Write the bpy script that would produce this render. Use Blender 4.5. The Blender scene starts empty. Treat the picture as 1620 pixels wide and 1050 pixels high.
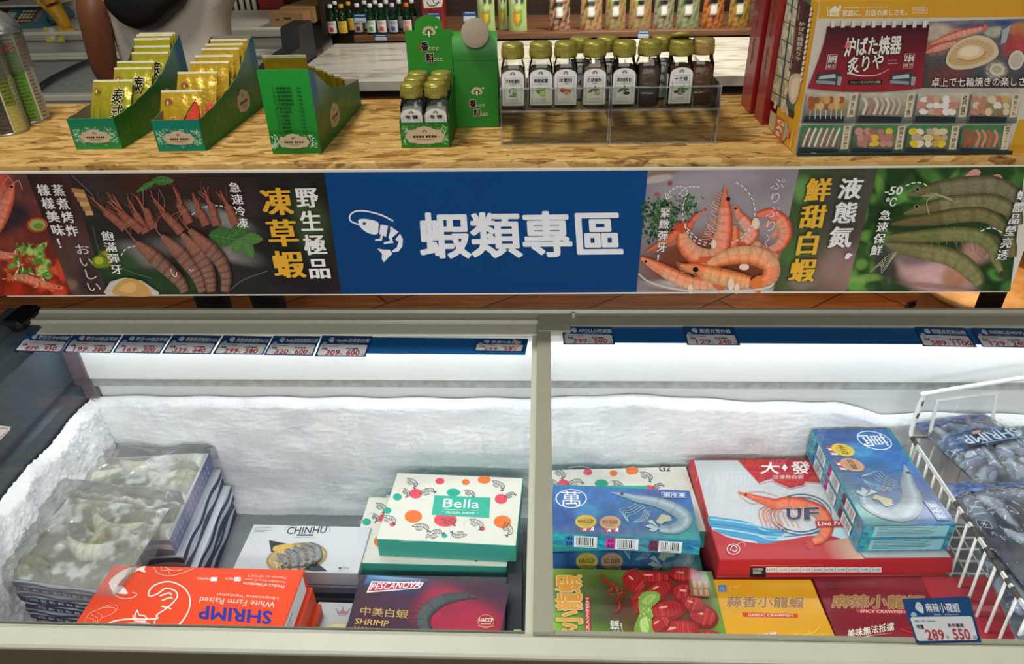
import bpy, math, random
import numpy as np
from mathutils import Vector, Matrix
random.seed(5)
SC = bpy.context.scene
COL = SC.collection
R = math.radians
# ---------------------------------------------------------------- camera
CAM = np.array([0., 0., 1.6])
FPX = 1145.0
ROT = Matrix.Rotation(R(3.0), 3, 'Z') @ Matrix.Rotation(R(90 - 31.4), 3, 'X') @ Matrix.Rotation(R(-1.5), 3, 'Z')
cd = bpy.data.cameras.new('camera')
cam = bpy.data.objects.new('camera', cd)
COL.objects.link(cam)
cd.sensor_width = 36.0
cd.sensor_fit = 'HORIZONTAL'
cd.lens = FPX / 1620 * 36
cd.clip_start = 0.02
cam.matrix_world = Matrix.Translation(Vector(CAM)) @ ROT.to_4x4()
SC.camera = cam
# ---------------------------------------------------------------- exposure, world, lamps
SC.view_settings.view_transform = 'Standard'
SC.view_settings.look = 'None'
SC.view_settings.exposure = 0.0
SC.view_settings.gamma = 1.0
SC.cycles.transparent_max_bounces = 32
wd = bpy.data.worlds.new('shop_ambience')
SC.world = wd
wd.use_nodes = True
wd.node_tree.nodes['Background'].inputs[0].default_value = (1.0, 0.95, 0.88, 1)
wd.node_tree.nodes['Background'].inputs[1].default_value = 0.12


def lamp(name, kind, loc, energy, col=(1, 1, 1), size=0.5, sy=None, target=None, spot=60, blend=0.5):
    l = bpy.data.lights.new(name, kind)
    l.energy = energy
    l.color = col
    if kind == 'AREA':
        l.size = size
        if sy:
            l.shape = 'RECTANGLE'
            l.size_y = sy
    if kind in ('SPOT', 'POINT'):
        l.shadow_soft_size = size
    if kind == 'SPOT':
        l.spot_size = R(spot)
        l.spot_blend = blend
    o = bpy.data.objects.new(name, l)
    COL.objects.link(o)
    o.location = loc
    if target is not None:
        o.rotation_euler = (Vector(target) - Vector(loc)).to_track_quat('-Z', 'Y').to_euler()
    return o


lamp('ceiling_downlight', 'AREA', (-0.85, 1.0, 3.1), 33, (1, 0.95, 0.86), 0.45, target=(-0.05, 1.25, 1.1))
lamp('shopfront_panel_light', 'AREA', (0.2, -2.3, 2.9), 62, (1, 0.97, 0.92), 1.8, target=(0.0, 1.1, 0.95))
lamp('aisle_light', 'AREA', (0.9, 4.1, 3.1), 44, (1, 0.93, 0.84), 1.0, target=(0.5, 4.6, 0.8)).data.spread = R(110)
lamp('aisle_spot', 'SPOT', (1.6, 2.6, 2.9), 260, (1, 0.62, 0.28), 0.15, target=(1.75, 2.5, 0), spot=46)
lamp('freezer_rear_led', 'AREA', (0.15, 1.225, 0.828), 2.9, (0.93, 0.97, 1.0), 2.3, 0.03, target=(0.15, 1.0, 0.4))
lamp('freezer_front_led', 'AREA', (0.15, 0.625, 0.758), 3.7, (0.93, 0.97, 1.0), 2.3, 0.03, target=(0.15, 1.25, 0.60))


# ---------------------------------------------------------------- pixel helpers: where a sight line meets a real plane
def ray(p):
    v = ROT @ Vector(((p[0] - 810) / FPX, -(p[1] - 525) / FPX, -1.0))
    return np.array(v)


def hit(p, O, N):
    d = ray(p)
    return CAM + d * (np.dot(np.asarray(O, float) - CAM, N) / np.dot(d, N))


def UZ(x, y, z):
    return hit((x, y), (0, 0, z), np.array([0, 0, 1.]))


def UY(x, y, Y):
    return hit((x, y), (0, Y, 0), np.array([0, 1., 0]))


# ---------------------------------------------------------------- colours and materials
def lin(c):
    if isinstance(c, str):
        c = c.lstrip('#')
        if len(c) == 3:
            c = ''.join(a * 2 for a in c)
        c = [int(c[i:i + 2], 16) / 255 for i in (0, 2, 4)]
        return tuple(x / 12.92 if x <= 0.04045 else ((x + 0.055) / 1.055) ** 2.4 for x in c)
    return tuple(c)


def newmat(name):
    m = bpy.data.materials.new(name)
    m.use_nodes = True
    nt = m.node_tree
    return m, nt, nt.nodes, nt.links, nt.nodes['Principled BSDF']


def node(nt, kind, **kw):
    n = nt.nodes.new(kind)
    for k, v in kw.items():
        if k in n.inputs:
            n.inputs[k].default_value = v
        else:
            setattr(n, k, v)
    return n


def coords(nt, scale=(1, 1, 1), rot=(0, 0, 0)):
    t = nt.nodes.new('ShaderNodeTexCoord')
    mp = nt.nodes.new('ShaderNodeMapping')
    mp.inputs['Scale'].default_value = scale
    mp.inputs['Rotation'].default_value = rot
    nt.links.new(t.outputs['Object'], mp.inputs[0])
    return mp.outputs[0]


def ramp(nt, fac, stops):
    r = nt.nodes.new('ShaderNodeValToRGB')
    e = r.color_ramp.elements
    while len(e) < len(stops):
        e.new(0.5)
    for a, (p, c) in zip(e, stops):
        a.position = p
        a.color = (*lin(c), 1)
    nt.links.new(fac, r.inputs[0])
    return r.outputs[0]


def bump(nt, bs, h, strength=0.2, dist=0.01):
    b = node(nt, 'ShaderNodeBump', Strength=strength, Distance=dist)
    nt.links.new(h, b.inputs['Height'])
    nt.links.new(b.outputs[0], bs.inputs['Normal'])


def plain(name, col, rough=0.5, metal=0.0, var=0.06, scale=30, bmp=0.0, spec=0.5, coat=0.0):
    """one colour with a little procedural mottling"""
    m, nt, N, L, bs = newmat(name)
    c = lin(col)
    nz = node(nt, 'ShaderNodeTexNoise', Scale=scale, Detail=3.0)
    L.new(coords(nt), nz.inputs['Vector'])
    r = nt.nodes.new('ShaderNodeValToRGB')
    r.color_ramp.elements[0].position = 0.3
    r.color_ramp.elements[1].position = 0.7
    r.color_ramp.elements[0].color = (*[x * (1 - var) for x in c], 1)
    r.color_ramp.elements[1].color = (*[min(1, x * (1 + var)) for x in c], 1)
    L.new(nz.outputs[0], r.inputs[0])
    L.new(r.outputs[0], bs.inputs['Base Color'])
    bs.inputs['Roughness'].default_value = rough
    bs.inputs['Metallic'].default_value = metal
    bs.inputs['Specular IOR Level'].default_value = spec
    bs.inputs['Coat Weight'].default_value = coat
    if bmp:
        bump(nt, bs, nz.outputs[0], bmp, 0.004)
    return m


def printed(name, rough=0.4, coat=0.0, metal=0.0, bmp=0.0, bscale=40, spec=0.4, trans=0.0):
    """ink colours carried by the mesh, with slight procedural unevenness"""
    m, nt, N, L, bs = newmat(name)
    a = node(nt, 'ShaderNodeVertexColor', layer_name='Col')
    nz = node(nt, 'ShaderNodeTexNoise', Scale=bscale, Detail=4.0)
    L.new(coords(nt), nz.inputs['Vector'])
    mx = node(nt, 'ShaderNodeMix', data_type='RGBA', blend_type='MULTIPLY')
    mx.inputs['Factor'].default_value = 0.12
    L.new(a.outputs[0], mx.inputs['A'])
    L.new(nz.outputs['Color'], mx.inputs['B'])
    L.new(mx.outputs['Result'], bs.inputs['Base Color'])
    bs.inputs['Roughness'].default_value = rough
    bs.inputs['Metallic'].default_value = metal
    bs.inputs['Coat Weight'].default_value = coat
    bs.inputs['Coat Roughness'].default_value = 0.08
    bs.inputs['Specular IOR Level'].default_value = spec
    if bmp:
        bump(nt, bs, nz.outputs[0], bmp, 0.006)
    return m


def clear(name, tint=(1, 1, 1), gloss=1.0, rough=0.03, milk=0.0, milkcol=(0.9, 0.93, 0.95), bmp=0.0, bscale=30, ior=1.45):
    """thin clear sheet: transmits, reflects by Fresnel, optionally a little milky"""
    m, nt, N, L, bs = newmat(name)
    N.remove(bs)
    out = N['Material Output']
    tr = node(nt, 'ShaderNodeBsdfTransparent')
    tr.inputs[0].default_value = (*tint, 1)
    gl = node(nt, 'ShaderNodeBsdfGlossy', Roughness=rough)
    df = node(nt, 'ShaderNodeBsdfDiffuse')
    df.inputs[0].default_value = (*milkcol, 1)
    fr = node(nt, 'ShaderNodeFresnel', IOR=ior)
    ml = node(nt, 'ShaderNodeMath', operation='MULTIPLY')
    ml.inputs[1].default_value = gloss
    L.new(fr.outputs[0], ml.inputs[0])
    m1 = node(nt, 'ShaderNodeMixShader')
    nz = node(nt, 'ShaderNodeTexNoise', Scale=bscale, Detail=5.0)
    L.new(coords(nt), nz.inputs['Vector'])
    if milk:
        mm = node(nt, 'ShaderNodeMapRange')
        mm.inputs['From Min'].default_value = 0.35
        mm.inputs['From Max'].default_value = 0.75
        mm.inputs['To Min'].default_value = milk * 0.3
        mm.inputs['To Max'].default_value = min(1, milk * 1.9)
        L.new(nz.outputs[0], mm.inputs[0])
        L.new(mm.outputs[0], m1.inputs[0])
    else:
        m1.inputs[0].default_value = 0
    L.new(tr.outputs[0], m1.inputs[1])
    L.new(df.outputs[0], m1.inputs[2])
    m2 = node(nt, 'ShaderNodeMixShader')
    L.new(ml.outputs[0], m2.inputs[0])
    L.new(m1.outputs[0], m2.inputs[1])
    L.new(gl.outputs[0], m2.inputs[2])
    L.new(m2.outputs[0], out.inputs[0])
    if bmp:
        b = node(nt, 'ShaderNodeBump', Strength=bmp, Distance=0.01)
        L.new(nz.outputs[0], b.inputs['Height'])
        L.new(b.outputs[0], gl.inputs['Normal'])
        L.new(b.outputs[0], fr.inputs['Normal'])
    return m


M = {}
M['print'] = printed('printed_card', 0.45, 0.04, spec=0.3)
M['gloss'] = printed('laminated_print', 0.25, 0.35)
M['foil'] = printed('printed_foil_pouch', 0.28, 0.3, 0.25, 0.35, 60)
M['banner'] = printed('satin_vinyl_print', 0.6, 0.0, spec=0.08)
M['flesh'] = printed('frozen_shrimp_flesh', 0.4, 0.3, 0, 0.5, 90)
M['skin'] = printed('skin_and_cloth', 0.6, 0.0, 0, 0.15, 120)
M['glass'] = clear('sliding_lid_glass', (0.985, 0.995, 0.99), 0.14, 0.02)
M['acrylic'] = clear('clear_acrylic', (0.9, 0.91, 0.88), 0.7, 0.02)
M['edge'] = clear('acrylic_cut_edge', (0.86, 0.87, 0.83), 1.0, 0.1, 0.16)
M['jar'] = clear('clear_jar_glass', (0.95, 0.96, 0.94), 1.0, 0.03)
M['film'] = clear('clear_plastic_film', (0.985, 0.99, 0.995), 0.8, 0.08, 0.09, (0.97, 0.98, 0.99), 0.12, 9, 1.45)
M['film2'] = clear('frosty_plastic_film', (0.98, 0.985, 0.99), 0.75, 0.1, 0.13, (0.95, 0.97, 0.98), 0.12, 10, 1.45)
M['bottle'] = clear('green_bottle_glass', (0.1, 0.5, 0.2), 1.0, 0.04, 0.1, (0.01, 0.16, 0.04))
M['alu'] = plain('brushed_aluminium', 'd0d2c2', 0.4, 0.25, 0.05, 60)
M['rail'] = plain('cream_plastic_rail', 'd6d9c8', 0.45, 0, 0.03, 20)
M['rail2'] = plain('greige_plastic_mullion', 'a9a997', 0.45, 0, 0.03, 20)
M['olive'] = plain('olive_grey_fascia', '5f5d48', 0.5, 0, 0.05, 20)
M['slate'] = plain('slate_grey_plastic', '37434c', 0.42, 0, 0.06, 18)
M['plum'] = plain('plum_reflection_tone', '6a5f68', 0.4, 0, 0.18, 14)
M['black'] = plain('black_plastic', '0b0b0c', 0.45, 0, 0.1, 30)
M['dark'] = plain('charcoal_plastic', '2c2d2f', 0.5, 0, 0.08, 30)
M['white'] = plain('white_liner_plastic', 'dfe3e2', 0.5, 0, 0.025, 9)
M['offw'] = plain('off_white_paint', 'd8d4c6', 0.55, 0, 0.04, 12)
M['wire'] = plain('white_coated_wire', 'eeeeea', 0.4, 0, 0.05, 40)
M['shadeg'] = plain('shade_grey_floor', '767d82', 0.5, 0, 0.1, 20)
M['greyw'] = plain('mottled_grey_strip', 'a9adaa', 0.6, 0, 0.2, 60)  # mid grey with random mottling
M['cardi'] = plain('bare_grey_card', '8f8370', 0.75, 0, 0.06, 50)
M['brown'] = plain('brown_cardboard', 'a07a4c', 0.75, 0, 0.08, 40)
M['cap'] = plain('olive_gold_cap', '9c9240', 0.38, 0.35, 0.08, 40)
M['capt'] = plain('tan_gold_cap', 'a58a4e', 0.42, 0.3, 0.08, 40)
M['red'] = plain('red_lacquered_card', '8e1a1a', 0.35, 0, 0.18, 10, coat=0.3)
M['teal'] = plain('teal_grey_housing', '3f7078', 0.5, 0, 0.08, 30)
M['rubber'] = plain('yellow_rubber', 'd29a1c', 0.5, 0, 0.1, 30)
M['can'] = plain('bare_tin', 'b9b9b4', 0.28, 0.9, 0.04, 40)


def m_osb():
    m, nt, N, L, bs = newmat('oriented_strand_board')
    outs = []
    for rot, sc, off in ((9, (17, 62, 62), 0), (-34, (20, 66, 66), 3), (62, (24, 70, 70), 7)):
        t = nt.nodes.new('ShaderNodeTexCoord')
        wv = node(nt, 'ShaderNodeTexNoise', Scale=7.0, Detail=2.0)
        L.new(t.outputs['Object'], wv.inputs['Vector'])
        ad = node(nt, 'ShaderNodeMix', data_type='VECTOR')
        ad.inputs['Factor'].default_value = 0.02
        L.new(t.outputs['Object'], ad.inputs[4])
        L.new(wv.outputs['Color'], ad.inputs[5])
        mp = nt.nodes.new('ShaderNodeMapping')
        mp.inputs['Rotation'].default_value = (0, 0, R(rot))
        mp.inputs['Scale'].default_value = sc
        mp.inputs['Location'].default_value = (off, off, 0)
        L.new(ad.outputs[1], mp.inputs[0])
        v = node(nt, 'ShaderNodeTexVoronoi', Scale=1.0, Randomness=1.0)
        L.new(mp.outputs[0], v.inputs['Vector'])
        fib = node(nt, 'ShaderNodeTexNoise', Scale=3.0, Detail=6.0)
        mp2 = nt.nodes.new('ShaderNodeMapping')
        mp2.inputs['Scale'].default_value = (0.35, 2.2, 1)
        L.new(mp.outputs[0], mp2.inputs[0])
        L.new(mp2.outputs[0], fib.inputs['Vector'])
        sep = nt.nodes.new('ShaderNodeSeparateColor')
        L.new(v.outputs['Color'], sep.inputs[0])
        mix = node(nt, 'ShaderNodeMath', operation='MULTIPLY_ADD')
        mix.inputs[1].default_value = 0.55
        L.new(sep.outputs[0], mix.inputs[0])
        h = node(nt, 'ShaderNodeMath', operation='MULTIPLY')
        h.inputs[1].default_value = 0.5
        L.new(fib.outputs[0], h.inputs[0])
        L.new(h.outputs[0], mix.inputs[2])
        outs.append((mix.outputs[0], sep.outputs[1]))
    a = node(nt, 'ShaderNodeMath', operation='GREATER_THAN')
    a.inputs[1].default_value = 0.52
    L.new(outs[0][1], a.inputs[0])
    m1 = node(nt, 'ShaderNodeMix', data_type='FLOAT')
    L.new(a.outputs[0], m1.inputs[0]); L.new(outs[0][0], m1.inputs[2]); L.new(outs[1][0], m1.inputs[3])
    b = node(nt, 'ShaderNodeMath', operation='GREATER_THAN')
    b.inputs[1].default_value = 0.72
    L.new(outs[2][1], b.inputs[0])
    m2 = node(nt, 'ShaderNodeMix', data_type='FLOAT')
    L.new(b.outputs[0], m2.inputs[0]); L.new(m1.outputs[0], m2.inputs[2]); L.new(outs[2][0], m2.inputs[3])
    c = ramp(nt, m2.outputs[0], ((0.16, '4a3014'), (0.27, '94692c'), (0.45, 'bd934e'), (0.68, 'cfa862'), (0.9, 'dcbd80')))
    fk = node(nt, 'ShaderNodeTexNoise', Scale=1.0, Detail=3.0, Distortion=0.8)
    L.new(coords(nt, (30, 110, 110), (0, 0, R(6))), fk.inputs['Vector'])
    fr = ramp(nt, fk.outputs[0], ((0.30, '86622e'), (0.40, 'ffffff')))
    mz = node(nt, 'ShaderNodeMix', data_type='RGBA', blend_type='MULTIPLY')
    mz.inputs['Factor'].default_value = 0.9
    L.new(c, mz.inputs['A']); L.new(fr, mz.inputs['B'])
    L.new(mz.outputs['Result'], bs.inputs['Base Color'])
    bs.inputs['Roughness'].default_value = 0.55
    bump(nt, bs, m2.outputs[0], 0.25, 0.003)
    return m


def m_marble():
    m, nt, N, L, bs = newmat('white_veined_marble')
    w = node(nt, 'ShaderNodeTexNoise', Scale=1.3, Detail=4.0, Distortion=1.0)
    L.new(coords(nt, (1.2, 5.5, 1), (0, 0, R(14))), w.inputs['Vector'])
    c = ramp(nt, w.outputs[0], ((0.0, 'dedacd'), (0.5, 'd8d4c6'), (0.57, 'a9a597'), (0.61, 'd4d0c2'), (1.0, 'dcd8ca')))
    L.new(c, bs.inputs['Base Color'])
    bs.inputs['Roughness'].default_value = 0.25
    return m


def m_wood(name, c0, c1, c2, sc=(1.5, 30, 30), rough=0.5, planks=0.0):
    m, nt, N, L, bs = newmat(name)
    w = node(nt, 'ShaderNodeTexNoise', Scale=2.0, Detail=6.0, Distortion=0.6)
    L.new(coords(nt, sc), w.inputs['Vector'])
    c = ramp(nt, w.outputs[0], ((0.25, c0), (0.5, c1), (0.75, c2)))
    if planks:
        br = node(nt, 'ShaderNodeTexBrick', Scale=1.0)
        br.inputs['Color1'].default_value = (1, 1, 1, 1)
        br.inputs['Color2'].default_value = (0.72, 0.68, 0.62, 1)
        br.inputs['Mortar'].default_value = (0.08, 0.05, 0.03, 1)
        br.inputs['Mortar Size'].default_value = 0.004
        br.inputs['Brick Width'].default_value = 1.2
        br.inputs['Row Height'].default_value = planks
        L.new(coords(nt, (1, 1, 1), (0, 0, R(-38))), br.inputs['Vector'])
        mx = node(nt, 'ShaderNodeMix', data_type='RGBA', blend_type='MULTIPLY')
        mx.inputs['Factor'].default_value = 1
        L.new(c, mx.inputs['A']); L.new(br.outputs[0], mx.inputs['B'])
        c = mx.outputs['Result']
    L.new(c, bs.inputs['Base Color'])
    bs.inputs['Roughness'].default_value = rough
    bump(nt, bs, w.outputs[0], 0.08, 0.002)
    return m


def m_frost():
    m, nt, N, L, bs = newmat('packed_frost')
    n1 = node(nt, 'ShaderNodeTexNoise', Scale=170.0, Detail=5.0)
    L.new(coords(nt), n1.inputs['Vector'])
    n2 = node(nt, 'ShaderNodeTexNoise', Scale=14.0, Detail=5.0)
    L.new(coords(nt), n2.inputs['Vector'])
    ad = node(nt, 'ShaderNodeMath', operation='MULTIPLY_ADD')
    ad.inputs[1].default_value = 0.4
    L.new(n1.outputs[0], ad.inputs[0]); L.new(n2.outputs[0], ad.inputs[2])
    c = ramp(nt, ad.outputs[0], ((0.4, 'd9dee4'), (0.7, 'f2f5f8')))
    L.new(c, bs.inputs['Base Color'])
    bs.inputs['Roughness'].default_value = 0.75
    bump(nt, bs, ad.outputs[0], 0.55, 0.006)
    return m


M['osb'] = m_osb()
M['marble'] = m_marble()
M['wood'] = m_wood('brown_shelf_wood', '4a2f1b', '6b4529', '7d5433')
M['woodd'] = m_wood('dark_walnut_panel', '1c120b', '2a1a0f', '3a2415')
M['woodl'] = m_wood('pale_birch_wood', 'b98546', 'd0a063', 'dcb37c', (8, 8, 1.5))
M['floor'] = m_wood('orange_brown_floor_planks', '5a3010', '74431a', '8a5624', (2, 20, 20), 0.45, 0.3)
M['frost'] = m_frost()


def emissive(name, col, s):
    m, nt, N, L, bs = newmat(name)
    bs.inputs['Base Color'].default_value = (*lin(col), 1)
    bs.inputs['Emission Color'].default_value = (*lin(col), 1)
    bs.inputs['Emission Strength'].default_value = s
    return m


# ---------------------------------------------------------------- mesh builder
A_ = np.array


class G:
    def __init__(s):
        s.V, s.F, s.K, s.M, s.S = [], [], [], [], []

    def add(s, vs, fs, col=None, m=0, smooth=False):
        o = len(s.V)
        s.V += [tuple(float(c) for c in v) for v in vs]
        per = None
        if col is None:
            c1 = (1., 1., 1.)
        elif isinstance(col, str):
            c1 = lin(col)
        elif len(col) == 3 and not hasattr(col[0], '__len__'):
            c1 = tuple(col)
        else:
            per = col
        for f in fs:
            s.F.append([o + j for j in f])
            s.K.append([per[j] for j in f] if per is not None else [c1] * len(f))
            s.M.append(m)
            s.S.append(smooth)

    def build(s, name, mats, parent=None, origin=None):
        me = bpy.data.meshes.new(name)
        off = A_(parent.location) if parent is not None else (A_(origin) if origin is not None else np.zeros(3))
        if parent is not None and parent.parent is not None:
            off = off + A_(parent.parent.location)
        V = np.array(s.V, float) - off
        me.from_pydata(V.tolist(), [], s.F)
        if not isinstance(mats, (list, tuple)):
            mats = [mats]
        for m in mats:
            me.materials.append(M[m] if isinstance(m, str) else m)
        me.polygons.foreach_set('material_index', s.M)
        me.polygons.foreach_set('use_smooth', s.S)
        at = me.color_attributes.new('Col', 'FLOAT_COLOR', 'CORNER')
        flat = np.ones((sum(len(f) for f in s.F), 4), np.float32)
        flat[:, :3] = [c for k in s.K for c in k]
        at.data.foreach_set('color', flat.ravel())
        me.update()
        o = bpy.data.objects.new(name, me)
        COL.objects.link(o)
        if parent is not None:
            o.parent = parent
        elif origin is not None:
            o.location = origin
        return o

    # --- shapes (world coordinates); T is an optional 4x4 matrix
    def box(s, lo, hi, r=0.0, col=None, m=0, T=None):
        lo = A_(lo, float); hi = A_(hi, float)
        c = (lo + hi) / 2; h = (hi - lo) / 2
        r = min(r, *(h * 0.98))
        vs, fs = [], []
        if r <= 0:
            for x in (-1, 1):
                for y in (-1, 1):
                    for z in (-1, 1):
                        vs.append(c + h * A_((x, y, z)))
            fs = [(0, 1, 3, 2), (4, 6, 7, 5), (0, 4, 5, 1), (2, 3, 7, 6), (0, 2, 6, 4), (1, 5, 7, 3)]
        else:
            idx = {}
            for x in (-1, 1):
                for y in (-1, 1):
                    for z in (-1, 1):
                        for ax in range(3):
                            p = A_((x, y, z), float) * (h - r)
                            p[ax] = (x, y, z)[ax] * h[ax]
                            idx[(x, y, z, ax)] = len(vs)
                            vs.append(c + p)
            q = [(-1, -1), (1, -1), (1, 1), (-1, 1)]
            for ax in range(3):
                for sg in (-1, 1):
                    f = []
                    for a, b in q:
                        k = [0, 0, 0]
                        k[ax] = sg; k[(ax + 1) % 3] = a; k[(ax + 2) % 3] = b
                        f.append(idx[(*k, ax)])
                    fs.append(f if sg > 0 else f[::-1])
            for ax in range(3):
                b1, b2 = (ax + 1) % 3, (ax + 2) % 3
                for s1 in (-1, 1):
                    for s2 in (-1, 1):
                        def g(a, face):
                            k = [0, 0, 0]
                            k[ax] = a; k[b1] = s1; k[b2] = s2
                            return idx[(*k, face)]
                        f = [g(-1, b1), g(1, b1), g(1, b2), g(-1, b2)]
                        fs.append(f if s1 * s2 < 0 else f[::-1])
            for x in (-1, 1):
                for y in (-1, 1):
                    for z in (-1, 1):
                        f = [idx[(x, y, z, k)] for k in range(3)]
                        fs.append(f if x * y * z > 0 else f[::-1])
        if T is not None:
            vs = [T @ Vector(v) for v in vs]
        s.add(vs, fs, col, m)

    def lathe(s, prof, n=24, at=(0, 0, 0), col=None, m=0, T=None, cols=None, smooth=True, squash=(1, 1), power=2.0, cap=True):
        vs, fs, pc = [], [], []
        for i, (r, z) in enumerate(prof):
            for k in range(n):
                a = 2 * math.pi * (k + 0.5) / n
                cx, sx = math.cos(a), math.sin(a)
                if power != 2.0:
                    q = (abs(cx) ** power + abs(sx) ** power) ** (-1 / power)
                    cx *= q; sx *= q
                vs.append((r * cx * squash[0], r * sx * squash[1], z))
                if cols:
                    pc.append(lin(cols[i]))
        for i in range(len(prof) - 1):
            for k in range(n):
                k2 = (k + 1) % n
                fs.append((i * n + k, i * n + k2, (i + 1) * n + k2, (i + 1) * n + k))
        if cap:
            fs.append(tuple(range(n))[::-1])
            fs.append(tuple((len(prof) - 1) * n + k for k in range(n)))
        if T is not None:
            vs = [T @ Vector(v) for v in vs]
        vs = [A_(v) + A_(at) for v in vs]
        s.add(vs, fs, pc if cols else col, m, smooth)

    def tube(s, pts, r, n=8, col=None, m=0, closed=False, cols=None, flat=1.0, cap=True):
        P = [A_(p, float) for p in pts]
        k = len(P)
        rr = r if hasattr(r, '__len__') else [r] * k
        vs, fs, pc = [], [], []
        prev = None
        for i in range(k):
            a = P[(i - 1) % k] if (closed or i > 0) else P[i]
            b = P[(i + 1) % k] if (closed or i < k - 1) else P[i]
            t = b - a
            t = t / (np.linalg.norm(t) + 1e-12)
            if prev is None:
                u = np.cross(t, (0, 0, 1.))
                if np.linalg.norm(u) < 1e-3:
                    u = np.cross(t, (0, 1., 0))
            else:
                u = prev - t * np.dot(prev, t)
            u = u / (np.linalg.norm(u) + 1e-12)
            prev = u
            w = np.cross(t, u)
            for j in range(n):
                an = 2 * math.pi * j / n
                vs.append(P[i] + (u * math.cos(an) + w * math.sin(an) * flat) * rr[i])
                if cols:
                    pc.append(lin(cols[i]) if isinstance(cols[i], str) else cols[i])
        for i in range(k if closed else k - 1):
            i2 = (i + 1) % k
            for j in range(n):
                j2 = (j + 1) % n
                fs.append((i * n + j, i * n + j2, i2 * n + j2, i2 * n + j))
        if not closed and cap:
            fs.append(tuple(range(n))[::-1])
            fs.append(tuple((k - 1) * n + j for j in range(n)))
        s.add(vs, fs, pc if cols else col, m, True)

    def grid(s, P, col=None, m=0, smooth=True, wrap=False):
        P = np.asarray(P, float)
        ny, nx = P.shape[:2]
        fs = []
        for j in range(ny - 1):
            for i in range(nx if wrap else nx - 1):
                i2 = (i + 1) % nx
                fs.append((j * nx + i, j * nx + i2, (j + 1) * nx + i2, (j + 1) * nx + i))
        if col is not None and not isinstance(col, str):
            col = np.asarray(col, float)
            col = [tuple(c) for c in col.reshape(-1, 3)] if col.ndim == 3 else tuple(col)
        s.add(P.reshape(-1, 3), fs, col, m, smooth)

    def prism(s, poly, d, col=None, m=0, smooth=False):
        """poly: 3D outline; d: thickness vector (away from the outline's front)"""
        P = [A_(p, float) for p in poly]
        n = len(P)
        vs = P + [p + A_(d, float) for p in P]
        fs = [tuple(range(n)), tuple(range(2 * n - 1, n - 1, -1))]
        fs += [(i, n + i, n + (i + 1) % n, (i + 1) % n) for i in range(n)]
        s.add(vs, fs, col, m, smooth)


def cr(pts, n=8, closed=False):
    """Catmull-Rom through the points"""
    P = [A_(p, float) for p in pts]
    k = len(P)
    out = []
    for i in range(k if closed else k - 1):
        p0 = P[(i - 1) % k] if (closed or i > 0) else 2 * P[0] - P[1]
        p1 = P[i]
        p2 = P[(i + 1) % k]
        p3 = P[(i + 2) % k] if (closed or i < k - 2) else 2 * P[-1] - P[-2]
        for j in range(n):
            t = j / n
            out.append(0.5 * ((2 * p1) + (p2 - p0) * t + (2 * p0 - 5 * p1 + 4 * p2 - p3) * t * t + (3 * p1 - p0 - 3 * p2 + p3) * t ** 3))
    if not closed:
        out.append(P[-1])
    return out


def tag(o, label=None, cat=None, group=None, kind=None):
    if label:
        o['label'] = label
    if cat:
        o['category'] = cat
    if group:
        o['group'] = group
    if kind:
        o['kind'] = kind
    return o


def thing(name, loc, label, cat, group=None):
    o = bpy.data.objects.new(name, None)
    o.empty_display_size = 0.05
    COL.objects.link(o)
    o.location = loc
    return tag(o, label, cat, group)


def dup(o, loc=None, rz=None, parent=None):
    c = o.copy()
    COL.objects.link(c)
    if parent is not None:
        c.parent = parent
    for ch in list(o.children):
        dup(ch, parent=c)
    if loc is not None:
        c.location = loc
    if rz is not None:
        c.rotation_euler = (0, 0, rz)
    return c


# ---------------------------------------------------------------- printing on a flat face
_fc = {}


def glyphs(t):
    k = t
    if k not in _fc:
        cu = bpy.data.curves.new('lettering', 'FONT')
        cu.body = t
        cu.size = 1.0
        cu.resolution_u = 2
        o = bpy.data.objects.new('lettering', cu)
        COL.objects.link(o)
        dg = bpy.context.evaluated_depsgraph_get()
        ev = o.evaluated_get(dg)
        me = ev.to_mesh()
        v = np.array([(p.co.x, p.co.y) for p in me.vertices])
        f = [tuple(p.vertices) for p in me.polygons]
        ev.to_mesh_clear()
        bpy.data.objects.remove(o)
        bpy.data.curves.remove(cu)
        _fc[k] = (v if len(v) else np.zeros((0, 2)), f)
    return _fc[k]


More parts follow.
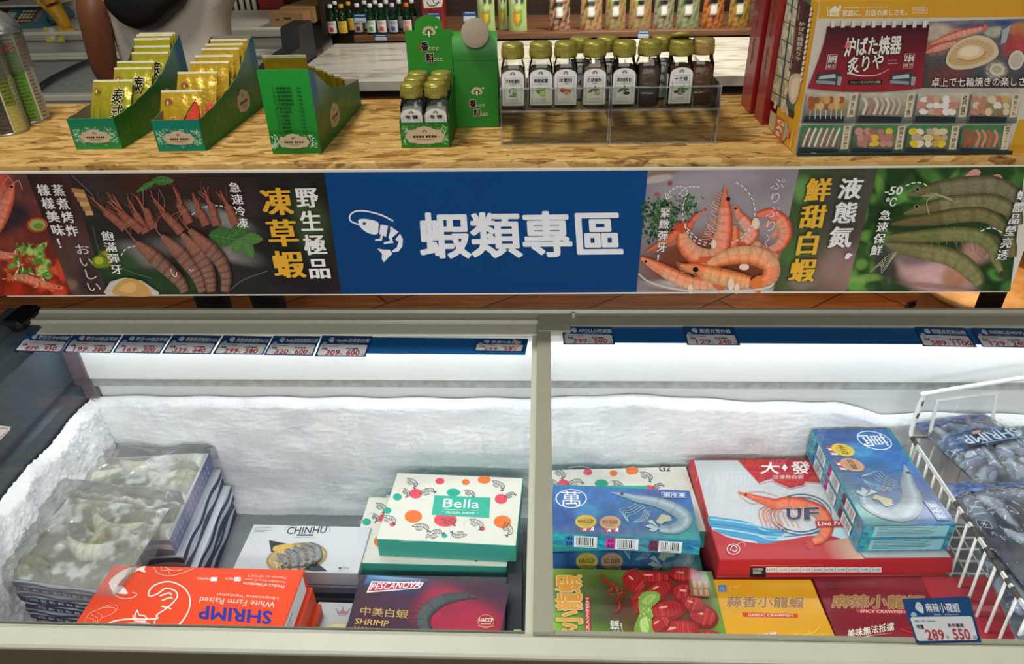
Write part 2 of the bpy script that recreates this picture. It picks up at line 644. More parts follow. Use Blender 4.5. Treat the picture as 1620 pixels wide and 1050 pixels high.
class Art:
    """ink on the plane through O spanned by unit vectors U (across) and V (up). Positions are given where the photograph shows them
    on that plane, or, with mp, in a template's own units."""
    EPS = 0.00004

    def __init__(s, g, O, U, V, m=0, mp=None, k=1):
        s.g, s.m, s.k, s.mp = g, m, k, mp
        s.O = A_(O, float)
        s.U = A_(U, float) / np.linalg.norm(U)
        s.Vv = A_(V, float) / np.linalg.norm(V)
        s.N = np.cross(s.U, s.Vv)

    def at(s, p):
        if s.mp is None:
            P = hit(p, s.O, s.N)
        else:
            u, v = s.mp(p)
            P = s.O + s.U * u + s.Vv * v
        return P + s.N * (s.k * s.EPS)

    def _add(s, pts, fs, col, smooth=False):
        s.c = (getattr(s, 'c', 0) + 1) % 16
        k_ = s.k
        s.k += s.c * .06
        s.g.add([s.at(p) for p in pts], fs, col, s.m, smooth)
        s.k = k_ + 1

    def poly(s, pts, col):
        s._add(pts, [tuple(range(len(pts)))], col)

    def blob(s, pts, col, n=6):
        s.poly(cr(pts, n, True), col)

    def ell(s, c, rx, ry, col, rot=0, n=24):
        a = R(rot)
        s.poly([(c[0] + rx * math.cos(t) * math.cos(a) - ry * math.sin(t) * math.sin(a), c[1] + rx * math.cos(t) * math.sin(a) + ry * math.sin(t) * math.cos(a))
                for t in np.linspace(0, 2 * math.pi, n, endpoint=False)], col)

    def ring(s, c, rx, ry, w, col, n=36, a0=0, a1=360, dash=None, rot=0):
        a = R(rot)
        pts = []
        for t in np.linspace(R(a0), R(a1), n + 1):
            x, y = rx * math.cos(t), ry * math.sin(t)
            pts.append((c[0] + x * math.cos(a) - y * math.sin(a), c[1] + x * math.sin(a) + y * math.cos(a)))
        s.line(pts, w, col, dash)

    def line(s, pts, w, col, dash=None, taper=False):
        P = [A_(p[:2], float) for p in pts]
        if dash:
            acc = [0]
            for a, b in zip(P, P[1:]):
                acc.append(acc[-1] + np.linalg.norm(b - a))
            acc = A_(acc)
            X = A_(P)
            t = 0
            k0 = s.k
            while t < acc[-1]:
                q = np.linspace(t, min(t + dash[0], acc[-1]), 4)
                s.k = k0
                s.line([(np.interp(z, acc, X[:, 0]), np.interp(z, acc, X[:, 1])) for z in q], w, col)
                t += dash[0] + dash[1]
            return
        n = len(P)
        if n < 2:
            return
        vs = []
        for i in range(n):
            t = P[min(i + 1, n - 1)] - P[max(i - 1, 0)]
            t = t / (np.linalg.norm(t) + 1e-9)
            nn = A_((-t[1], t[0]))
            ww = w * (1 - i / (n - 1) * 0.85) if taper else w
            vs += [P[i] + nn * ww / 2, P[i] - nn * ww / 2]
        s._add(vs, [(2 * i, 2 * i + 1, 2 * i + 3, 2 * i + 2) for i in range(n - 1)], col)

    def curve(s, pts, w, col, dash=None, n=6, taper=False):
        s.line(cr(pts, n), w, col, dash, taper)

    def rect(s, x0, y0, x1, y1, col):
        s.poly([(x0, y0), (x1, y0), (x1, y1), (x0, y1)], col)

    def frame(s, x0, y0, x1, y1, w, col):
        s.line([(x0, y0), (x1, y0)], w, col); s.line([(x1, y0), (x1, y1)], w, col)
        s.line([(x1, y1), (x0, y1)], w, col); s.line([(x0, y1), (x0, y0)], w, col)

    @staticmethod
    def spread(bold, smear):
        """offsets (in em) at which a character is stamped to fatten its strokes"""
        o = [(0., 0.)]
        if bold:
            n = 6 if bold < .02 else 10
            o += [(bold * math.cos(6.2832 * i / n), bold * math.sin(6.2832 * i / n)) for i in range(n)]
        if smear:
            o = [(x + d, y) for x, y in o for d in (-smear, 0., smear)]
        return o

    def text(s, t, bl, br, tl, col, bold=0.0, smear=0.0, outline=None, ow=0.03):
        """text whose ink box fills the parallelogram bottom-left, bottom-right, top-left"""
        v, f = glyphs(t)
        if not len(v):
            return
        lo, hi = v.min(0), v.max(0)
        bl, br, tl = A_(bl, float), A_(br, float), A_(tl, float)
        for c, b in (((outline, bold + ow),) if outline else ()) + ((col, bold),):
            k0 = s.k
            for d in s.spread(b, smear):
                q = (v + A_(d) - lo) / np.maximum(hi - lo, 1e-6)
                s._add(bl + q[:, :1] * (br - bl) + q[:, 1:] * (tl - bl), f, c)
                s.k -= .55
            s.k += 1

    def vtext(s, t, tl, tr, bl, col, bold=0.0, smear=0.0, outline=None, ow=0.035, pad=0.04):
        """a column of characters filling the parallelogram top-left, top-right, bottom-left"""
        tl, tr, bl = A_(tl, float), A_(tr, float), A_(bl, float)
        n = len(t)
        for c, b in (((outline, bold + ow),) if outline else ()) + ((col, bold),):
            k0 = s.k
            for i, ch in enumerate(t):
                v, f = glyphs(ch)
                if not len(v):
                    continue
                s.k = k0
                for d in s.spread(b, smear):
                    s.k -= .55
                    wx = 1.0 if ord(ch) > 0x2000 else 0.6
                    q = np.stack([(v[:, 0] + d[0]) / wx, 1 - (v[:, 1] + d[1] + 0.12)], 1) * (1 - 2 * pad) + pad
                    s._add(tl + q[:, :1] * (tr - tl) + (i + q[:, 1:]) / n * (bl - tl), f, c)
                k1 = s.k
            s.k = k1 + 1

    def paint(s, quad, nx, ny, base, blobs=(), noise=0.0, nscale=6, seed=1, fn=None):
        """soft picture: base colour(s) at the corners tl,tr,br,bl, then soft blobs (cx,cy,rx,ry,rot,colour,softness,alpha) in the
        same units as quad"""
        q = [A_(p, float) for p in quad]
        u, v = np.meshgrid(np.linspace(0, 1, nx), np.linspace(0, 1, ny))
        X = ((1 - u) * (1 - v))[..., None] * q[0] + (u * (1 - v))[..., None] * q[1] + (u * v)[..., None] * q[2] + ((1 - u) * v)[..., None] * q[3]
        b = [A_(lin(c)) for c in (base if isinstance(base, (list, tuple)) else [base] * 4)]
        K = ((1 - u) * (1 - v))[..., None] * b[0] + (u * (1 - v))[..., None] * b[1] + (u * v)[..., None] * b[2] + ((1 - u) * v)[..., None] * b[3]
        for bl in blobs:
            cx, cy, rx, ry, rot, c, soft, al = (list(bl) + [0.5, 1.0][len(bl) - 6:])[:8]
            a = R(rot)
            dx, dy = X[..., 0] - cx, X[..., 1] - cy
            d = np.sqrt(((dx * math.cos(a) + dy * math.sin(a)) / rx) ** 2 + ((-dx * math.sin(a) + dy * math.cos(a)) / ry) ** 2)
            w = np.clip((1 - d) / max(soft, 1e-3) + 0.5, 0, 1)
            w = (w * w * (3 - 2 * w) * al)[..., None]
            K = K * (1 - w) + A_(lin(c)) * w
        if noise:
            rg = np.random.RandomState(seed)
            tot = np.zeros_like(u)
            for o_ in range(4):
                k = nscale * 2 ** o_
                gx = rg.rand(k + 3, k + 3)
                fx, fy = u * k, v * k
                ix, iy = fx.astype(int), fy.astype(int)
                tx, ty = fx - ix, fy - iy
                tx = tx * tx * (3 - 2 * tx); ty = ty * ty * (3 - 2 * ty)
                tot += ((gx[iy, ix] * (1 - tx) + gx[iy, ix + 1] * tx) * (1 - ty) + (gx[iy + 1, ix] * (1 - tx) + gx[iy + 1, ix + 1] * tx) * ty - 0.5) / 1.6 ** o_
            K = K * np.exp(noise * tot)[..., None]
        if fn is not None:
            K = fn(X, K)
        K = np.clip(K, 0, 1)
        s.g.grid([[s.at(p) for p in row] for row in X], K, s.m, False)
        s.k += 1

    def shrimp(s, pts, w, back, belly, n=9, head=None, legs=True, feel=None, eye='111111', tail=None, lw=1.2, segs=7, out=None, band_=.8):
        """a printed shrimp: pts run from the snout along the back-bone to the tail; w: widths along it; belly is on the side of the legs"""
        C_ = A_(cr(pts, 10))
        k = len(C_)
        T_ = np.gradient(C_, axis=0)
        T_ /= np.linalg.norm(T_, axis=1)[:, None] + 1e-9
        Nn = np.stack([-T_[:, 1], T_[:, 0]], 1)
        tt = np.linspace(0, 1, k)
        W = np.interp(tt, np.linspace(0, 1, len(w)), w)
        bk, be = A_(lin(back)), A_(lin(belly))
        hd = A_(lin(head)) if head else bk
        rows, cols = [], []
        rg_ = random.Random(k + int(W.sum()))
        if legs:
            lc = legs if isinstance(legs, str) else belly
            for i in range(int(k * 0.16), int(k * 0.72), max(1, k // 22)):
                b = C_[i] + Nn[i] * W[i] * 0.45
                t = b + Nn[i] * W[i] * 0.65 - T_[i] * W[i] * (0.35 if tt[i] < 0.4 else -0.25)
                s.line([b, (b + t) / 2 + T_[i] * W[i] * 0.06, t], lw, lc)
        if out:
            rim = list(C_ + Nn * (W / 2 + lw)[:, None]) + list((C_ - Nn * (W / 2 + lw)[:, None])[::-1])
            s.poly(rim, out)
        for i in range(k):
            r_, c_ = [], []
            sg = (tt[i] * (segs + 3)) % 1.0
            for j in range(n):
                x = -1 + 2 * j / (n - 1)
                r_.append(C_[i] + Nn[i] * W[i] / 2 * x)
                f = (x + 1) / 2
                base = bk * (1 - f) + be * f
                if tt[i] < 0.33:
                    base = base * 0.5 + hd * 0.5
                lum = 1.1 - 0.5 * x * x + 0.42 * math.exp(-((x + 0.35) / 0.2) ** 2)
                lum *= rg_.uniform(0.86, 1.14)
                if tt[i] > 0.3 and sg < 0.2:
                    lum *= band_ + (1 - band_) * 0.5 * (sg > 0.1)
                c_.append(np.clip(base * lum, 0, 1))
            rows.append(r_); cols.append(c_)
        s.g.grid([[s.at(p) for p in r_] for r_ in rows], cols, s.m, False)
        s.k += 1
        # tail fan
        tp, tv, tn, tw = C_[-1], T_[-1], Nn[-1], max(W[-1], W.max() * 0.35)
        tc = tail or back
        for a_ in (-0.6, 0.6, -0.2, 0.2) if tail != '' else ():
            d = tv * math.cos(a_) + tn * math.sin(a_)
            e = A_((-d[1], d[0]))
            s.poly([tp - e * tw * 0.12, tp + d * tw * 0.8 - e * tw * 0.25, tp + d * tw * 1.25, tp + d * tw * 0.8 + e * tw * 0.25, tp + e * tw * 0.12], tc)
        if eye:
            i = int(k * 0.09)
            p = C_[i] + Nn[i] * W[i] * 0.1
            s.ell(p, W.max() * 0.09, W.max() * 0.09, eye, n=10)
        if feel:
            h = C_[0]
            for q in feel:
                s.curve([h] + list(q), lw, belly if not head else head)
# ================================================================ room shell
g = G()
g.box((-6, -1.5, -0.1), (6, 8, 0))
tag(g.build('floor', 'floor', origin=(0, 0, 0)), kind='structure')
g = G()
g.box((-6, 5.6, 0), (6, 5.7, 3.4))
tag(g.build('wall_back', 'woodd', origin=(0, 5.6, 0)), kind='structure')

# ================================================================ chest freezer
FX0, FX1 = -1.06, 1.42          # inside length
fz = thing('chest_freezer', (0.15, 0.9, 0), 'long chest freezer with two sliding glass lids and cream rails', 'freezer')
g = G()
g.box((-1.12, 0.5505, 0.03), (1.5, 0.57, 0.7895), 0.002)
g.box((-1.12, 1.285, 0.03), (1.5, 1.31, 0.80), 0.004)
g.box((-1.12, 0.6, 0.03), (-1.075, 1.285, 0.79), 0.004)
g.box((1.45, 0.6, 0.03), (1.5, 1.285, 0.79), 0.004)
g.box((-1.075, 0.58, 0.03), (1.45, 1.285, 0.30), 0.004)
g.build('cabinet', 'olive', fz)


def profile_strip(prof, x0, x1, name, mt, parent=fz, n=1):
    gg = G()
    xs = np.linspace(x0, x1, n + 1)
    gg.grid([[(x, y, z) for x in xs] for y, z in prof], None, 0, False)
    return gg.build(name, mt, parent)


# liner: back wall with its ledge, front wall, floor, right end
g = G()
bk = [(1.272, 0.838), (1.25, 0.832), (1.25, 0.716), (1.256, 0.712), (1.256, 0.692), (1.268, 0.688), (1.268, 0.30)]
g.grid([[(x, y, z) for x in (-0.985, FX1)] for y, z in bk], None, 0, False)
g.grid([[(x, 0.602, z) for x in (FX0, FX1)] for z in (0.30, 0.775)], None, 0, False)
g.grid([[(FX1, y, z) for y in (0.6, 1.28)] for z in (0.30, 0.80)], None, 0, False)
g.build('white_liner', 'white', fz)
g = G()
g.box((-0.985, 1.2535, 0.694), (FX1, 1.2555, 0.711), 0.0008)
g.build('ledge_strip', 'greyw', fz)
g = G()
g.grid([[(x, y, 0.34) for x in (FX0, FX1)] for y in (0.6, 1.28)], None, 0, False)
g.build('shade_toned_floor', 'shadeg', fz)  # floor coloured grey to carry the shade around the cartons
# left end: slate inner wall with a groove, corner block coloured as a plum reflection
g = G()
en = [(-1.045, 0.838), (-1.02, 0.832), (-1.02, 0.716), (-1.028, 0.712), (-1.028, 0.70), (-1.012, 0.692), (-1.012, 0.30)]
g.grid([[(x, y, z) for y in (0.6, 1.262)] for x, z in en], None, 0, False)
g.build('end_wall', 'slate', fz)
g = G()
g.box((-1.03, 1.246, 0.716), (-0.985, 1.27, 0.84), 0.002)
g.box((-1.03, 1.252, 0.66), (-0.985, 1.272, 0.716), 0.002)
g.build('corner_reflection', 'plum', fz)  # glass reflection built as a plum-coloured block
# rear rail: aluminium extrusion with a groove
g = G()
rp = [(1.315, 0.80), (1.315, 0.852), (1.31, 0.857), (1.303, 0.857), (1.299, 0.852), (1.279, 0.849), (1.276, 0.853), (1.268, 0.853), (1.267, 0.846), (1.262, 0.846), (1.262, 0.838), (1.272, 0.836), (1.272, 0.80)]
g.prism([(-1.085, y, z) for y, z in rp], (2.55, 0, 0))
g.build('rear_rail', 'alu', fz)
g = G()
g.box((0.0555, 1.27, 0.852), (0.0615, 1.278, 0.868), 0.001)
g.build('rail_pin', 'alu', fz)
# front rail
g = G()
fp = [(0.551, 0.790), (0.5475, 0.794), (0.5465, 0.799), (0.549, 0.8025), (0.570, 0.8065), (0.5735, 0.8045), (0.5735, 0.772), (0.60, 0.772), (0.60, 0.755), (0.571, 0.755), (0.571, 0.79)]
g.prism([(-1.085, y, z) for y, z in fp], (2.55, 0, 0))
g.build('front_rail', 'rail', fz)
# dark end frame and black corner
g = G()
ef = [(-1.15, 0.70), (-1.15, 0.852), (-1.142, 0.862), (-1.108, 0.862), (-1.10, 0.853), (-1.096, 0.845), (-1.06, 0.845), (-1.045, 0.838), (-1.045, 0.82), (-1.075, 0.79), (-1.075, 0.70)]
# the frame slopes with the lids
vs = [[(x, 1.30, z + 0.002) for x, z in ef], [(x, 0.545, z - 0.05) for x, z in ef]]
g.grid([r + r[:1] for r in vs], None, 0, False)
g.add(vs[0] + vs[1], [tuple(range(len(ef))), tuple(range(2 * len(ef) - 1, len(ef) - 1, -1))])
g.build('end_frame', 'slate', fz)
g = G()
g.box((-1.125, 1.235, 0.80), (-1.078, 1.318, 0.866), 0.008)
g.build('corner_cap', 'black', fz)
# lids
GY0, GZ0, GY1, GZ1 = 0.574, 0.797, 1.26, 0.843   # glass plane front, rear


def gz(y, d=0.0):
    return GZ0 + (GZ1 - GZ0) * (y - GY0) / (GY1 - GY0) + d


def slab(gg, x0, x1, y0, y1, d0, d1, col=None, m=0):
    p = [(x0, y0, gz(y0, d0)), (x1, y0, gz(y0, d0)), (x1, y1, gz(y1, d0)), (x0, y1, gz(y1, d0))]
    gg.prism(p, (0, 0, d1 - d0), col, m)


# left lid, on the lower track
g = G()
slab(g, -1.043, -0.005, 1.228, 1.258, -0.006, 0.004)
slab(g, -1.043, -0.005, 0.574, 0.579, -0.006, 0.003)
slab(g, -0.024, -0.005, 0.579, 1.228, -0.006, 0.001)
l1 = g.build('sliding_lid', 'rail', fz)
g = G()
slab(g, -1.043, -0.024, 0.579, 1.228, -0.004, -0.0005)
g.build('glass_pane', 'glass', l1)
# right lid, on the upper track, with the mullion as its left stile
g = G()
slab(g, -0.012, 1.43, 1.243, 1.274, 0.0045, 0.0145)
slab(g, -0.014, 0.012, 0.5745, 1.243, 0.003, 0.0145)
slab(g, 0.012, 1.43, 0.5745, 0.580, 0.003, 0.0105)
slab(g, -0.012, 0.052, 1.222, 1.2745, 0.0045, 0.0165)
l2 = g.build('sliding_lid', 'rail2', fz)
g = G()
slab(g, 0.012, 1.43, 0.580, 1.243, 0.006, 0.0095)
g.build('glass_pane', 'glass', l2)
g = G()
zz = 0.0167
O_ = A_((0.0, 1.224, gz(1.224, zz)))
a = Art(g, O_, (1, 0, 0), A_((0, 1.0, (GZ1 - GZ0) / (GY1 - GY0))), 0, mp=lambda p: p)
a.rect(0.005, 0.003, 0.0445, 0.0085, 'cfcbb8')
a.text('LIEBHERR', (0.007, 0.0042), (0.0425, 0.0042), (0.007, 0.0075), '6b675a', 0.02)
g.build('maker_plate', 'print', l2)
# light strips under the rails
g = G(); g.box((-0.95, 1.243, 0.826), (1.38, 1.249, 0.834), 0.002); g.build('lamp_housing', 'white', fz)
g = G(); g.box((-0.95, 0.6025, 0.757), (1.38, 0.608, 0.768), 0.002); g.build('lamp_housing', 'white', fz)
# red-rimmed sticker on the slate wall
g = G()
a = Art(g, (-1.0115, 1.0, 0.6), (0, 1, 0), (0, 0, 1), 0)
a.poly([(-40, 668), (17, 675), (15, 681), (-6, 702), (-40, 722)], 'e9e6da')
a.line([(-40, 672), (12, 678), (13, 681), (-8, 699), (-40, 716)], 1.0, '8f1d24')
tag(g.build('warning_sticker', 'print', origin=(-1.01, 0.95, 0.6)), 'white sticker with a thin red rim on the slate end wall of the freezer', 'sticker')

# ---------------------------------------------------------------- frost on the walls
rg = np.random.RandomState(3)


def vnoise(u, v, k, seed):
    q = np.random.RandomState(seed).rand(k + 2, 4 * k + 4)
    x = np.clip(u, 0, .9999) * (4 * k); y = np.clip(v, 0, .9999) * k
    ix, iy = x.astype(int), y.astype(int)
    tx, ty = x - ix, y - iy
    tx = tx * tx * (3 - 2 * tx); ty = ty * ty * (3 - 2 * ty)
    return (q[iy, ix] * (1 - tx) + q[iy, ix + 1] * tx) * (1 - ty) + (q[iy + 1, ix] * (1 - tx) + q[iy + 1, ix + 1] * tx) * ty


def frost(name, P, Nn, top, label, amp=0.012, seed=1, nx=300, ny=90, fuzz=0.0025):
    """P(u, v) -> point; v runs from the floor (0) to the upper edge (1)"""
    u, v = np.meshgrid(np.linspace(0, 1, nx), np.linspace(0, 1, ny))
    base = P(u, v * top(u))
    h = 0.010 + amp * (vnoise(u, v, 5, seed) * 0.7 + vnoise(u, v, 12, seed + 1) * 0.3) + fuzz * rg.rand(ny, nx) * (0.5 + vnoise(u, v, 9, seed + 2))
    h *= np.clip((1 - v) / 0.06, 0.03, 1) ** 0.5
    h += 0.03 * np.clip(1 - v / 0.3, 0, 1) ** 2
    Q = base + h[..., None] * A_(Nn)
    gg = G()
    gg.grid(Q, None, 0, True)
    o = gg.build(name, 'frost', origin=(0, 0, 0))
    tag(o, label, 'frost', kind='stuff')


def Pback(u, v):
    return np.stack([-1.01 + u * 2.42, np.full_like(u, 1.266), 0.335 + v * 0.325], -1)


def topback(u):
    x = -1.01 + u * 2.42
    return 1 + 0.02 * np.sin(x * 9) * (x > 0) + 0.012 * (x > 0.05) * np.exp(-((x - 0.2) / 0.15) ** 2) - 0.12 * np.clip((x - 0.62) / 0.1, 0, 1) + 0.006 * np.sin(x * 40)


frost('frost', Pback, (0, -1, 0), topback, 'thick white frost on the back wall of the freezer')


def Pend(u, v):
    return np.stack([np.full_like(u, -1.011), 0.61 + u * 0.655, 0.335 + v * 0.325], -1)


frost('frost', Pend, (1, 0, 0), lambda u: 0.99 + 0.03 * np.sin(u * 23) * 0.3 + 0.012 * rg.rand(*u.shape), 'fuzzy white frost on the slate end wall of the freezer', 0.02, 7, 160, 90, 0.006)

# ================================================================ counter shelf over the freezer, with its banner
ST = 1.215                                  # shelf top
sh = thing('counter_shelf', (0, 1.4, 0), 'strand board counter shelf running above the freezer', 'shelf')
g = G()
g.box((-1.9, 1.178, ST - 0.018), (1.5, 1.605, ST), 0.0015)
g.build('board', 'osb', sh)
g = G()
g.box((-1.9, 1.575, 0.0), (-1.86, 1.6, ST - 0.018), 0.002)
g.build('leg', 'dark', sh)
g = G()
tl_, bl_ = UY(1590, 430, 1.5), UY(1562, 500, 1.5)
dv = (bl_ - tl_) / abs(bl_[2] - tl_[2])
pt = tl_ - dv * (ST - 0.02 - tl_[2]); pb = bl_ + dv * (bl_[2] - 0.02)
w_ = A_((0.024, 0, 0))
g.prism([pt - w_, pt + w_, pb + w_, pb - w_], (0, 0.02, 0))
g.build('leg', 'woodd', sh)
g = G()
g.box((-1.9, 1.582, 0.93), (1.0, 1.60, ST - 0.018), 0.002)
g.build('rear_apron', 'woodd', sh)

# ================================================================ things under and behind, seen through the gap
g = G()
c = UZ(1478, 470, 0.45)
g.lathe([(0.2, 0.0), (0.2, 0.015), (0.185, 0.02), (0.185, 0.42), (0.2, 0.425), (0.205, 0.44), (0.2, 0.45)], 40, (c[0] + 0.22, c[1] + 0.1, 0))
tag(g.build('wooden_stool', 'woodl', origin=(c[0] + 0.22, c[1] + 0.1, 0)), 'round pale wooden stool on the floor behind the freezer', 'stool')
g = G()
c = UZ(1446, 476, 0.03)
g.box((c[0] - 0.6, c[1] + 0.15, 0.0), (c[0] + 0.0, c[1] + 0.45, 0.34), 0.004)
tag(g.build('tan_carton', 'brown', origin=(c[0] - 0.3, c[1] + 0.3, 0)), 'plain tan carton on the floor beside the round wooden stool', 'box')
g = G()
c = UZ(1436, 482, 0.02)
g.tube(cr([(c[0] + 0.05 + 0.07 * math.cos(t), c[1] - 0.05 + 0.07 * math.sin(t), 0.008 + 0.002 * t) for t in np.linspace(0, 13, 40)] + [(c[0] - 0.05, c[1] - 0.12, 0.008)], 2), 0.007, 8)
tag(g.build('coiled_cable', 'black', origin=(c[0], c[1], 0)), 'coiled black cable on the floor by the round wooden stool', 'cable')
# ================================================================ second chest freezer behind the counter
def X_at(px, py, Y):
    return float(UY(px, py, Y)[0])


f2r = X_at(448, 95, 3.9)
f2 = thing('chest_freezer', (f2r - 1.2, 3.9, 0), 'low chest freezer with white rails and dark end cap behind the bending person', 'freezer')
x0, x1 = f2r - 2.6, f2r
g = G()
g.box((x0, 3.5, 0.03), (x1 - 0.05, 4.36, 0.775), 0.01)
g.build('cabinet', 'dark', f2)
g = G()
g.box((x0, 3.49, 0.70), (x1 - 0.05, 3.515, 0.775), 0.004)
g.build('front_panel', 'alu', f2)
g = G()
g.box((x0, 3.475, 0.775), (x1 - 0.06, 3.53, 0.806), 0.006)
g.build('front_rail', 'rail', f2)
g = G()
g.box((x0, 4.245, 0.845), (x1 - 0.12, 4.285, 0.862), 0.003)
g.box((x0, 4.19, 0.838), (x1 - 0.12, 4.235, 0.851), 0.003)
g.build('rear_rail', 'rail', f2)
g = G()
g.box((x0, 4.285, 0.86), (x1 - 0.08, 4.295, 0.955), 0.001)
g.build('glass_riser', 'glass', f2)
g = G()
g.box((x0, 4.275, 0.953), (x1 - 0.03, 4.31, 0.972), 0.004)
g.build('top_rail', 'offw', f2)
g = G()
g.grid([[(x, y, z) for x in (x0, x1 - 0.06)] for y, z in ((3.53, 0.80), (3.75, 0.83), (4.0, 0.842), (4.19, 0.843))], None, 0, True)
g.build('glass_lid', 'glass', f2)
g = G()
g.grid([[(x, y, z) for x in (x0, x1 - 0.075)] for y, z in ((3.535, .785), (3.75, .812), (4.0, .824), (4.24, .826))], None, 0, False)
g.build('raised_liner', 'greyw', f2)  # liner lifted close under the lid to look brighter through the glass
for px in (110, 300):
    g = G()
    xa = X_at(px, 105, 3.9)
    g.tube([(xa + (y - 3.9) * 0.0, y, z + 0.006) for y, z in ((3.53, 0.80), (3.65, 0.818), (3.75, 0.83), (3.9, 0.838), (4.0, 0.842), (4.19, 0.843))], 0.022, 8, flat=0.4)
    g.build('lid_frame', 'dark', f2)
g = G()
prof = [(3.46, 0.60), (3.46, 0.80), (3.5, 0.835), (3.62, 0.862), (3.8, 0.885), (4.0, 0.895), (4.12, 0.895), (4.14, 0.985), (4.16, 0.995), (4.38, 0.995), (4.4, 0.98), (4.4, 0.60)]
g.prism([(x1 - 0.07, y, z) for y, z in prof], (0.10, 0, 0))
g.build('end_cap', 'dark', f2)
g = G()
a = Art(g, (0, 4.28, 0.9), (1, 0, 0), (0, 0, 1), 0)
a.paint([(68, 43), (97, 43), (103, 66), (74, 66)], 24, 18, 'a9a48e', [(73, 52, 5, 9, -15, 'c9c43c', .6, 1), (95, 50, 5, 9, -15, 'bdb93a', .6, 1), (82, 53, 5, 10, -10, 'dcdad2', .5, 1), (80, 63, 6, 3, 0, 'd8d14a', .6, 1), (97, 62, 5, 4, 0, 'cfc640', .6, 1)], 0.5, 5)
g.build('riser_patch', 'print', f2)  # flat patch of soft yellow and pale spots on the riser

# back counter carrying the scale, glove and cartons
g = G()
g.box((x0, 4.5, 0.89), (x1 - 0.12, 5.4, 0.925), 0.004)
g.box((x0 + 0.02, 4.52, 0.0), (x1 - 0.14, 5.38, 0.89))
tag(g.build('back_counter', 'offw', origin=(x1 - 1, 4.9, 0)), 'off-white back counter behind the low freezer, carrying the teal scale', 'counter')

# label scale
sx, sz = X_at(40, 30, 4.75), 0.925
sc = thing('counter_scale', (sx, 4.85, sz), 'teal-grey electronic scale with a square keypad on the off-white back counter', 'scale')
g = G()
g.prism([(sx - 0.17, y, z) for y, z in ((4.74, sz), (4.74, sz + 0.025), (4.9, sz + 0.105), (5.06, sz + 0.105), (5.06, sz))], (0.27, 0, 0))
g.box((sx + 0.10, 4.80, sz + 0.02), (sx + 0.165, 5.03, sz + 0.085), 0.02)
g.build('housing', 'teal', sc)
g = G()
un = A_((0, 0.16, 0.08)); un = un / np.linalg.norm(un)
a = Art(g, (sx - 0.17, 4.74, sz + 0.025), (1, 0, 0), un, 0, mp=lambda p: p)
a.rect(0.085, 0.02, 0.19, 0.155, '1b2224')
for i in range(4):
    for j in range(4):
        a.rect(0.092 + i * 0.0245, 0.028 + j * 0.032, 0.111 + i * 0.0245, 0.05 + j * 0.032, 'd9a866' if (i == 3 or j < 1) else 'e2d5b4')
g.build('keypad', 'print', sc)
g = G()
a = Art(g, (sx - 0.17, 4.74, sz + 0.025), (1, 0, 0), un, 0, mp=lambda p: p)
for j in range(4):
    a.rect(0.212, 0.03 + j * 0.03, 0.228, 0.053 + j * 0.03, 'd8606a')
g.build('red_keys', 'print', sc)
g = G()
a = Art(g, (sx - 0.17, 4.74, sz + 0.025), (1, 0, 0), un, 0, mp=lambda p: p)
a.rect(0.0, 0.04, 0.06, 0.13, 'b9c4b4')
a.rect(0.0, 0.06, 0.02, 0.11, 'b02a33')
g.build('printed_label', 'print', sc)
g = G()
g.box((sx - 0.3, 4.82, sz + 0.115), (sx + 0.12, 5.12, sz + 0.127), 0.004)
g.box((sx - 0.1, 4.93, sz + 0.1), (sx - 0.02, 5.02, sz + 0.116))
g.build('weighing_plate', 'alu', sc)


# glove standing on its cuff
def skin(name, joints, edges, mat, parent, col=None, sub=2, root=0):
    me = bpy.data.meshes.new(name)
    off = A_(parent.location) if parent is not None else np.zeros(3)
    if parent is not None and parent.parent is not None:
        off = off + A_(parent.parent.location)
    me.from_pydata([tuple(A_(j[0]) - off) for j in joints], edges, [])
    o = bpy.data.objects.new(name, me)
    COL.objects.link(o)
    o.parent = parent
    md = o.modifiers.new('skin', 'SKIN')
    md.use_smooth_shade = True
    sk = me.skin_vertices[0].data
    for i, j in enumerate(joints):
        r = j[1]
        sk[i].radius = (r, r) if not hasattr(r, '__len__') else r
        sk[i].use_root = (i == root)
    if sub:
        s2 = o.modifiers.new('sub', 'SUBSURF')
        s2.levels = s2.render_levels = sub
    me.materials.append(M[mat] if isinstance(mat, str) else mat)
    return o


gx = X_at(96, 38, 4.6)
gl = thing('rubber_glove', (gx, 4.6, 0.925), 'yellow rubber glove standing fingers-up on the off-white back counter', 'glove')
J = [((gx + .03, 4.6, .93), (.05, .04)), ((gx + .02, 4.6, 1.0), (.045, .035)), ((gx, 4.6, 1.055), (.048, .028)), ((gx - .01, 4.6, 1.10), (.05, .024))]
E_ = [(0, 1), (1, 2), (2, 3)]
for i, (dx, l) in enumerate(((-.038, .085), (-.012, .1), (.014, .095), (.038, .075))):
    b = len(J)
    J += [((gx - .01 + dx, 4.6, 1.12), .0145), ((gx - .012 + dx * 1.2, 4.595, 1.12 + l * .55), .0125), ((gx - .012 + dx * 1.35, 4.585, 1.12 + l), .0105)]
    E_ += [(3, b), (b, b + 1), (b + 1, b + 2)]
b = len(J)
J += [((gx - .052, 4.595, 1.055), .016), ((gx - .085, 4.59, 1.09), .014), ((gx - .1, 4.588, 1.13), .011)]
E_ += [(2, b), (b, b + 1), (b + 1, b + 2)]
skin('glove_hand', J, E_, 'rubber', gl, root=0)
g = G()
g.lathe([(.052, 0), (.053, .006), (.05, .012), (.047, .02)], 24, (gx + .03, 4.6, .925), squash=(1, .8))
g.build('rolled_cuff', 'rubber', gl)

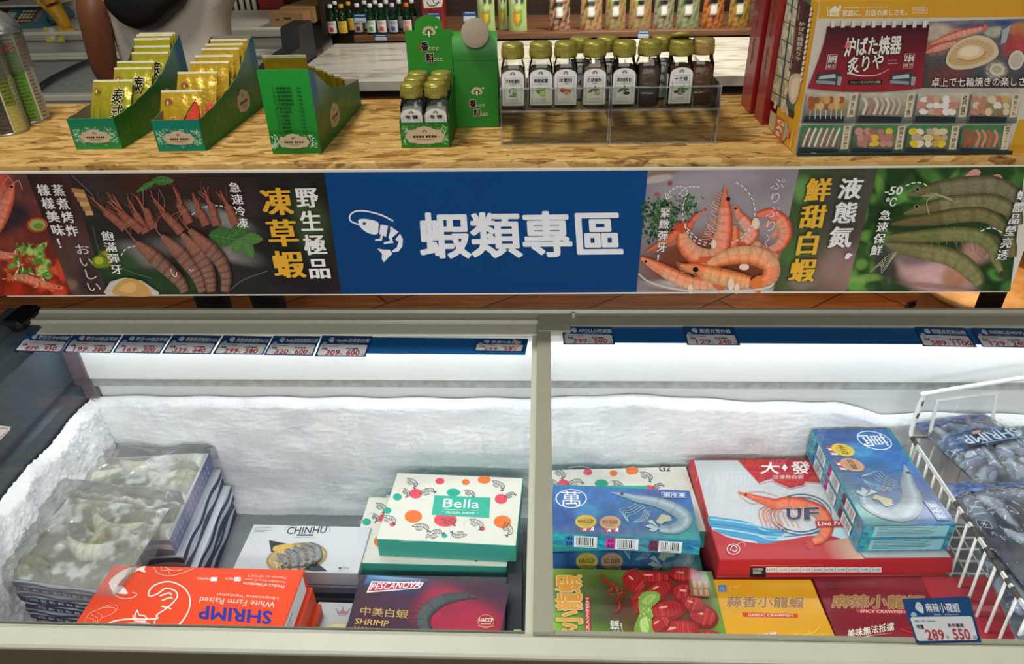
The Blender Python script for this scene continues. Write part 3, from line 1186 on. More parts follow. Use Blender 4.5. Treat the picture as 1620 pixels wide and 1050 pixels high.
# pale crate behind the glove
g = G()
xa, xb = X_at(92, 20, 5.14), X_at(152, 20, 5.14)
g.box((xa, 5.14, 0.925), (xb, 5.36, 1.13), 0.006)
tag(g.build('plastic_crate', 'offw', origin=((xa + xb) / 2, 5.25, 0.925)), 'cream plastic crate on the back counter behind the yellow glove', 'crate')

# brown cartons
xa, xb = X_at(425, 25, 4.62), X_at(480, 25, 4.62)
for i in range(4):
    c = thing('shipping_carton', ((xa + xb) / 2 + i * .02, 4.72 + i * .16, .925), ('brown carton with a printed front at the head of the carton row behind the freezer' if i == 0 else 'brown carton further back in the carton row behind the freezer'), 'carton', 'brown cartons behind the low freezer' if i else None)
    ax, ay, h = xa + i * .018, 4.62 + i * .155, 0.075 + .012 * (i > 0)
    g = G()
    g.box((ax, ay, .925), (ax + (xb - xa), ay + .15, .925 + h), .002)
    g.build('carton_body', 'brown', c)
    if i == 0:
        g = G()
        a = Art(g, (0, ay, .95), (1, 0, 0), (0, 0, 1), 0)
        a.frame(431, 22, 476, 32, .4, '6d5030'); a.rect(449, 27.5, 460, 31, '4a3520'); a.rect(436, 30, 442, 32.5, '4a3520')
        g.build('carton_print', 'print', c)

# grey rack posts and a red panel further back
rk = thing('wire_rack', (X_at(390, 20, 5.0), 5.45, 0), 'tall rack of grey upright bars standing behind the low freezer', 'rack')
for px in (374, 384, 394, 404):
    g = G()
    x = X_at(px, 15, 5.45)
    g.tube([(x, 5.45, 0), (x, 5.45, 1.9)], 0.016, 10)
    g.build('post', 'alu', rk)
g = G(); g.box((X_at(370, 15, 5.45), 5.44, 1.86), (X_at(408, 15, 5.45), 5.46, 1.9), .004); g.build('top_bar', 'alu', rk)
g = G()
xa, xb = X_at(416, 20, 5.5), X_at(456, 20, 5.5)
g.box((xa, 5.44, 0.0), (xb, 5.56, 1.15), .004)
tag(g.build('red_display_board', 'red', origin=((xa + xb) / 2, 5.5, 0)), 'dark red board standing on the floor beside the grey rack posts', 'board')

# ================================================================ marble counter and the drinks shelf behind it
mc = thing('marble_counter', (1.0, 4.2, 0), 'white veined marble-topped island counter behind the strand board shelf', 'counter')
mx0 = f2r + 0.04
g = G(); g.box((mx0, 3.72, 0.748), (3.2, 4.78, 0.80), 0.004); g.build('marble_top', 'marble', mc)
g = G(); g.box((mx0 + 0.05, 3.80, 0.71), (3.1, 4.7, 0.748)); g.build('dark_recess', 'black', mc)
g = G(); g.box((mx0 + 0.02, 3.74, 0.0), (3.15, 4.75, 0.708), 0.003); g.build('wooden_base', 'wood', mc)
ds = thing('drinks_shelf', (1.0, 5.0, 0), 'brown wooden wall shelf of bottles and pouches behind the marble counter', 'shelf')
g = G(); g.box((f2r + 0.16, 4.80, 0.805), (3.2, 5.58, 0.84), 0.002); g.build('shelf_board', 'wood', ds)
g = G(); g.box((f2r + 0.2, 4.85, 0.0), (3.1, 5.58, 0.805)); g.build('shelf_base', 'woodd', ds)
g = G(); xa = X_at(513, 20, 4.82); g.box((xa - .03, 4.82, .84), (xa, 5.58, 1.5), .002); g.build('side_panel', 'woodd', ds)
g = G(); xa = X_at(1183, 20, 4.9); g.box((xa, 4.9, .84), (xa + 1.2, 5.0, 1.02), .002); g.build('end_panel', 'wood', ds)
g = G(); g.box((f2r + 0.2, 5.55, 0.84), (3.1, 5.58, 1.7)); g.build('back_panel', 'woodd', ds)


def shelf_tag(x0, y0, x1, y1, Y, label, n):
    g = G()
    p = UY((x0 + x1) / 2, y1, Y)
    a0, b0 = UY(x0, y1, Y), UY(x1, y0, Y)
    g.box((a0[0], Y, a0[2]), (b0[0], Y + .003, b0[2]), 0, '1f4f80')
    a = Art(g, (0, Y, 0), (1, 0, 0), (0, 0, 1))
    a.rect(x0 + .5, (y0 + y1) / 2 - .5, x1 - .5, y1 - .4, 'c3cdd6')
    a.line([(x0 + 2, y0 + 2.3), (x1 - 2, y0 + 2.3)], .9, 'dfe6ec')
    a.line([(x0 + 2, y1 - 2.5), (x1 - 3, y1 - 2.5)], .9, '8a8f97')
    tag(g.build('shelf_price_tag', 'print', origin=tuple(p)), label, 'price tag')


shelf_tag(593, 54, 612, 64, 4.797, 'blue and white price tag on the shelf edge below the soju bottles', 0)
shelf_tag(1009, 48.5, 1027, 60.5, 4.797, 'blue and white price tag on the shelf edge below the dark pouches', 1)
shelf_tag(560, 22, 579, 36, 4.83, 'blue and white price tag standing before the third clear-labelled bottle', 2)
shelf_tag(675, 20, 696, 34, 4.83, 'blue and white price tag standing against the red carton', 3)
shelf_tag(733, 18, 753, 34, 4.83, 'blue and white price tag standing beside the pale green pouches', 4)


def soju(px, Y, capc, fruit, lab, label, dark=False):
    x = X_at(px, 40, Y)
    b = thing('soju_bottle', (x, Y, 0.84), label, 'bottle', 'soju bottles on the drinks shelf')
    H = .175
    g = G()
    prof = [(.001, 0), (.029, 0), (.031, .003), (.031, .085), (.029, .1), (.019, .12), (.0125, .135), (.0115, .15), (.013, .152), (.013, .158)]
    g.lathe(prof, 20, (x, Y, .84))
    g.build('glass_body', 'bottle', b)
    g = G()
    g.lathe([(.0135, .155), (.0145, .157), (.0145, .174), (.012, .1765)], 16, (x, Y, .84), capc)
    g.build('cap', 'print', b)
    g = G()
    hw = .0315
    th = np.linspace(-1.1, 1.1, 9)
    lo, hi = .84 + .012, .84 + .082
    P = [[(x + hw * math.sin(t), Y - hw * math.cos(t), z) for t in th] for z in np.linspace(hi, lo, 8)]
    K = np.zeros((8, 9, 3)); K[:] = lin(lab)
    K[4:7, 3:6] = lin(fruit); K[1:3, 2:7] = A_(lin(fruit)) * .35 + A_(lin(lab)) * .5
    g.grid(P, K, 0, True)
    g.build('label', 'print', b)


for px, Y, cc, fr, lb, t in (
        (526, 4.87, 'e8e8e8', 'c8403c', 'e6e2d8', 'white-capped green bottle with a red fruit label at the shelf end'),
        (543, 4.87, 'e0b420', 'e0b030', 'e8c548', 'yellow-capped green bottle with a yellow fruit label'),
        (555, 4.98, 'e0b420', 'd0a030', 'd8b840', 'yellow-capped green bottle standing behind the one with the yellow label'),
        (568, 4.89, 'e8e8e8', '7a3a40', 'cfc8be', 'white-capped green bottle behind the standing blue price tag'),
        (588, 4.87, 'e8e8e8', '5aa040', 'dfe4dc', 'white-capped green bottle with a green fruit label'),
        (605, 4.87, 'e8e8e8', 'd05a58', 'e6e2dc', 'white-capped green bottle with a pink fruit label next to the green-fruit one'),
        (623, 4.87, 'c8b8dc', '4a4a90', 'c6c4d4', 'lilac-capped green bottle with a blue berry label'),
        (645, 4.87, 'e06a28', 'd07a50', 'e2cdbf', 'orange-capped green bottle next to the red carton')):
    soju(px, Y, cc, fr, lb, t)
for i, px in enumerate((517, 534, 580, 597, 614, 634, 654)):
    soju(px, 5.02, 'e8e8e8', '8a8a80', '8f938a', 'shaded green bottle in the second row on the drinks shelf')  # second-row labels greyed in colour to look shaded

# red carton
xa, xb = X_at(668, 25, 4.86), X_at(702, 25, 4.86)
rc = thing('red_carton', ((xa + xb) / 2, 4.93, .84), 'red and white upright carton between the soju bottles and pale green pouches', 'carton')
g = G(); g.box((xa, 4.86, .84), (xb, 5.0, 1.10), .002); g.build('carton_body', 'red', rc)
g = G(); a = Art(g, (0, 4.86, .9), (1, 0, 0), (0, 0, 1))
a.poly([(669, 0), (701, 0), (699, 11), (671, 13)], 'e0dad2'); a.curve([(675, 3), (680, 9), (690, 8), (694, 2)], 1.6, '30302e'); a.curve([(684, 0), (688, 5), (697, 4)], 1.2, '30302e')
a.ring((681, 28), 6, 6, 2, '57302a'); a.ring((691, 28), 6, 6, 2, '57302a')
g.build('carton_print', 'print', rc)


def pouch(pl, pr, py, Y, h, base, art, label, group, cat='pouch', lean=0.0, th=.022):
    """stand-up pouch: pillow body with a flat top seal"""
    a0, b0 = UY(pl, py, Y), UY(pr, py, Y)
    w = b0[0] - a0[0]
    x = (a0[0] + b0[0]) / 2
    z = .84
    o = thing('food_pouch', (x, Y, z), label, cat, group)
    g = G()
    ny, nx = 15, 11
    v = np.linspace(0, 1, ny); u = np.linspace(-1, 1, nx)
    for sgn in (-1, 1):
        P, K = [], []
        for vi in v:
            t = th * (math.sin(min(1, (1 - vi) * 1.6) * math.pi / 2)) * (0.35 + 0.65 * min(1, (1 - vi) * 1.3))
            P.append([(x + ui * w / 2 * (1 - .05 * math.sin(vi * 3.1)), Y + lean * vi + sgn * t * (1 - ui * ui) ** .6 * (1 + .06 * math.sin(9 * ui + 7 * vi)), z + vi * h) for ui in u])
            K.append([art((ui + 1) / 2, vi) if sgn < 0 else lin(base) for ui in u])
        g.grid(P, A_(K), 0, True)
    g.build('pouch_body', 'foil', o)
    g = G()
    g.box((x - w / 2, Y + lean - .002, z + h - .004), (x + w / 2, Y + lean + .002, z + h + .02), 0, base)
    g.build('top_seal', 'foil', o)


def art_green(u, v):
    d = math.hypot((u - .5) / .32, (v - .3) / .2)
    if d < .5: return lin('e8c030')
    if d < .9: return lin('d98a3a') if u < .5 else lin('7da04a')
    if .58 < v < .75 and .12 < u < .88: return lin('33402f') if int(u * 14) % 2 else lin('cfdcb0')
    return lin('b5cd7f') if v < .85 else lin('7fae3c')


def mk_art(c1, c2, c3, side):
    def f(u, v):
        if v > .78: return lin('14120f') if abs(u - .45) > .13 or v < .85 else lin('d9a730')
        if abs(u - .5) < .12 and .25 < v < .75: return lin('f0ece0') if (int(v * 22) % 2) else lin('1d1a16')
        n = math.sin(u * 19 + v * 7) * math.sin(v * 23 - u * 5)
        if v < .55 or abs(u - .5) > .2:
            return tuple(.62 * k for k in (lin(c1) if n > .3 else lin(c2) if n > -.35 else lin(c3)))
        return lin(side)
    return f


for i, (a_, b_, Y) in enumerate(((756, 784, 4.9), (788, 803, 4.96), (805, 834, 4.88))):
    pouch(a_, b_, 48, Y, .26, '8fb84e', art_green, ('pale green pouch beside the red carton', 'pale green pouch half hidden between two others', 'pale green pouch in front, nearest the dark pouches')[i], 'pale green pouches')
pal = [('c8643a', 'd9c49a', '4a4030', '14120f', 'dark pouch with orange and white print, first of the dark pouches'), ('d9b040', 'd8c8a4', 'c05a30', '14120f', 'dark pouch with orange and white print, second of the dark pouches'),
       ('9cb04a', 'd0b487', 'c66a40', '8fa83c', 'yellow-green pouch with a dark top, third in the dark pouch row'), ('a4b850', 'd8ab86', 'c87850', '8fa83c', 'yellow-green pouch with a dark top, fourth in the dark pouch row'),
       ('b9a078', 'c8c4b0', '5a8a3a', '1c1f22', 'black pouch of vegetable print, fifth in the dark pouch row'), ('9fae6a', 'c8c0a8', '6a9a3a', '1c1f22', 'black pouch of vegetable print, sixth in the dark pouch row'),
       ('d8652a', 'e2a040', '8a3020', '1a120c', 'black pouch of orange curry print, seventh in the dark pouch row'), ('e0782c', 'c8b050', '6a7a30', '1a120c', 'black pouch of orange curry print, last in the dark pouch row')]
for (a_, b_), p_ in zip(((868, 902), (917, 952), (956, 989), (993, 1029), (1032, 1064), (1068, 1104), (1108, 1142), (1149, 1182)), pal):
    pouch(a_, b_, 47, 4.88, .25, '16130f', mk_art(*p_[:4]), p_[4], 'dark food pouches')

# ================================================================ person bending behind the counter
PY = 2.5
pxc = X_at(272, 40, PY)
pe = thing('person', (pxc, PY, 0), 'person in a white shirt and black sling bag leaning over the low freezer', 'person')
X = lambda d: pxc + d
sk = 'skin_tone'
M[sk] = plain('brown_skin', '7d4b30', 0.5, 0, 0.08, 40)
M['shirt'] = plain('white_cotton', 'cfc8ba', 0.8, 0, 0.05, 60, 0.1)
M['trouser'] = plain('black_trousers', '121214', 0.8, 0, 0.1, 60)
M['bag'] = plain('black_nylon', '101012', 0.55, 0, 0.1, 80, 0.15)
M['hair'] = plain('black_hair', '0c0a09', 0.5, 0, 0.2, 120, 0.3)
aL = [UY(150, -40, PY - .06), UY(146, 14, PY - .12), UY(168, 120, PY - .06)]
J = [((X(0), PY, .92), (.15, .11)), ((X(0), PY, 1.08), (.14, .10)), ((X(0), PY - .01, 1.25), (.16, .11)), ((X(0), PY - .02, 1.38), (.13, .09)), ((X(0), PY - .04, 1.46), (.055, .055)),
     ((X(0), PY - .07, 1.54), (.07, .08)), ((X(0), PY - .08, 1.62), (.082, .095)), ((X(0), PY - .07, 1.69), (.06, .07)),
     ((X(-.19), PY - .03, 1.385), (.065, .06)), (tuple(aL[1]), (.05, .05)), (tuple(aL[2]), (.043, .045)), ((aL[2][0] + .05, PY + .12, .98), (.032, .032)), ((aL[2][0] + .07, PY + .22, .90), (.026, .022)), ((aL[2][0] + .08, PY + .28, .87), (.04, .016)),
     ((X(.19), PY - .03, 1.385), (.065, .06)), ((X(.33), PY - .05, 1.50), (.05, .05)), ((X(.345), PY - .09, 1.56), (.042, .042)), ((X(.22), PY - .2, 1.60), (.026, .024)), ((X(.16), PY - .2, 1.62), (.035, .016)),
     ((X(-.1), PY, .84), (.09, .09)), ((X(-.11), PY - .03, .48), (.058, .06)), ((X(-.115), PY + .02, .10), (.038, .04)), ((X(-.12), PY - .10, .04), (.04, .03)),
     ((X(.1), PY, .84), (.09, .09)), ((X(.11), PY - .03, .48), (.058, .06)), ((X(.115), PY + .02, .10), (.038, .04)), ((X(.12), PY - .10, .04), (.04, .03))]
E_ = [(0, 1), (1, 2), (2, 3), (3, 4), (4, 5), (5, 6), (6, 7), (3, 8), (8, 9), (9, 10), (10, 11), (11, 12), (12, 13), (3, 14), (14, 15), (15, 16), (16, 17), (17, 18), (0, 19), (19, 20), (20, 21), (21, 22), (0, 23), (23, 24), (24, 25), (25, 26)]
for h_, sgn in ((13, 1), (18, -1)):
    hp = A_(J[h_][0])
    for i, (dx, l) in enumerate(((-.03, .06), (-.01, .075), (.01, .07), (.03, .055))):
        b = len(J)
        J += [(tuple(hp + (dx, .03, -.004)), .0095), (tuple(hp + (dx * 1.1, .03 + l * .6, -.012)), .0085), (tuple(hp + (dx * 1.15, .03 + l, -.03)), .0075)]
        E_ += [(h_, b), (b, b + 1), (b + 1, b + 2)]
    b = len(J)
    J += [(tuple(hp + (sgn * .042, -.005, -.006)), .011), (tuple(hp + (sgn * .062, .025, -.018)), .009)]
    E_ += [(h_, b), (b, b + 1)]
skin('body', J, E_, sk, pe, sub=2)
g = G()
fc = A_((X(0), PY - .175, 1.62))
for s_ in (-1, 1):
    g.lathe([(.001, -.011), (.009, -.007), (.0115, 0), (.009, .007), (.001, .011)], 12, fc + (s_ * .032, .012, .01), 'f0ece4')
g.build('eyes', 'print', pe)
g = G()
g.lathe([(.075, 0), (.098, .03), (.104, .07), (.09, .105), (.055, .125), (.005, .13)], 24, (X(0), PY - .062, 1.625), squash=(.92, 1.08))
g.build('hair', 'hair', pe)
# shirt: torso with two short sleeves
J = [((X(0), PY, .86), (.205, .14)), ((X(0), PY, 1.0), (.2, .14)), ((X(0), PY - .005, 1.15), (.205, .14)), ((X(0), PY - .01, 1.27), (.2, .135)), ((X(0), PY - .02, 1.37), (.15, .1)), ((X(0), PY - .035, 1.425), (.075, .07)),
     ((X(-.19), PY - .03, 1.385), (.08, .075)), (tuple(A_(aL[1]) + (.001, 0, -.012)), (.07, .07)), ((X(.19), PY - .03, 1.385), (.08, .075)), ((X(.275), PY - .035, 1.45), (.068, .068))]
skin('shirt', J, [(0, 1), (1, 2), (2, 3), (3, 4), (4, 5), (4, 6), (6, 7), (4, 8), (8, 9)], 'shirt', pe, sub=2)
J = [((X(0), PY, .93), (.18, .125)), ((X(-.1), PY, .8), (.1, .105)), ((X(-.11), PY - .03, .48), (.078, .08)), ((X(-.115), PY + .02, .09), (.062, .066)), ((X(.1), PY, .8), (.1, .105)), ((X(.11), PY - .03, .48), (.078, .08)), ((X(.115), PY + .02, .09), (.062, .066))]
skin('trousers', J, [(0, 1), (1, 2), (2, 3), (0, 4), (4, 5), (5, 6)], 'trouser', pe, sub=2)
for s_ in (-1, 1):
    g = G()
    g.lathe([(.04, 0), (.052, .008), (.052, .03), (.045, .06), (.038, .075)], 20, (X(s_ * .118), PY - .05, 0), squash=(.9, 2.2))
    g.build('shoe', 'bag', pe)
# black bag across the chest, in front of the shirt
g = G()
by = PY - .175
ol = [UY(*p, by) for p in cr([(160, -60), (166, 0), (182, 24), (205, 42), (228, 48), (252, 40), (274, 20), (290, 0), (304, -60), (230, -75)], 5, True)]
n_ = len(ol); ct = np.mean(ol, 0)
vs = [ct + (p - ct) * k + A_((0, d, 0)) for k, d in ((.0, -.055), (.55, -.05), (.88, -.035), (1.0, 0), (.97, .035)) for p in ol]
fs = [(r_ * n_ + i, r_ * n_ + (i + 1) % n_, (r_ + 1) * n_ + (i + 1) % n_, (r_ + 1) * n_ + i) for r_ in range(4) for i in range(n_)]
g.add(vs, fs, None, 0, True)
g.build('sling_bag', 'bag', pe)
g = G()
st = [A_((X(-.12), by + .02, 1.36)), A_((X(-.02), PY - .17, 1.41)), A_((X(.09), PY - .1, 1.46)), A_((X(.13), PY + .06, 1.43)), A_((X(.05), PY + .14, 1.3)), A_((X(-.1), PY + .16, 1.2))]
g.tube(cr(st, 6), .017, 8, flat=.3)
g.build('bag_strap', 'bag', pe)
# ================================================================ goods on the counter shelf
rnd = random.Random(11)


def sun_logo(a, cx, cy, s, col='e8d8c0', rays='8a3a22', up=1):
    """fan of rays over a drop"""
    for i in range(9):
        t = math.pi * (i + .5) / 9
        d = A_((math.cos(t), up * math.sin(t)))
        e = A_((-d[1], d[0]))
        c = A_((cx, cy))
        a.k -= (1 if i else 0)
        a.poly([c + d * s * .62 - e * s * .10, c + d * s * 1.0 - e * s * .13, c + d * s * 1.06, c + d * s * 1.0 + e * s * .13, c + d * s * .62 + e * s * .10], col)
    for i in range(7):
        t = math.pi * (i + .5) / 7
        d = A_((math.cos(t), up * math.sin(t)))
        a.k -= (1 if i else 0)
        a.line([A_((cx, cy)) + d * s * .26, A_((cx, cy)) + d * s * .56], s * .1, rays)
    a.blob([(cx, cy + up * s * .42), (cx + s * .17, cy + up * s * .05), (cx, cy - up * s * .5), (cx - s * .17, cy + up * s * .05)], 'f2eee6', 4)
    for d in (-1, 1):
        a.rect(cx + d * s * .62 - s * .26, cy - up * s * .04, cx + d * s * .62 + s * .26, cy - up * s * .22, col)


def leafs(a, x0, y0, x1, y1, n, cols, s=.004, dirs=None):
    k0 = a.k
    for i in range(n):
        x, y = rnd.uniform(x0, x1), rnd.uniform(y0, y1)
        t = rnd.uniform(0, 6.3) if dirs is None else dirs + rnd.uniform(-.8, .8)
        l = s * rnd.uniform(.6, 1.5)
        d = A_((math.cos(t), math.sin(t))) * l
        e = A_((-d[1], d[0])) * .28
        a.k = k0 + i % 4
        c = A_((x, y))
        a.poly([c - d, c + e, c + d, c - e], rnd.choice(cols))
    a.k = k0 + 4


def plaque(a, cx, cy, w, h, txt=True, sc=1.0):
    pts = []
    for t in np.linspace(0, 2 * math.pi, 40, endpoint=False):
        q = 1 + .05 * math.cos(8 * t)
        c, s_ = math.cos(t), math.sin(t)
        pts.append((cx + w / 2 * q * math.copysign(abs(c) ** .55, c), cy + h / 2 * q * math.copysign(abs(s_) ** .7, s_) + (h * .16 * max(0, 1 - abs(c) * 3.2) if s_ > 0 else 0)))
    a.poly(pts, 'c9b79c')
    sun_logo(a, cx, cy + h * .26, h * .16, '6b3f2a', '6b3f2a')
    if txt:
        k0 = a.k
        for i in range(4):
            a.k = k0
            a.rect(cx - w * .31 + i * w * .075, cy - h * .09, cx - w * .25 + i * w * .075, cy + h * .06, '33241a')
            a.k = k0
            a.rect(cx + w * .025 + i * w * .075, cy - h * .09, cx + w * .085 + i * w * .075, cy + h * .06, '33241a')
        a.line([(cx - w * .42, cy - h * .015), (cx - w * .34, cy - h * .015)], h * .025, '8a7258')
        a.line([(cx + w * .34, cy - h * .015), (cx + w * .42, cy - h * .015)], h * .025, '8a7258')
        a.line([(cx - w * .22, cy - h * .2), (cx + w * .22, cy - h * .2)], h * .03, '7d684f')
        a.line([(cx - w * .12, cy - h * .29), (cx + w * .12, cy - h * .29)], h * .025, '7d684f')


TW, TD, TH, TF = .086, .325, .141, .055
TPROF = [(0, TF), (.03, .057), (.08, .062), (.13, .070), (.18, .079), (.22, .092), (.26, .112), (.295, .131), (TD, TH)]


def tray(x, y, label, flip, seed, front='0d7d5e', low='2f8a3c'):
    """dispensing box for sachets: low front, sides sweeping up to a tall back. Built at the origin, then set down."""
    T = (Matrix.Rotation(math.pi, 4, 'Z') if flip else Matrix.Identity(4))
    root = thing('sachet_display_box', (0, 0, 0), label, 'display box')
    w = TW / 2
    prof = cr([A_(p) for p in TPROF], 3)
    prof = [(p[0], p[1] + (.0012 * math.sin(p[0] * 140 + seed) if not flip else 0)) for p in prof]
    g = G()
    for s in (-1, 1):                                        # side panels
        ol = [(s * w, 0, 0), (s * w, TD, 0)] + [(s * w, p[0], p[1]) for p in prof[::-1]]
        g.prism(ol, (-s * .0006, 0, 0), '2c8a34')
    g.box((-w, 0, 0), (w, .0006, TF), 0, '1d8a4a')
    g.box((-w, TD - .0006, 0), (w, TD, TH), 0, '1f9a3a')
    g.box((-w, 0, 0), (w, TD, .0006), 0, '2f8a3c')
    # side art: green meadow fading to blue at the top of the back
    for s in (-1, 1):
        O = (s * w, 0 if s > 0 else TD, 0)
        a = Art(g, O, (0, s, 0), (0, 0, 1), 0, mp=lambda p: p)
        n1, n2 = 24, 12
        P, K = [], []
        for j in range(n2):
            row, kr = [], []
            for i in range(n1):
                yy = TD * i / (n1 - 1)
                hh = np.interp(yy, [p[0] for p in prof], [p[1] for p in prof]) - .0005
                z = hh * j / (n2 - 1)
                u = yy if s > 0 else TD - yy
                row.append(a.at((u, z)))
                gC = A_(lin('1d7a24')) * (1 - z / .075) + A_(lin('0f6a22')) * (z / .075) if z < .075 else A_(lin('1a7a30'))
                if yy < .14:
                    gC = gC * .8 + A_(lin('0a7a28')) * .2
                m_ = np.clip((z - .06) / .05, 0, 1) * np.clip((yy - .17) / .08, 0, 1)
                gC = gC * (1 - m_) + A_(lin('7fa8a8' if yy < .29 else '1f78b4')) * m_
                b_ = math.exp(-((z - .04) / .018) ** 2) * (.5 + .5 * math.sin(yy * 60 + z * 90)) * np.clip((yy - .06) / .06, 0, 1)
                gC = gC * (1 - .45 * b_) + A_(lin('8a8f3a')) * .45 * b_
                kr.append(gC)
            P.append(row); K.append(kr)
        g.grid(P, K, 0, False)
        a.k += 1
        sg = (lambda yy: yy) if s > 0 else (lambda yy: TD - yy)
        k0 = a.k
        for i in range(110):
            yy = rnd.uniform(.02, TD - .01); z = rnd.uniform(.008, .06)
            if z > np.interp(yy, [p[0] for p in prof], [p[1] for p in prof]) - .012:
                continue
            l = rnd.uniform(.004, .013)
            a.k = k0 + i % 3
            a.line([(sg(yy), z), (sg(yy + rnd.uniform(-.006, .006)), z + l)], .0007, rnd.choice(['6f9a3c', '8fae58', 'a3b86a', '4d8a30', '5f8f48']))
        a.k = k0 + 4
        plaque(a, sg(.21), .035, .062, .036)
    # front art
    a = Art(g, (-w, 0, 0), (1, 0, 0), (0, 0, 1), 0, mp=lambda p: p)
    a.paint([(0.0003, TF - .0003), (TW - .0003, TF - .0003), (TW - .0003, .0003), (.0003, .0003)], 10, 14, [front, front, low, low])
    leafs(a, .004, .012, .018, .036, 46, ['7fb89a', '9cc9ae', '5d9f78', 'b5d8c0'], .0032)
    leafs(a, TW - .018, .012, TW - .004, .036, 46, ['7fb89a', '9cc9ae', '5d9f78', 'b5d8c0'], .0032)
    leafs(a, .016, .033, TW - .016, .039, 26, ['7fb89a', '9cc9ae', '5d9f78', 'b5d8c0'], .0024)
    leafs(a, .016, .006, TW - .016, .011, 9, ['7fb89a', '9cc9ae'], .0018)
    plaque(a, TW / 2, .0225, .053, .021)
    # back art: tick list and plaque
    a = Art(g, (w, TD, 0), (-1, 0, 0), (0, 0, 1), 0, mp=lambda p: p)
    a.paint([(0, TH), (TW, TH), (TW, 0), (0, 0)], 8, 16, ['1a9a34', '1a9a34', '1f7a1f', '1f7a1f'])
    names = ['椒鹽雞肉粉', '胡椒鹽香料', '泰式酸辣粉', '蒜味胡椒粉', '印度咖哩粉', '雞肉香包', '牛肉香包', '五香粉', '八角粒', '花椒鹽', '香蒜粉', '花椒粉']
    gr = ['30g', '30g', '30g', '15g', '15g', '12g', '12g', '15g', '10g', '15g', '30g', '25g']
    for i in range(12):
        zt = .1135 - i * .0064
        x0 = .0205
        if i == 5:
            a.line([(x0, zt - .0028), (x0 + .0015, zt - .0045), (x0 + .0045, zt + .0002)], .0012, '0d1a0d')
        else:
            a.frame(x0, zt - .0042, x0 + .0036, zt - .0004, .0005, '14401a')
        nm = names[i]
        a.text(nm, (x0 + .0062, zt - .0048), (x0 + .0062 + .0052 * len(nm), zt - .0048), (x0 + .0062, zt), '12351a', .015)
        a.text(gr[i], (.061, zt - .0046), (.0685, zt - .0046), (.061, zt - .0006), '12351a', .01)
    leafs(a, .003, .012, .015, .034, 40, ['8fc79a', 'c9e6cf', '3d8a4a', 'a8d6b0'], .003)
    leafs(a, TW - .015, .012, TW - .003, .036, 44, ['8fc79a', 'c9e6cf', '3d8a4a', 'a8d6b0'], .003)
    leafs(a, .014, .03, TW - .014, .036, 26, ['5da03a', '8fc060', '3d8a2a'], .0028)
    plaque(a, TW / 2, .0225, .053, .021)
    g.V = [tuple(T @ Vector((v[0], v[1] - TD / 2, v[2]))) for v in g.V]
    g.build('tray_body', 'print', root)
    g = G()
    e = .0008
    for s in (-1, 1):
        ol = [(s * (w - e), e, e), (s * (w - e), TD - e, e)] + [(s * (w - e), min(max(p[0], e), TD - e), p[1] + .0003) for p in prof[::-1]]
        g.prism(ol, (-s * .0004, 0, 0))
    g.box((-w + e, e, e), (w - e, e + .0004, TF + .0003)); g.box((-w + e, TD - e - .0004, e), (w - e, TD - e, TH + .0003)); g.box((-w + e, e, e), (w - e, TD - e, e + .0004))
    g.V = [tuple(T @ Vector((v[0], v[1] - TD / 2, v[2]))) for v in g.V]
    g.build('card_lining', 'cardi', root)
    root.location = (x, y + TD / 2, ST)
    return root


def sachet(top, base, x, w, skew, artfn, label, group, deco=None, back='a8972a'):
    """pillow sachet leaning from base (y, z) to top (y, z)"""
    o = thing('seasoning_sachet', (x, (top[0] + base[0]) / 2, base[1]), label, 'sachet', group)
    ty, tz = top
    by_, bz = base
    L_ = math.hypot(ty - by_, tz - bz)
    up = A_((skew, ty - by_, tz - bz)) / L_
    nn = np.cross((1, 0, 0), up); nn /= np.linalg.norm(nn)   # towards the viewer-side face
    ny, nx = 20, 15
    g = G()
    for sg in (1, -1):
        P, K = [], []
        for v in np.linspace(0, 1, ny):
            row, kr = [], []
            for u in np.linspace(-1, 1, nx):
                t = .0036 * (max(0, 1 - u * u)) ** .6 * max(0, min(1, (.93 - v) / .18, v / .12 + .05)) ** .7
                t += .0006 * math.sin(11 * u + 9 * v) * (v < .93)
                p = A_((x + u * w / 2, by_, bz)) + up * (v * L_) + nn * (t * sg + .0004 * sg)
                row.append(p); kr.append(artfn((u + 1) / 2, v) if sg > 0 else lin(back))
            P.append(row); K.append(kr)
        g.grid(P, K, 0, True)
    if deco:
        deco(g, A_((x, by_, bz)), up, L_, nn)
    g.build('sachet_body', 'foil', o)
    g = G()
    p0 = A_((x - w / 2, by_, bz)) + up * (L_ * .985)
    g.prism([p0 + nn * .0008, p0 + A_((w, 0, 0)) + nn * .0008, p0 + A_((w, 0, 0)) + nn * .0008 + up * .0042, p0 + nn * .0008 + up * .0042], nn * -.0016, 'e6dfbb')
    g.build('top_seal', 'foil', o)
    return o, A_((x, by_, bz)), up, L_, nn


def art_y(u, v):
    c = A_(lin('8f8a1c')) * (1 - v) + A_(lin('a39a1e')) * v
    if v < .55:
        k = min(1, (.55 - v) / .3); c = c * (1 - k) + A_(lin('66801c')) * k
    return tuple(c)


def art_o(u, v):
    c = A_(lin('b3921c'))
    if v < .6:
        k = min(1, (.6 - v) / .35); c = c * (1 - k) + A_(lin('b8501e')) * k
    return tuple(c)


XA, XB, XC = -.807, -.646, -.432
tray(XA, 1.264, 'green display box of yellow sachets next to the spray cans', False, 0)
tray(XB, 1.2475, 'green display box of yellow and orange sachets, middle of the three sachet boxes', False, 2, '07806f', '0d7f62')
tray(XC, 1.2265, 'green display box turned back-to-front showing a tick list on its tall back', True, 4)


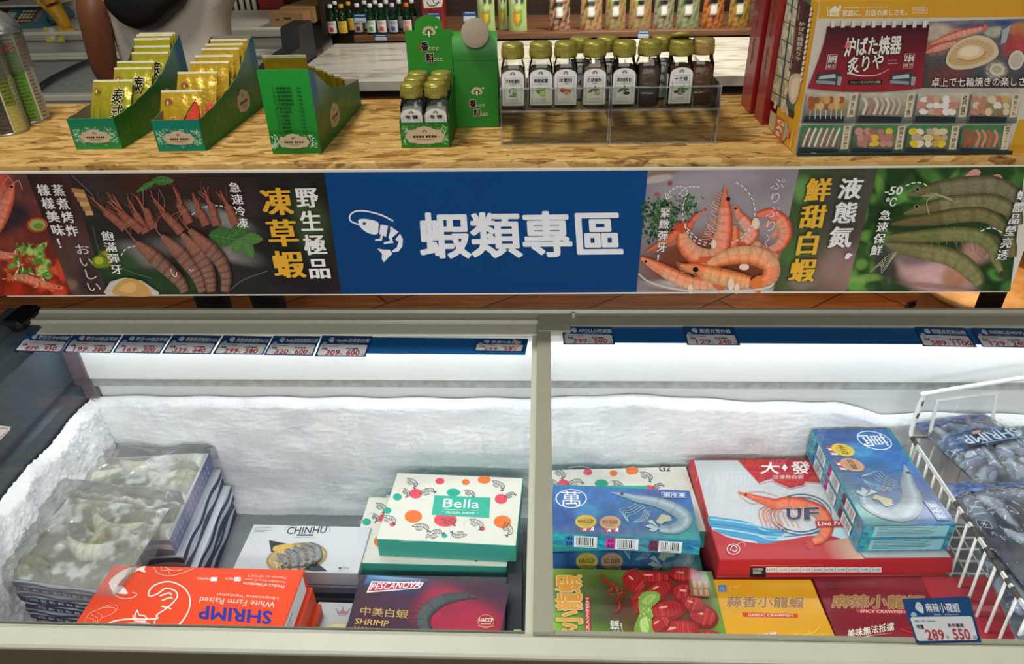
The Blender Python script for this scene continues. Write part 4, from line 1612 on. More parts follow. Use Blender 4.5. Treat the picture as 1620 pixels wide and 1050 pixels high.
def put_sachets(X0, yf, tops, artfn, txt, labels, group, w=.076):
    n = len(tops)
    for i, (py, dx) in enumerate(tops):
        f = i / (n - 1)
        zt = 1.352 - .05 * f ** 1.3
        p = UZ(X0 * 940 + 810, py, zt)
        cap = yf + .312 - .0105 * i                       # room in the box
        yt = float(p[1])
        if yt > cap:
            yt = cap
            zt = min(float(UY(X0 * 940 + 810, py, yt)[2]), 1.362)
        def deco(g, b, up, L_, nn):
            if i < n // 3:
                return
            a = Art(g, b + nn * .0055, (1, 0, 0), up, 0, mp=lambda q: q)
            if txt == 'y':
                a.text('泰', (.002, L_ * .6), (.022, L_ * .6), (.006, L_ * .85), '10140c', .02, outline='e8e4b0', ow=.045)
                if i >= n - 2:
                    a.text('式', (.004, L_ * .34), (.024, L_ * .34), (.008, L_ * .58), '10140c', .02, outline='e8e4b0', ow=.045)
                    a.ell((-.012, L_ * .13), .011, .009, 'b3202c'); a.ell((-.006, L_ * .1), .006, .005, 'd84a50')
                    leafs(a, .0, L_ * .1, .016, L_ * .26, 10, ['4f8a2a', '7fae3a'], .004)
                    a.frame(-.03, L_ * .25, -.018, L_ * .6, .0006, 'a5b36a')
                sun_logo(a, -.026, L_ * .8, .007, 'b05a50', '9a2f30')
            else:
                sun_logo(a, -.022, L_ * .78, .0075, 'a04848', '8a2030')
                if i >= n - 2:
                    a.frame(-.03, L_ * .12, -.02, L_ * .45, .0006, 'f0d9c0'); a.frame(-.016, L_ * .18, -.007, L_ * .52, .0006, 'f0d9c0')
                    a.blob([(.0, L_ * .05), (.012, L_ * .45), (.03, L_ * .8), (.036, L_ * .4), (.02, L_ * .05)], 'd8432a')
                    a.curve([(-.003, L_ * .1), (.01, L_ * .5), (.03, L_ * .84)], .002, '3a1520')
        sachet((yt, zt), (max(yt - .05 - .03 * f, yf + .014 + .0095 * (n - 1 - i)), ST + .003), X0 + dx, w, 0, artfn, labels(i), group, deco)


put_sachets(XA, 1.264, [(54, .003), (59, .002), (65, 0), (77, .001), (87, 0), (101, -.004), (111, .001), (130, -.004), (136, -.004)], art_y, 'y',
            lambda i: 'yellow-green sachet in front in the display box next to the cans' if i == 8 else 'yellow sachet filed in the display box next to the spray cans', 'yellow sachets in the first display box')
put_sachets(XB, 1.2475, [(66, .003), (73, .003), (80, 0), (91, 0), (101, -.002), (117, -.006), (124, -.008), (146, -.01)], art_o, 'o',
            lambda i: 'yellow and orange sachet in front in the middle display box' if i == 7 else 'yellow sachet filed in the middle display box', 'yellow sachets in the middle display box')
for i in range(7):
    yt = 1.252 + i * .036
    zt = 1.372 - i * .012 - .012 * (i > 0)
    sachet((yt, zt), (yt + .03, ST + .003), XC + .002 * (i % 3) - .002, .074, 0, lambda u, v: lin('a2901c'), 'gold-backed sachet seen from behind in the turned display box', 'gold sachets in the turned display box')

# ---------------------------------------------------------------- spice bottles
BW = .0205


def bottle_proto(name='spice_bottle', body='5a4a38'):
    root = thing(name, (0, 0, 0), 'x', 'bottle')
    g = G()
    g.lathe([(.002, 0), (BW - .003, 0), (BW, .003), (BW, .066), (BW - .0012, .070), (.0172, .0775), (.0165, .084)], 32, power=5, cap=False)
    g.build('glass_body', 'jar', root)
    g = G()
    g.lathe([(.002, .002), (BW - .0025, .002), (BW - .0012, .004), (BW - .0012, .060), (.016, .066), (.002, .067)], 32, power=5, col=body)
    g.build('contents', 'flesh', root)
    g = G()
    prof = [(.0175, .081), (.0188, .0815), (.0188, .0965), (.0182, .0975), (.0188, .0985), (.0184, .103), (.0165, .1052), (.006, .1058)]
    g.lathe(prof, 28, squash=(1, 1), smooth=True)
    for k in range(28):
        t = 2 * math.pi * k / 28
        g.box((-.0006, -.0196, .083), (.0006, -.0184, .0955), 0, None, 0, Matrix.Rotation(t, 4, 'Z'))
    c = g.build('cap', 'cap', root)
    g = G()
    g.box((-.006, -.0205, .094), (.006, -.0178, .1015), .0008)
    g.build('cap_tab', 'cap', c)
    return root


def label_mesh(root, text, art, salt=False):
    g = G()
    lw = .0187
    h0, h1, h2 = (.006, .053, .065)
    arc = [(lw * math.cos(t), h1 + (h2 - h1) * math.sin(t) ** .8) for t in np.linspace(0, math.pi, 16)]
    ol = [(-lw, h0), (lw, h0)] + arc
    Y0 = -BW - .0003
    g.prism([(x, Y0, z) for x, z in ol], (0, .0002, 0), 'e6e3dd')
    for s in (-1, 1):
        g.box((s * (BW + .0002) - .0002, -BW * .75, h0), (s * (BW + .0002) + .0002, BW * .75, h1), 0, 'dedbd4')
    a = Art(g, (0, Y0, 0), (1, 0, 0), (0, 0, 1), 0, mp=lambda p: p)
    a.k = 6
    sun_logo(a, 0, .0575, .0042, '4a4038', '4a4038')
    a.frame(-.0145, .0095, .0145, .0525, .0004, '8f7f88'); a.frame(-.0136, .0104, .0136, .0516, .00025, 'b5a9ae')
    n = len(text)
    wd_ = min(.024, .0075 * n)
    dz = .005 if salt else 0
    a.text(text, (-wd_ / 2, .0435 + dz), (wd_ / 2, .0435 + dz), (-wd_ / 2, .050 + dz), '1c1720', .02)
    a.line([(-.0045, .0415), (.0045, .0415)], .0006, '6a6068')
    a.line([(-.012, .0395), (.012, .0395)], .0003, 'b5a9ae')
    art(a)
    for z in (.0165, .0148):
        a.line([(-.009, z), (.009, z)], .0005, 'a9a2a6')
    a.line([(-.011, .0123), (.011, .0123)], .0005, '9aa0b0')
    for s in (-1, 1):
        a2 = Art(g, (s * (BW + .0004), 0, 0), (0, s, 0), (0, 0, 1), 0, mp=lambda p: p)
        for i in range(7):
            a2.line([(-.012, .046 - i * .005), (.012 - .004 * (i % 3), .046 - i * .005)], .0012, '5a5a58')
    g.build('label', 'print', root)


def a_must(a):
    a.ring((0, .029), .006, .006, .0022, '4f9a4a', 20, 20, 200); a.ell((.002, .026), .004, .0035, '6fb060'); a.ell((-.004, .0225), .003, .0012, 'a0705a'); a.ell((.004, .0222), .004, .0012, 'c9a08a'); a.ell((0, .022), .002, .001, '7a5040')


def a_lime(a):
    a.ell((-.002, .0305), .006, .005, '4f9a2f'); a.ell((-.003, .0315), .003, .0025, '6fb848'); a.poly([(.003, .034), (.009, .036), (.006, .031)], '2f6a3a'); a.ell((.003, .026), .005, .0048, '8fc050'); a.ell((.003, .026), .0038, .0036, 'cfe08a')
    for t in range(6):
        a.line([(.003, .026), (.003 + .0036 * math.cos(t * 1.05), .026 + .0034 * math.sin(t * 1.05))], .0003, 'a5c860')


def a_onion(a):
    a.ell((-.004, .031), .006, .004, 'c0452a'); a.ell((.004, .029), .006, .004, 'd05a30'); a.ell((-.002, .033), .003, .0015, 'd8734a'); a.ell((.002, .026), .005, .003, 'd9b088'); a.ell((.002, .026), .003, .0016, 'c89468')


def a_pep(dark):
    def f(a):
        for x, z, t in ((-.004, .031, 20), (.0, .034, 60), (.005, .0315, -20), (-.007, .028, 10), (.001, .030, -40)):
            a.ell((x, z), .0042, .0015, '4d6a3a', t, 12)
        a.line([(0, .037), (-.001, .027)], .0005, '5a5a3a')
        a.ell((.005, .0245), .0058, .0026, '2a2520' if dark else 'c9a878'); a.ell((.004, .025), .003, .001, '4a423a' if dark else 'dcc39a')
    return f


def a_13(a):
    for x, z, t in ((-.001, .032, 30), (.005, .033, 70), (.009, .030, -10), (.004, .029, 130), (.0, .029, 10)):
        a.ell((x, z), .0044, .0016, '4f8a4a', t, 12)
    a.ell((-.006, .026), .005, .0026, '6a2a2a'); a.ell((.005, .0258), .004, .0024, '7a5a4a'); a.ell((-.001, .0225), .002, .0012, '4a2a22'); a.ell((.003, .0215), .0022, .0008, '8a6a5a')


kinds = [('芥末椒鹽粉', a_must, '8a7464', 'first spice bottle in the acrylic racks, its label showing green mustard leaves', 'a08572'),
         ('檸檬椒鹽', a_lime, '5f5c4a', 'spice bottle labelled with green limes in the acrylic rack', '706a55'),
         ('洋蔥粉', a_onion, '4f4438', 'spice bottle labelled with red onions in the acrylic rack', '6a5c4a'),
         ('白胡椒粉', a_pep(False), '9a8468', 'spice bottle labelled with white peppercorns, last in the first rack', 'a08c70'),
         ('黑胡椒粗粒', a_pep(True), '2a221e', 'spice bottle labelled with black peppercorns, first in the second rack', '3a302a'),
         (None, None, '5a4636', 'unlabelled bottle of grey-brown powder between two labelled spice bottles', '6a5442'),
         ('十三香', a_13, '5c3a28', 'spice bottle with its flip lid standing open', '6a4632'),
         (None, None, '6a3f22', 'tan-capped unlabelled bottle of coarse brown powder at the rack end', '7a4c2c')]
RZ = 1.2765
bx = [-.054, -.0065, .0355, .0845, .134, .176, .228, .2655]
back_rows = []
for i, ((t, f, body, lb, _), x) in enumerate(zip(kinds, bx)):
    b = bottle_proto(body=body)
    b['label'] = lb
    b['group'] = 'spice bottles in the acrylic racks'
    if t:
        label_mesh(b, t, f)
    if i == 7:
        for ch in b.children:
            if ch.name.startswith('cap'):
                for o_ in (ch, *ch.children):
                    o_.data.materials[0] = M['capt']
    if i == 6:
        for ch in list(b.children):
            if ch.name.startswith('cap'):
                g = G()
                g.lathe([(.0165, 0), (.0185, .001), (.0188, .003), (.017, .0055), (.004, .006)], 28, T=Matrix.Translation((0, .006, .1075)) @ Matrix.Rotation(R(-22), 4, 'X'))
                g.build('open_flip_lid', 'cap', ch)
    b.location = (x, 1.2895 + (.004 if t is None else 0), RZ)
    if i == 7:
        b.location[1] += .004
    if i == 0:
        b.location[2] = RZ - .0005
    if i == 6:
        b.rotation_euler[2] = R(3)
for i, x in enumerate((.062, .1085, .203)):
    b = bottle_proto(body='6a5f4a')
    tag(b, 'capped spice bottle in the second row of the acrylic racks', None, 'spice bottles behind the front row')
    label_mesh(b, '白胡椒粉', a_pep(False))
    b.location = (x, 1.334, RZ - .0)


# ---------------------------------------------------------------- acrylic racks
def rack(x0, x1, n, label):
    r = thing('acrylic_rack', ((x0 + x1) / 2, 1.4, ST), label, 'rack')
    t = .0026
    y0, y1 = 1.262, 1.52
    g = G()
    g.box((x0 + t, y0, ST + .0005), (x1 - t, y0 + t, 1.312))
    g.build('front_panel', 'acrylic', r)
    for s, xx in ((0, x0), (1, x1 - t)):
        g = G()
        g.prism([(xx, y0, ST + .0005), (xx, y0, 1.312), (xx, y1, 1.312), (xx, y1, ST + .0005), (xx, y1 - .02, ST + .0005), (xx, y1 - .02, 1.255), (xx, y0 + .02, 1.255), (xx, y0 + .02, ST + .0005)], (t, 0, 0))
        g.build('side_panel', 'edge', r)
    g = G()
    g.box((x0 + t, y0 + t, RZ - .0035), (x1 - t, y1, RZ - .0005))
    g.build('tray_floor', 'acrylic', r)
    for k in range(1, n):
        xd = x0 + (x1 - x0) * k / n
        g = G()
        g.box((xd - .0009, y0 + t, RZ - .0005), (xd + .0009, y1, 1.308))
        g.build('divider', 'edge', r)
    g = G()
    g.box((x0, y0 - .0004, 1.3105), (x1, y0 + t + .0004, 1.3128)); g.box((x0, y0 - .0004, ST + .0003), (x1, y0 + t + .0004, ST + .002)); g.box((x0, y0 - .0006, RZ - .004), (x1, y0, RZ - .0005))
    g.build('polished_edge', 'edge', r)


rack(-.0765, .1115, 4, 'clear acrylic rack holding the first four spice bottles')
rack(.1125, .2975, 4, 'clear acrylic rack holding the spice bottle with the open lid')

# ---------------------------------------------------------------- sea salt box with header card
sx0, sx1, sy0, sy1 = -.252, -.1665, 1.253, 1.388
sb = thing('salt_display_box', ((sx0 + sx1) / 2, (sy0 + sy1) / 2, ST), 'green box with a domed header card holding six gold-capped salt bottles', 'display box')


def card_art(a, cx, cy, s):
    """emblem, then two brush characters with small writing"""
    sun_logo(a, cx, cy, s * .26, 'd9c3a5', '7a3a24')
    a.ell((cx + s * .3, cy + s * .22), s * .045, s * .045, 'e6d8c4')
    a.ell((cx - s * .27, cy - s * .5), s * .17, s * .16, 'b02a22'); a.ell((cx - s * .08, cy - s * .93), s * .15, s * .14, 'b02a22')
    a.text('香', (cx - s * .36, cy - s * .64), (cx - s * .07, cy - s * .64), (cx - s * .34, cy - s * .3), '15130f', .045, outline='e9dcc8', ow=.04)
    a.text('料', (cx - s * .19, cy - s * 1.07), (cx + s * .12, cy - s * 1.07), (cx - s * .18, cy - s * .73), '15130f', .045, outline='e9dcc8', ow=.04)
    for i in range(3):
        q = rnd.uniform(-.01, .01) * s
        a.ring((cx + s * (.0 + .15 * i), cy - s * .56 + q), s * .05, s * .05, s * .028, 'e0cdb2', 10, 0, 300); a.line([(cx + s * (-.04 + .15 * i), cy - s * .56), (cx + s * (.04 + .15 * i), cy - s * .53)], s * .022, '2a2a1c')
        a.ring((cx + s * (.18 + .13 * i), cy - s * .97 + q), s * .05, s * .05, s * .028, 'e0cdb2', 10, 60, 330); a.line([(cx + s * (.14 + .13 * i), cy - s * .99), (cx + s * (.22 + .13 * i), cy - s * .95)], s * .022, '2a2a1c')


g = G()
w_ = sx1 - sx0
g.box((sx0, sy0, ST + .0003), (sx1, sy0 + .0008, ST + .0445), 0, '1e7a20')
g.box((sx0, sy0, ST + .0003), (sx1, sy1, ST + .0012), 0, '1e7a20')
for xx in (sx0, sx1 - .0008):
    g.prism([(xx, sy0, ST + .0003), (xx, sy1, ST + .0003), (xx, sy1, ST + .105), (xx, sy0 + .055, ST + .075), (xx, sy0, ST + .047)], (.0008, 0, 0), '1f7420')
a = Art(g, (sx0, sy0, ST), (1, 0, 0), (0, 0, 1), 0, mp=lambda p: p)
a.paint([(0.0003, .0443), (w_ - .0003, .0443), (w_ - .0003, .0005), (.0003, .0005)], 8, 8, ['17701c', '17701c', '228020', '228020'])
leafs(a, .003, .006, .013, .038, 40, ['6fae6a', '8fc78a', '3d8a3a', 'a8d0a0'], .0035); leafs(a, w_ - .013, .006, w_ - .003, .038, 40, ['6fae6a', '8fc78a', '3d8a3a', 'a8d0a0'], .0035)
leafs(a, .013, .034, w_ - .013, .041, 26, ['5d9a50', '7fb070', '3d8a3a'], .003); leafs(a, .02, .003, w_ - .02, .006, 7, ['8fc78a'], .0016)
plaque(a, w_ / 2, .0205, .066, .026)
g.build('tray', 'print', sb)
g = G()
hz = 1.3885
ol = [(sx0, hz), (sx0, ST + .001), (sx1, ST + .001), (sx1, hz), (-.1835, hz)] + [(-.2085 + .0255 * math.cos(t), hz + .006 + .0185 * math.sin(t)) for t in np.linspace(0, math.pi, 18)] + [(-.234, hz)]
g.prism([(x, sy1 - .0012, z) for x, z in ol], (0, .0012, 0), '2a8a26')
a = Art(g, (-.2085, sy1 - .0012, 1.3825), (1, 0, 0), (0, 0, 1), 0, mp=lambda p: p)
card_art(a, 0, .0, .046)
g.build('header_card', 'print', sb)
salt = []
for r_ in range(3):
    for c_ in range(2):
        if not salt:
            b = bottle_proto(body='c9c9c6')
            label_mesh(b, '海 鹽', lambda a: None, True)
        else:
            b = dup(salt[0])
        salt.append(b)
        b.location = (-.2305 + c_ * .0425, 1.2775 + r_ * .0425, ST + .0015)
        tag(b, ('front salt bottle nearest the turned sachet box' if c_ == 0 else 'front salt bottle nearest the upright green card') if r_ == 0 else 'gold-capped salt bottle standing behind the front pair in the green box', None, 'sea salt bottles')

# ---------------------------------------------------------------- green card box with a round flap
cb = thing('green_card_box', (-.129, 1.40, ST), 'tall green box seen from its printed back with a bare round flap on top', 'display box')
cx0, cx1, cy0 = -.1675, -.0855, 1.377
g = G()
for i in range(12):                                            # the panel leans a little backwards towards the top flap
    pass
fl = [(cy0, ST + .0003), (cy0, 1.345), (cy0 + .003, 1.36), (cy0 + .008, 1.373), (cy0 + .014, 1.384)]
g.grid([[(x, y, z) for x in (cx0, cx1)] for y, z in fl], A_([[lin(c)] * 2 for c in ('1f7a1c', '237a1e', '2a8428', '46a040', '2a8a26')]), 0, True)
g.grid([[(x, y + .0012, z) for x in (cx1, cx0)] for y, z in fl], '237a1e', 0, True)
for xx, d in ((cx0, .0008), (cx1 - .0008, .0008)):
    g.prism([(xx, cy0, ST + .0003), (xx, cy0, 1.345), (xx, cy0 + .05, 1.30), (xx, cy0 + .12, 1.262), (xx, cy0 + .12, ST + .0003)], (d, 0, 0), '237a1e')
g.box((cx0, cy0, ST + .0003), (cx1, cy0 + .12, ST + .001), 0, '237a1e'); g.box((cx0, cy0 + .1192, ST + .0003), (cx1, cy0 + .12, 1.262), 0, '237a1e')
a = Art(g, (-.126, cy0, 1.279), (1, 0, 0), (0, 0, 1), 0, mp=lambda p: p)
card_art(a, 0, 0, .04)
a.line([(-.04, .058), (.04, .058)], .0006, '1c6a1a')
g.build('card_panel', 'print', cb)
g = G()
cc = UY(752, 52, cy0 + .004)
g.lathe([(.001, 0), (.0245, 0), (.0255, .0006), (.0255, .0018), (.0245, .0024), (.001, .0024)], 40, T=Matrix.Translation(Vector((cc[0], cy0 - .001, cc[2]))) @ Matrix.Rotation(R(72), 4, 'X'))
g.build('round_flap', 'cardi', cb)


# ---------------------------------------------------------------- spray cans
def spray_can(x, y, label, base, seed, rot):
    c = thing('gas_can', (x, y, ST), label, 'can', 'gas cans at the shelf end')
    rr = .0335
    g = G()
    g.lathe([(rr - .002, 0), (rr + .0006, .0005), (rr + .001, .003), (rr - .0005, .005)], 40, (x, y, ST))
    g.build('bottom_rim', 'can', c)
    g = G()
    rg_ = np.random.RandomState(seed)
    nt, nz = 120, 96
    th = np.linspace(0, 2 * math.pi, nt)
    zz = np.linspace(.004, .168, nz)
    K = np.zeros((nz, nt, 3))
    cols = [lin(base[i % len(base)]) for i in range(8)]
    for j in range(nz):
        v = j / nz
        for i in range(nt):
            s = (i / nt * 8 + rot) % 8
            k = A_(cols[int(s)])
            fr = s % 1
            if fr < .05: k = A_(lin('cfcbb4'))
            elif .12 < fr < .92:
                if .82 < v < .88: k = A_(lin('9a2f2c')) if (i * 7 + j) % 11 else A_(lin('d8cfc0'))
                elif v > .9: k = A_(lin('9c968a')) if (j % 4 < 2 and (i * 5) % 7) else A_(lin('5a5650'))
                elif (j % 4) < 2 and rg_.rand() < .8 and fr < .5 + .42 * rg_.rand(): k = k * .38
                if v < .3 and int(s) % 3 == 0: k = k * .5 + A_(lin('c9b672')) * .5
            K[j, i] = np.clip(A_(k) * 1.35, 0, 1)
    P = [[(x + rr * math.cos(t), y + rr * math.sin(t), ST + z) for t in th] for z in zz]
    g.grid(P, K, 0, True)
    a = None
    g.build('printed_body', 'gloss', c)
    g = G()
    g.lathe([(rr, .168), (rr + .0012, .17), (rr + .0012, .173), (rr - .002, .1745), (.022, .182), (.013, .189), (.011, .19), (.011, .196), (.004, .197), (.004, .206)], 40, (x, y, ST))
    g.build('domed_top', 'can', c)
    g = G()
    n = 40
    th = np.linspace(0, 2 * math.pi, n, endpoint=False)
    P = []
    for z, r_ in ((.10, rr + .0012), (.175, rr + .002), (.19, .031), (.203, .02), (.21, .008), (.212, .001)):
        P.append([(x + (r_ + .0015 * math.sin(5 * t + z * 60)) * math.cos(t), y + (r_ + .0015 * math.sin(7 * t + z * 90)) * math.sin(t), ST + z + .001 * math.sin(4 * t)) for t in th])
    g.grid(P, None, 0, True, True)
    g.build('shrink_film', 'film', c)


spray_can(-1.0525, 1.385, 'printed gas can at the shelf end, standing in front of another', ['6f7f3c', '8a8a70', '3d3a34', 'cbb978', '5d8a3a', '84806c', '7a8a4a', '3d3a34'], 1, 1.0)
spray_can(-1.0595, 1.468, 'printed gas can with a red band, standing behind the front can', ['8d8579', '5d8a3c', '918c7e', '6f8f46', '8d8579', '5d8a3c', '8d8579', '6f8f46'], 2, 2.6)
# ================================================================ the long printed banner on the shelf front
BYF = 1.17
bn = thing('banner', (-.1, BYF, 1.08), 'long printed shrimp banner on the shelf front with a blue title panel', 'banner')
tL, tR, bR, bL = UY(-40, 272.5, BYF), UY(1650, 262.5, BYF), UY(1597, 461, BYF), UY(-40, 468.5, BYF)
cR = UY(1620, 396, BYF)
g = G()
g.prism([(-1.02, BYF, tL[2]), (-1.02, BYF, bL[2] - .001), (bR[0], BYF, bR[2] - .001), (cR[0], BYF, cR[2]), (cR[0] + .03, BYF, tR[2])], (0, .006, 0), 'd9d4c8')
g.build('backing_board', 'print', bn)
BO = (0, BYF, 1.1)


def panel():
    gg = G()
    return gg, Art(gg, BO, (1, 0, 0), (0, 0, 1))


def fin(gg, name, label=None):
    o = gg.build(name, 'banner', bn)
    if label:
        o['label'] = label
    return o


def z5(x, y): return (x / 3, 260 + y / 3)
def z6(x, y): return (500 + x / 3, 260 + y / 3)
def z7(x, y): return (1000 + x / 4.375, 260 + y / 4.375)
def z8(x, y): return (1300 + x / 4.375, 260 + y / 4.375)
def Z(f, pts): return [f(*p) for p in pts]


def TX(a, f, s, bl, br, tl, col, **k): a.text(s, f(*bl), f(*br), f(*tl), col, **k)
def VT(a, f, s, tl, tr, bl, col, **k): a.vtext(s, f(*tl), f(*tr), f(*bl), col, **k)


def rblobs(seed, n, x0, y0, x1, y1, r0, r1, cols, soft=.8, al=.9, asp=1.6):
    q = random.Random(seed)
    return [(q.uniform(x0, x1), q.uniform(y0, y1), q.uniform(r0, r1) * asp, q.uniform(r0, r1), q.uniform(0, 180), q.choice(cols), soft, al) for _ in range(n)]


# --- cooked shrimp with herbs
g, a = panel()
a.k = 2
a.paint([(-40, 275), (41.5, 275), (114, 467), (-40, 468)], 70, 90, ['8a5a48', '5a3a38', '7a2418', '8a2c1c'],
        [(10, 345, 40, 22, -20, '2e2c34', .8, .9), (-5, 300, 22, 30, 0, 'c4503c', .7, .9)] + rblobs(1, 26, -30, 400, 100, 466, 4, 12, ['c8452c', 'b23420', 'd8603a', '9a2418'], .6, .9)
        + rblobs(2, 16, 15, 385, 80, 440, 3, 7, ['7fae4a', '5f9a38', 'a5c86a', '4f8430'], .4, .95), .5, 8, 3)
a.shrimp([(22, 290), (12, 318), (0, 350), (-10, 375)], [5, 20, 24, 20, 8], 'c95a44', 'e09a80', legs='e0907a', feel=[[(30, 285), (36, 300)], [(14, 280), (4, 292)]], lw=1)
a.shrimp([(35, 398), (15, 405), (-5, 402), (-25, 390)], [6, 14, 16, 12], 'c94a34', 'e8a088', legs=None)
a.shrimp([(100, 455), (70, 450), (40, 440), (22, 438)], [6, 14, 15, 10], 'd0603c', 'e89a7a', legs=None)
a.ell((60, 355), 17, 12, 'b8482e'); a.ell((60, 355), 13, 9, '8fae58'); a.ell((62, 357), 8, 5, '6f8a3a')
leafs(a, 18, 385, 78, 442, 60, ['8fc060', '5f9a38', 'b5d880', '4f8430', 'cfe0a0'], 4.5)
leafs(a, -5, 425, 90, 462, 14, ['c8552c', 'e08a5a'], 4)
fin(g, 'photo_panel', 'cooked red shrimp and chopped herbs')
# --- dark text strip
g, a = panel()
a.k = 2
a.paint([(41.5, 275), (108, 275), (170, 466), (114, 467)], 40, 60, ['30211f', '4a302a', '4a3836', '5a4640'], [(90, 330, 30, 40, 0, '3a2422', 1, .8), (120, 390, 30, 30, 0, '5a3f3a', 1, .8), (110, 450, 14, 8, 0, '8a6a50', .8, .8), (140, 440, 16, 26, 0, '3f302e', 1, .9)], .2, 4)
fin(g, 'photo_panel', 'dark brown text strip')
# --- raw grass prawns
g, a = panel()
a.k = 2
a.paint([(108, 275), (513, 272.5), (540, 465), (170, 466)], 170, 90, ['3a2f2c', '24211f', '2c2320', '26302a'],
        [(240, 285, 60, 16, -8, '4a2a22', .8, .9), (330, 350, 120, 60, 8, '3c2a26', 1, .9), (350, 345, 60, 12, 20, 'a8a4a2', .8, .55), (300, 395, 60, 14, 10, '8f8a88', .9, .55), (225, 405, 40, 18, 20, 'a39a94', .9, .45), (370, 400, 50, 14, 15, 'b0a8a4', .8, .5),
         (450, 380, 60, 80, 0, '1f2423', 1, .85), (490, 350, 26, 50, -15, '3f4f30', 1, .8), (190, 420, 40, 26, 30, '2f4a2c', .8, .9), (260, 445, 60, 18, 10, '2c4528', .8, .9), (165, 410, 10, 12, 0, 'b8b02c', .7, .9), (500, 455, 60, 14, 0, '2a2026', 1, .8)], .35, 10, 5)
a.k += 1
a.line(Z(z5, [(330, 50), (430, 150)]), 3.0, '2c2230'); a.line(Z(z5, [(338, 50), (440, 145)]), .8, '8a7a80')
for i in range(6):
    a.poly(Z(z5, [(338 + i * 13, 110 + i * 22), (400 + i * 8, 120 + i * 20), (404 + i * 8, 140 + i * 20), (344 + i * 13, 132 + i * 22)]), 'c9a070' if i % 2 else 'a87a4a')
a.curve(Z(z5, [(440, 290), (480, 420), (600, 500), (720, 540)]), .9, '6f6a70'); a.curve(Z(z5, [(1080, 610), (1150, 550), (1270, 505)]), 1.2, '6f6872')
a.curve(Z(z5, [(1180, 270), (1215, 330), (1200, 400)]), .8, '5f5a62')


def leaf(a, f, c, l, w, rot, col, vein):
    t = R(rot)
    d = A_((math.cos(t), math.sin(t))); e = A_((-d[1], d[0]))
    c = A_(c)
    a.blob([f(*(c - d * l)), f(*(c - d * l * .3 + e * w)), f(*(c + d * l * .4 + e * w * .8)), f(*(c + d * l)), f(*(c + d * l * .4 - e * w * .8)), f(*(c - d * l * .3 - e * w))], col, 5)
    a.line([f(*(c - d * l * .9)), f(*(c + d * l * .9))], .7, vein)
    for k in (-.5, -.1, .3):
        for s in (-1, 1):
            a.line([f(*(c + d * l * k)), f(*(c + d * l * (k + .3) + e * s * w * .75))], .4, vein)


for c, l, w, r_ in (((1060, 345), 70, 45, 10), ((1140, 310), 55, 32, -40), ((1200, 350), 50, 28, 5), ((1180, 400), 48, 26, 60), ((1130, 380), 44, 26, 120), ((775, 75), 55, 22, 0), ((700, 100), 60, 14, 150)):
    leaf(a, z5, c, l, w, r_, '3f6a34' if l > 50 else '4d7a3c', '6f9a5a')
heads = [((430, 150), (600, 300)), ((540, 140), (625, 290)), ((650, 140), (735, 300)), ((720, 140), (865, 320)), ((610, 150), (700, 320)), ((830, 105), (905, 275)), ((920, 130), (985, 285)), ((970, 100), (1035, 285)), ((1050, 120), (1125, 280)), ((520, 170), (680, 310))]
q = random.Random(4)
for h, t in heads:
    h, t = A_(h, float), A_(t, float)
    m = (h + t) / 2 + A_((q.uniform(-8, 8), 0))
    for i in range(5):
        e = h + A_((q.uniform(-30, 40), q.uniform(-30, 30)))
        a.curve(Z(z5, [m + (q.uniform(-20, 20), 0), (m + e) / 2 + (q.uniform(-15, 15), 0), e]), .55, q.choice(['b06a54', '8f4f40', 'c98a72']))
    a.shrimp(Z(z5, [h, h * .6 + t * .4, m, t * .8 + h * .2, t]), [1.5, 5, 12, 14, 15], '7a3f34', '9c6450', legs=None, eye=None, segs=4, tail='', head='a4533c')
for pts in ([(655, 365), (720, 420), (800, 490), (865, 555), (885, 600)], [(775, 335), (850, 405), (915, 480), (950, 540), (968, 600)], [(870, 325), (935, 400), (985, 475), (1005, 545), (1010, 600)], [(905, 305), (985, 380), (1045, 440), (1078, 520), (1075, 600)]):
    a.shrimp(Z(z5, pts), [9, 19, 24, 23, 20, 17, 14], '5f3e36', '9a7462', legs=None, eye=None, segs=7, tail='', head='8f5a48', band_=.55)
    for i in range(5):
        h_ = A_(pts[0], float); a.curve(Z(z5, [h_ + (10, 10), h_ + (-20 - 9 * i, -20 - 14 * i), h_ + (-30 + 12 * i, -70 - 12 * i)]), .5, q.choice(['b0705a', 'c98a72', '8f4f40']), n=4)
        a.k -= 1
a.line(Z(z5, cr([(815, 490), (828, 520), (842, 525), (845, 505)], 4)), 1.1, 'e8e0dc'); a.line(Z(z5, cr([(900, 488), (915, 500), (925, 490)], 4)), 1.0, 'e0d8d4')
fan = [(500, 600), (530, 550), (600, 530), (680, 545), (760, 600), (760, 618), (520, 618)]
a.poly(Z(z5, fan), 'c9c2b8')
for i in range(9):
    a.line(Z(z5, [(620, 618), (510 + i * 30, 600 - 62 * math.sin((i + .6) / 9.5 * math.pi))]), .5, '8f8880')
a.blob(Z(z5, [(540, 600), (580, 545), (640, 535), (700, 570), (720, 617), (600, 618)]), 'c99a5a'); a.blob(Z(z5, [(570, 590), (610, 555), (650, 560), (640, 600)]), 'dcb070')
a.ell(z5(480, 455), 12, 10, '6a8a2a'); a.ell(z5(478, 450), 7, 6, 'b9b534')
fin(g, 'photo_panel', 'raw brown prawns on a dark plate')
# --- blue title panel
g, a = panel()
a.k = 2
a.paint([(513, 272.5), (1025, 269.5), (1007, 462), (540, 465)], 30, 20, ['0a4480', '0c4886', '083f74', '083b6e'], (), .05, 4)
fin(g, 'title_panel', 'deep blue title panel')
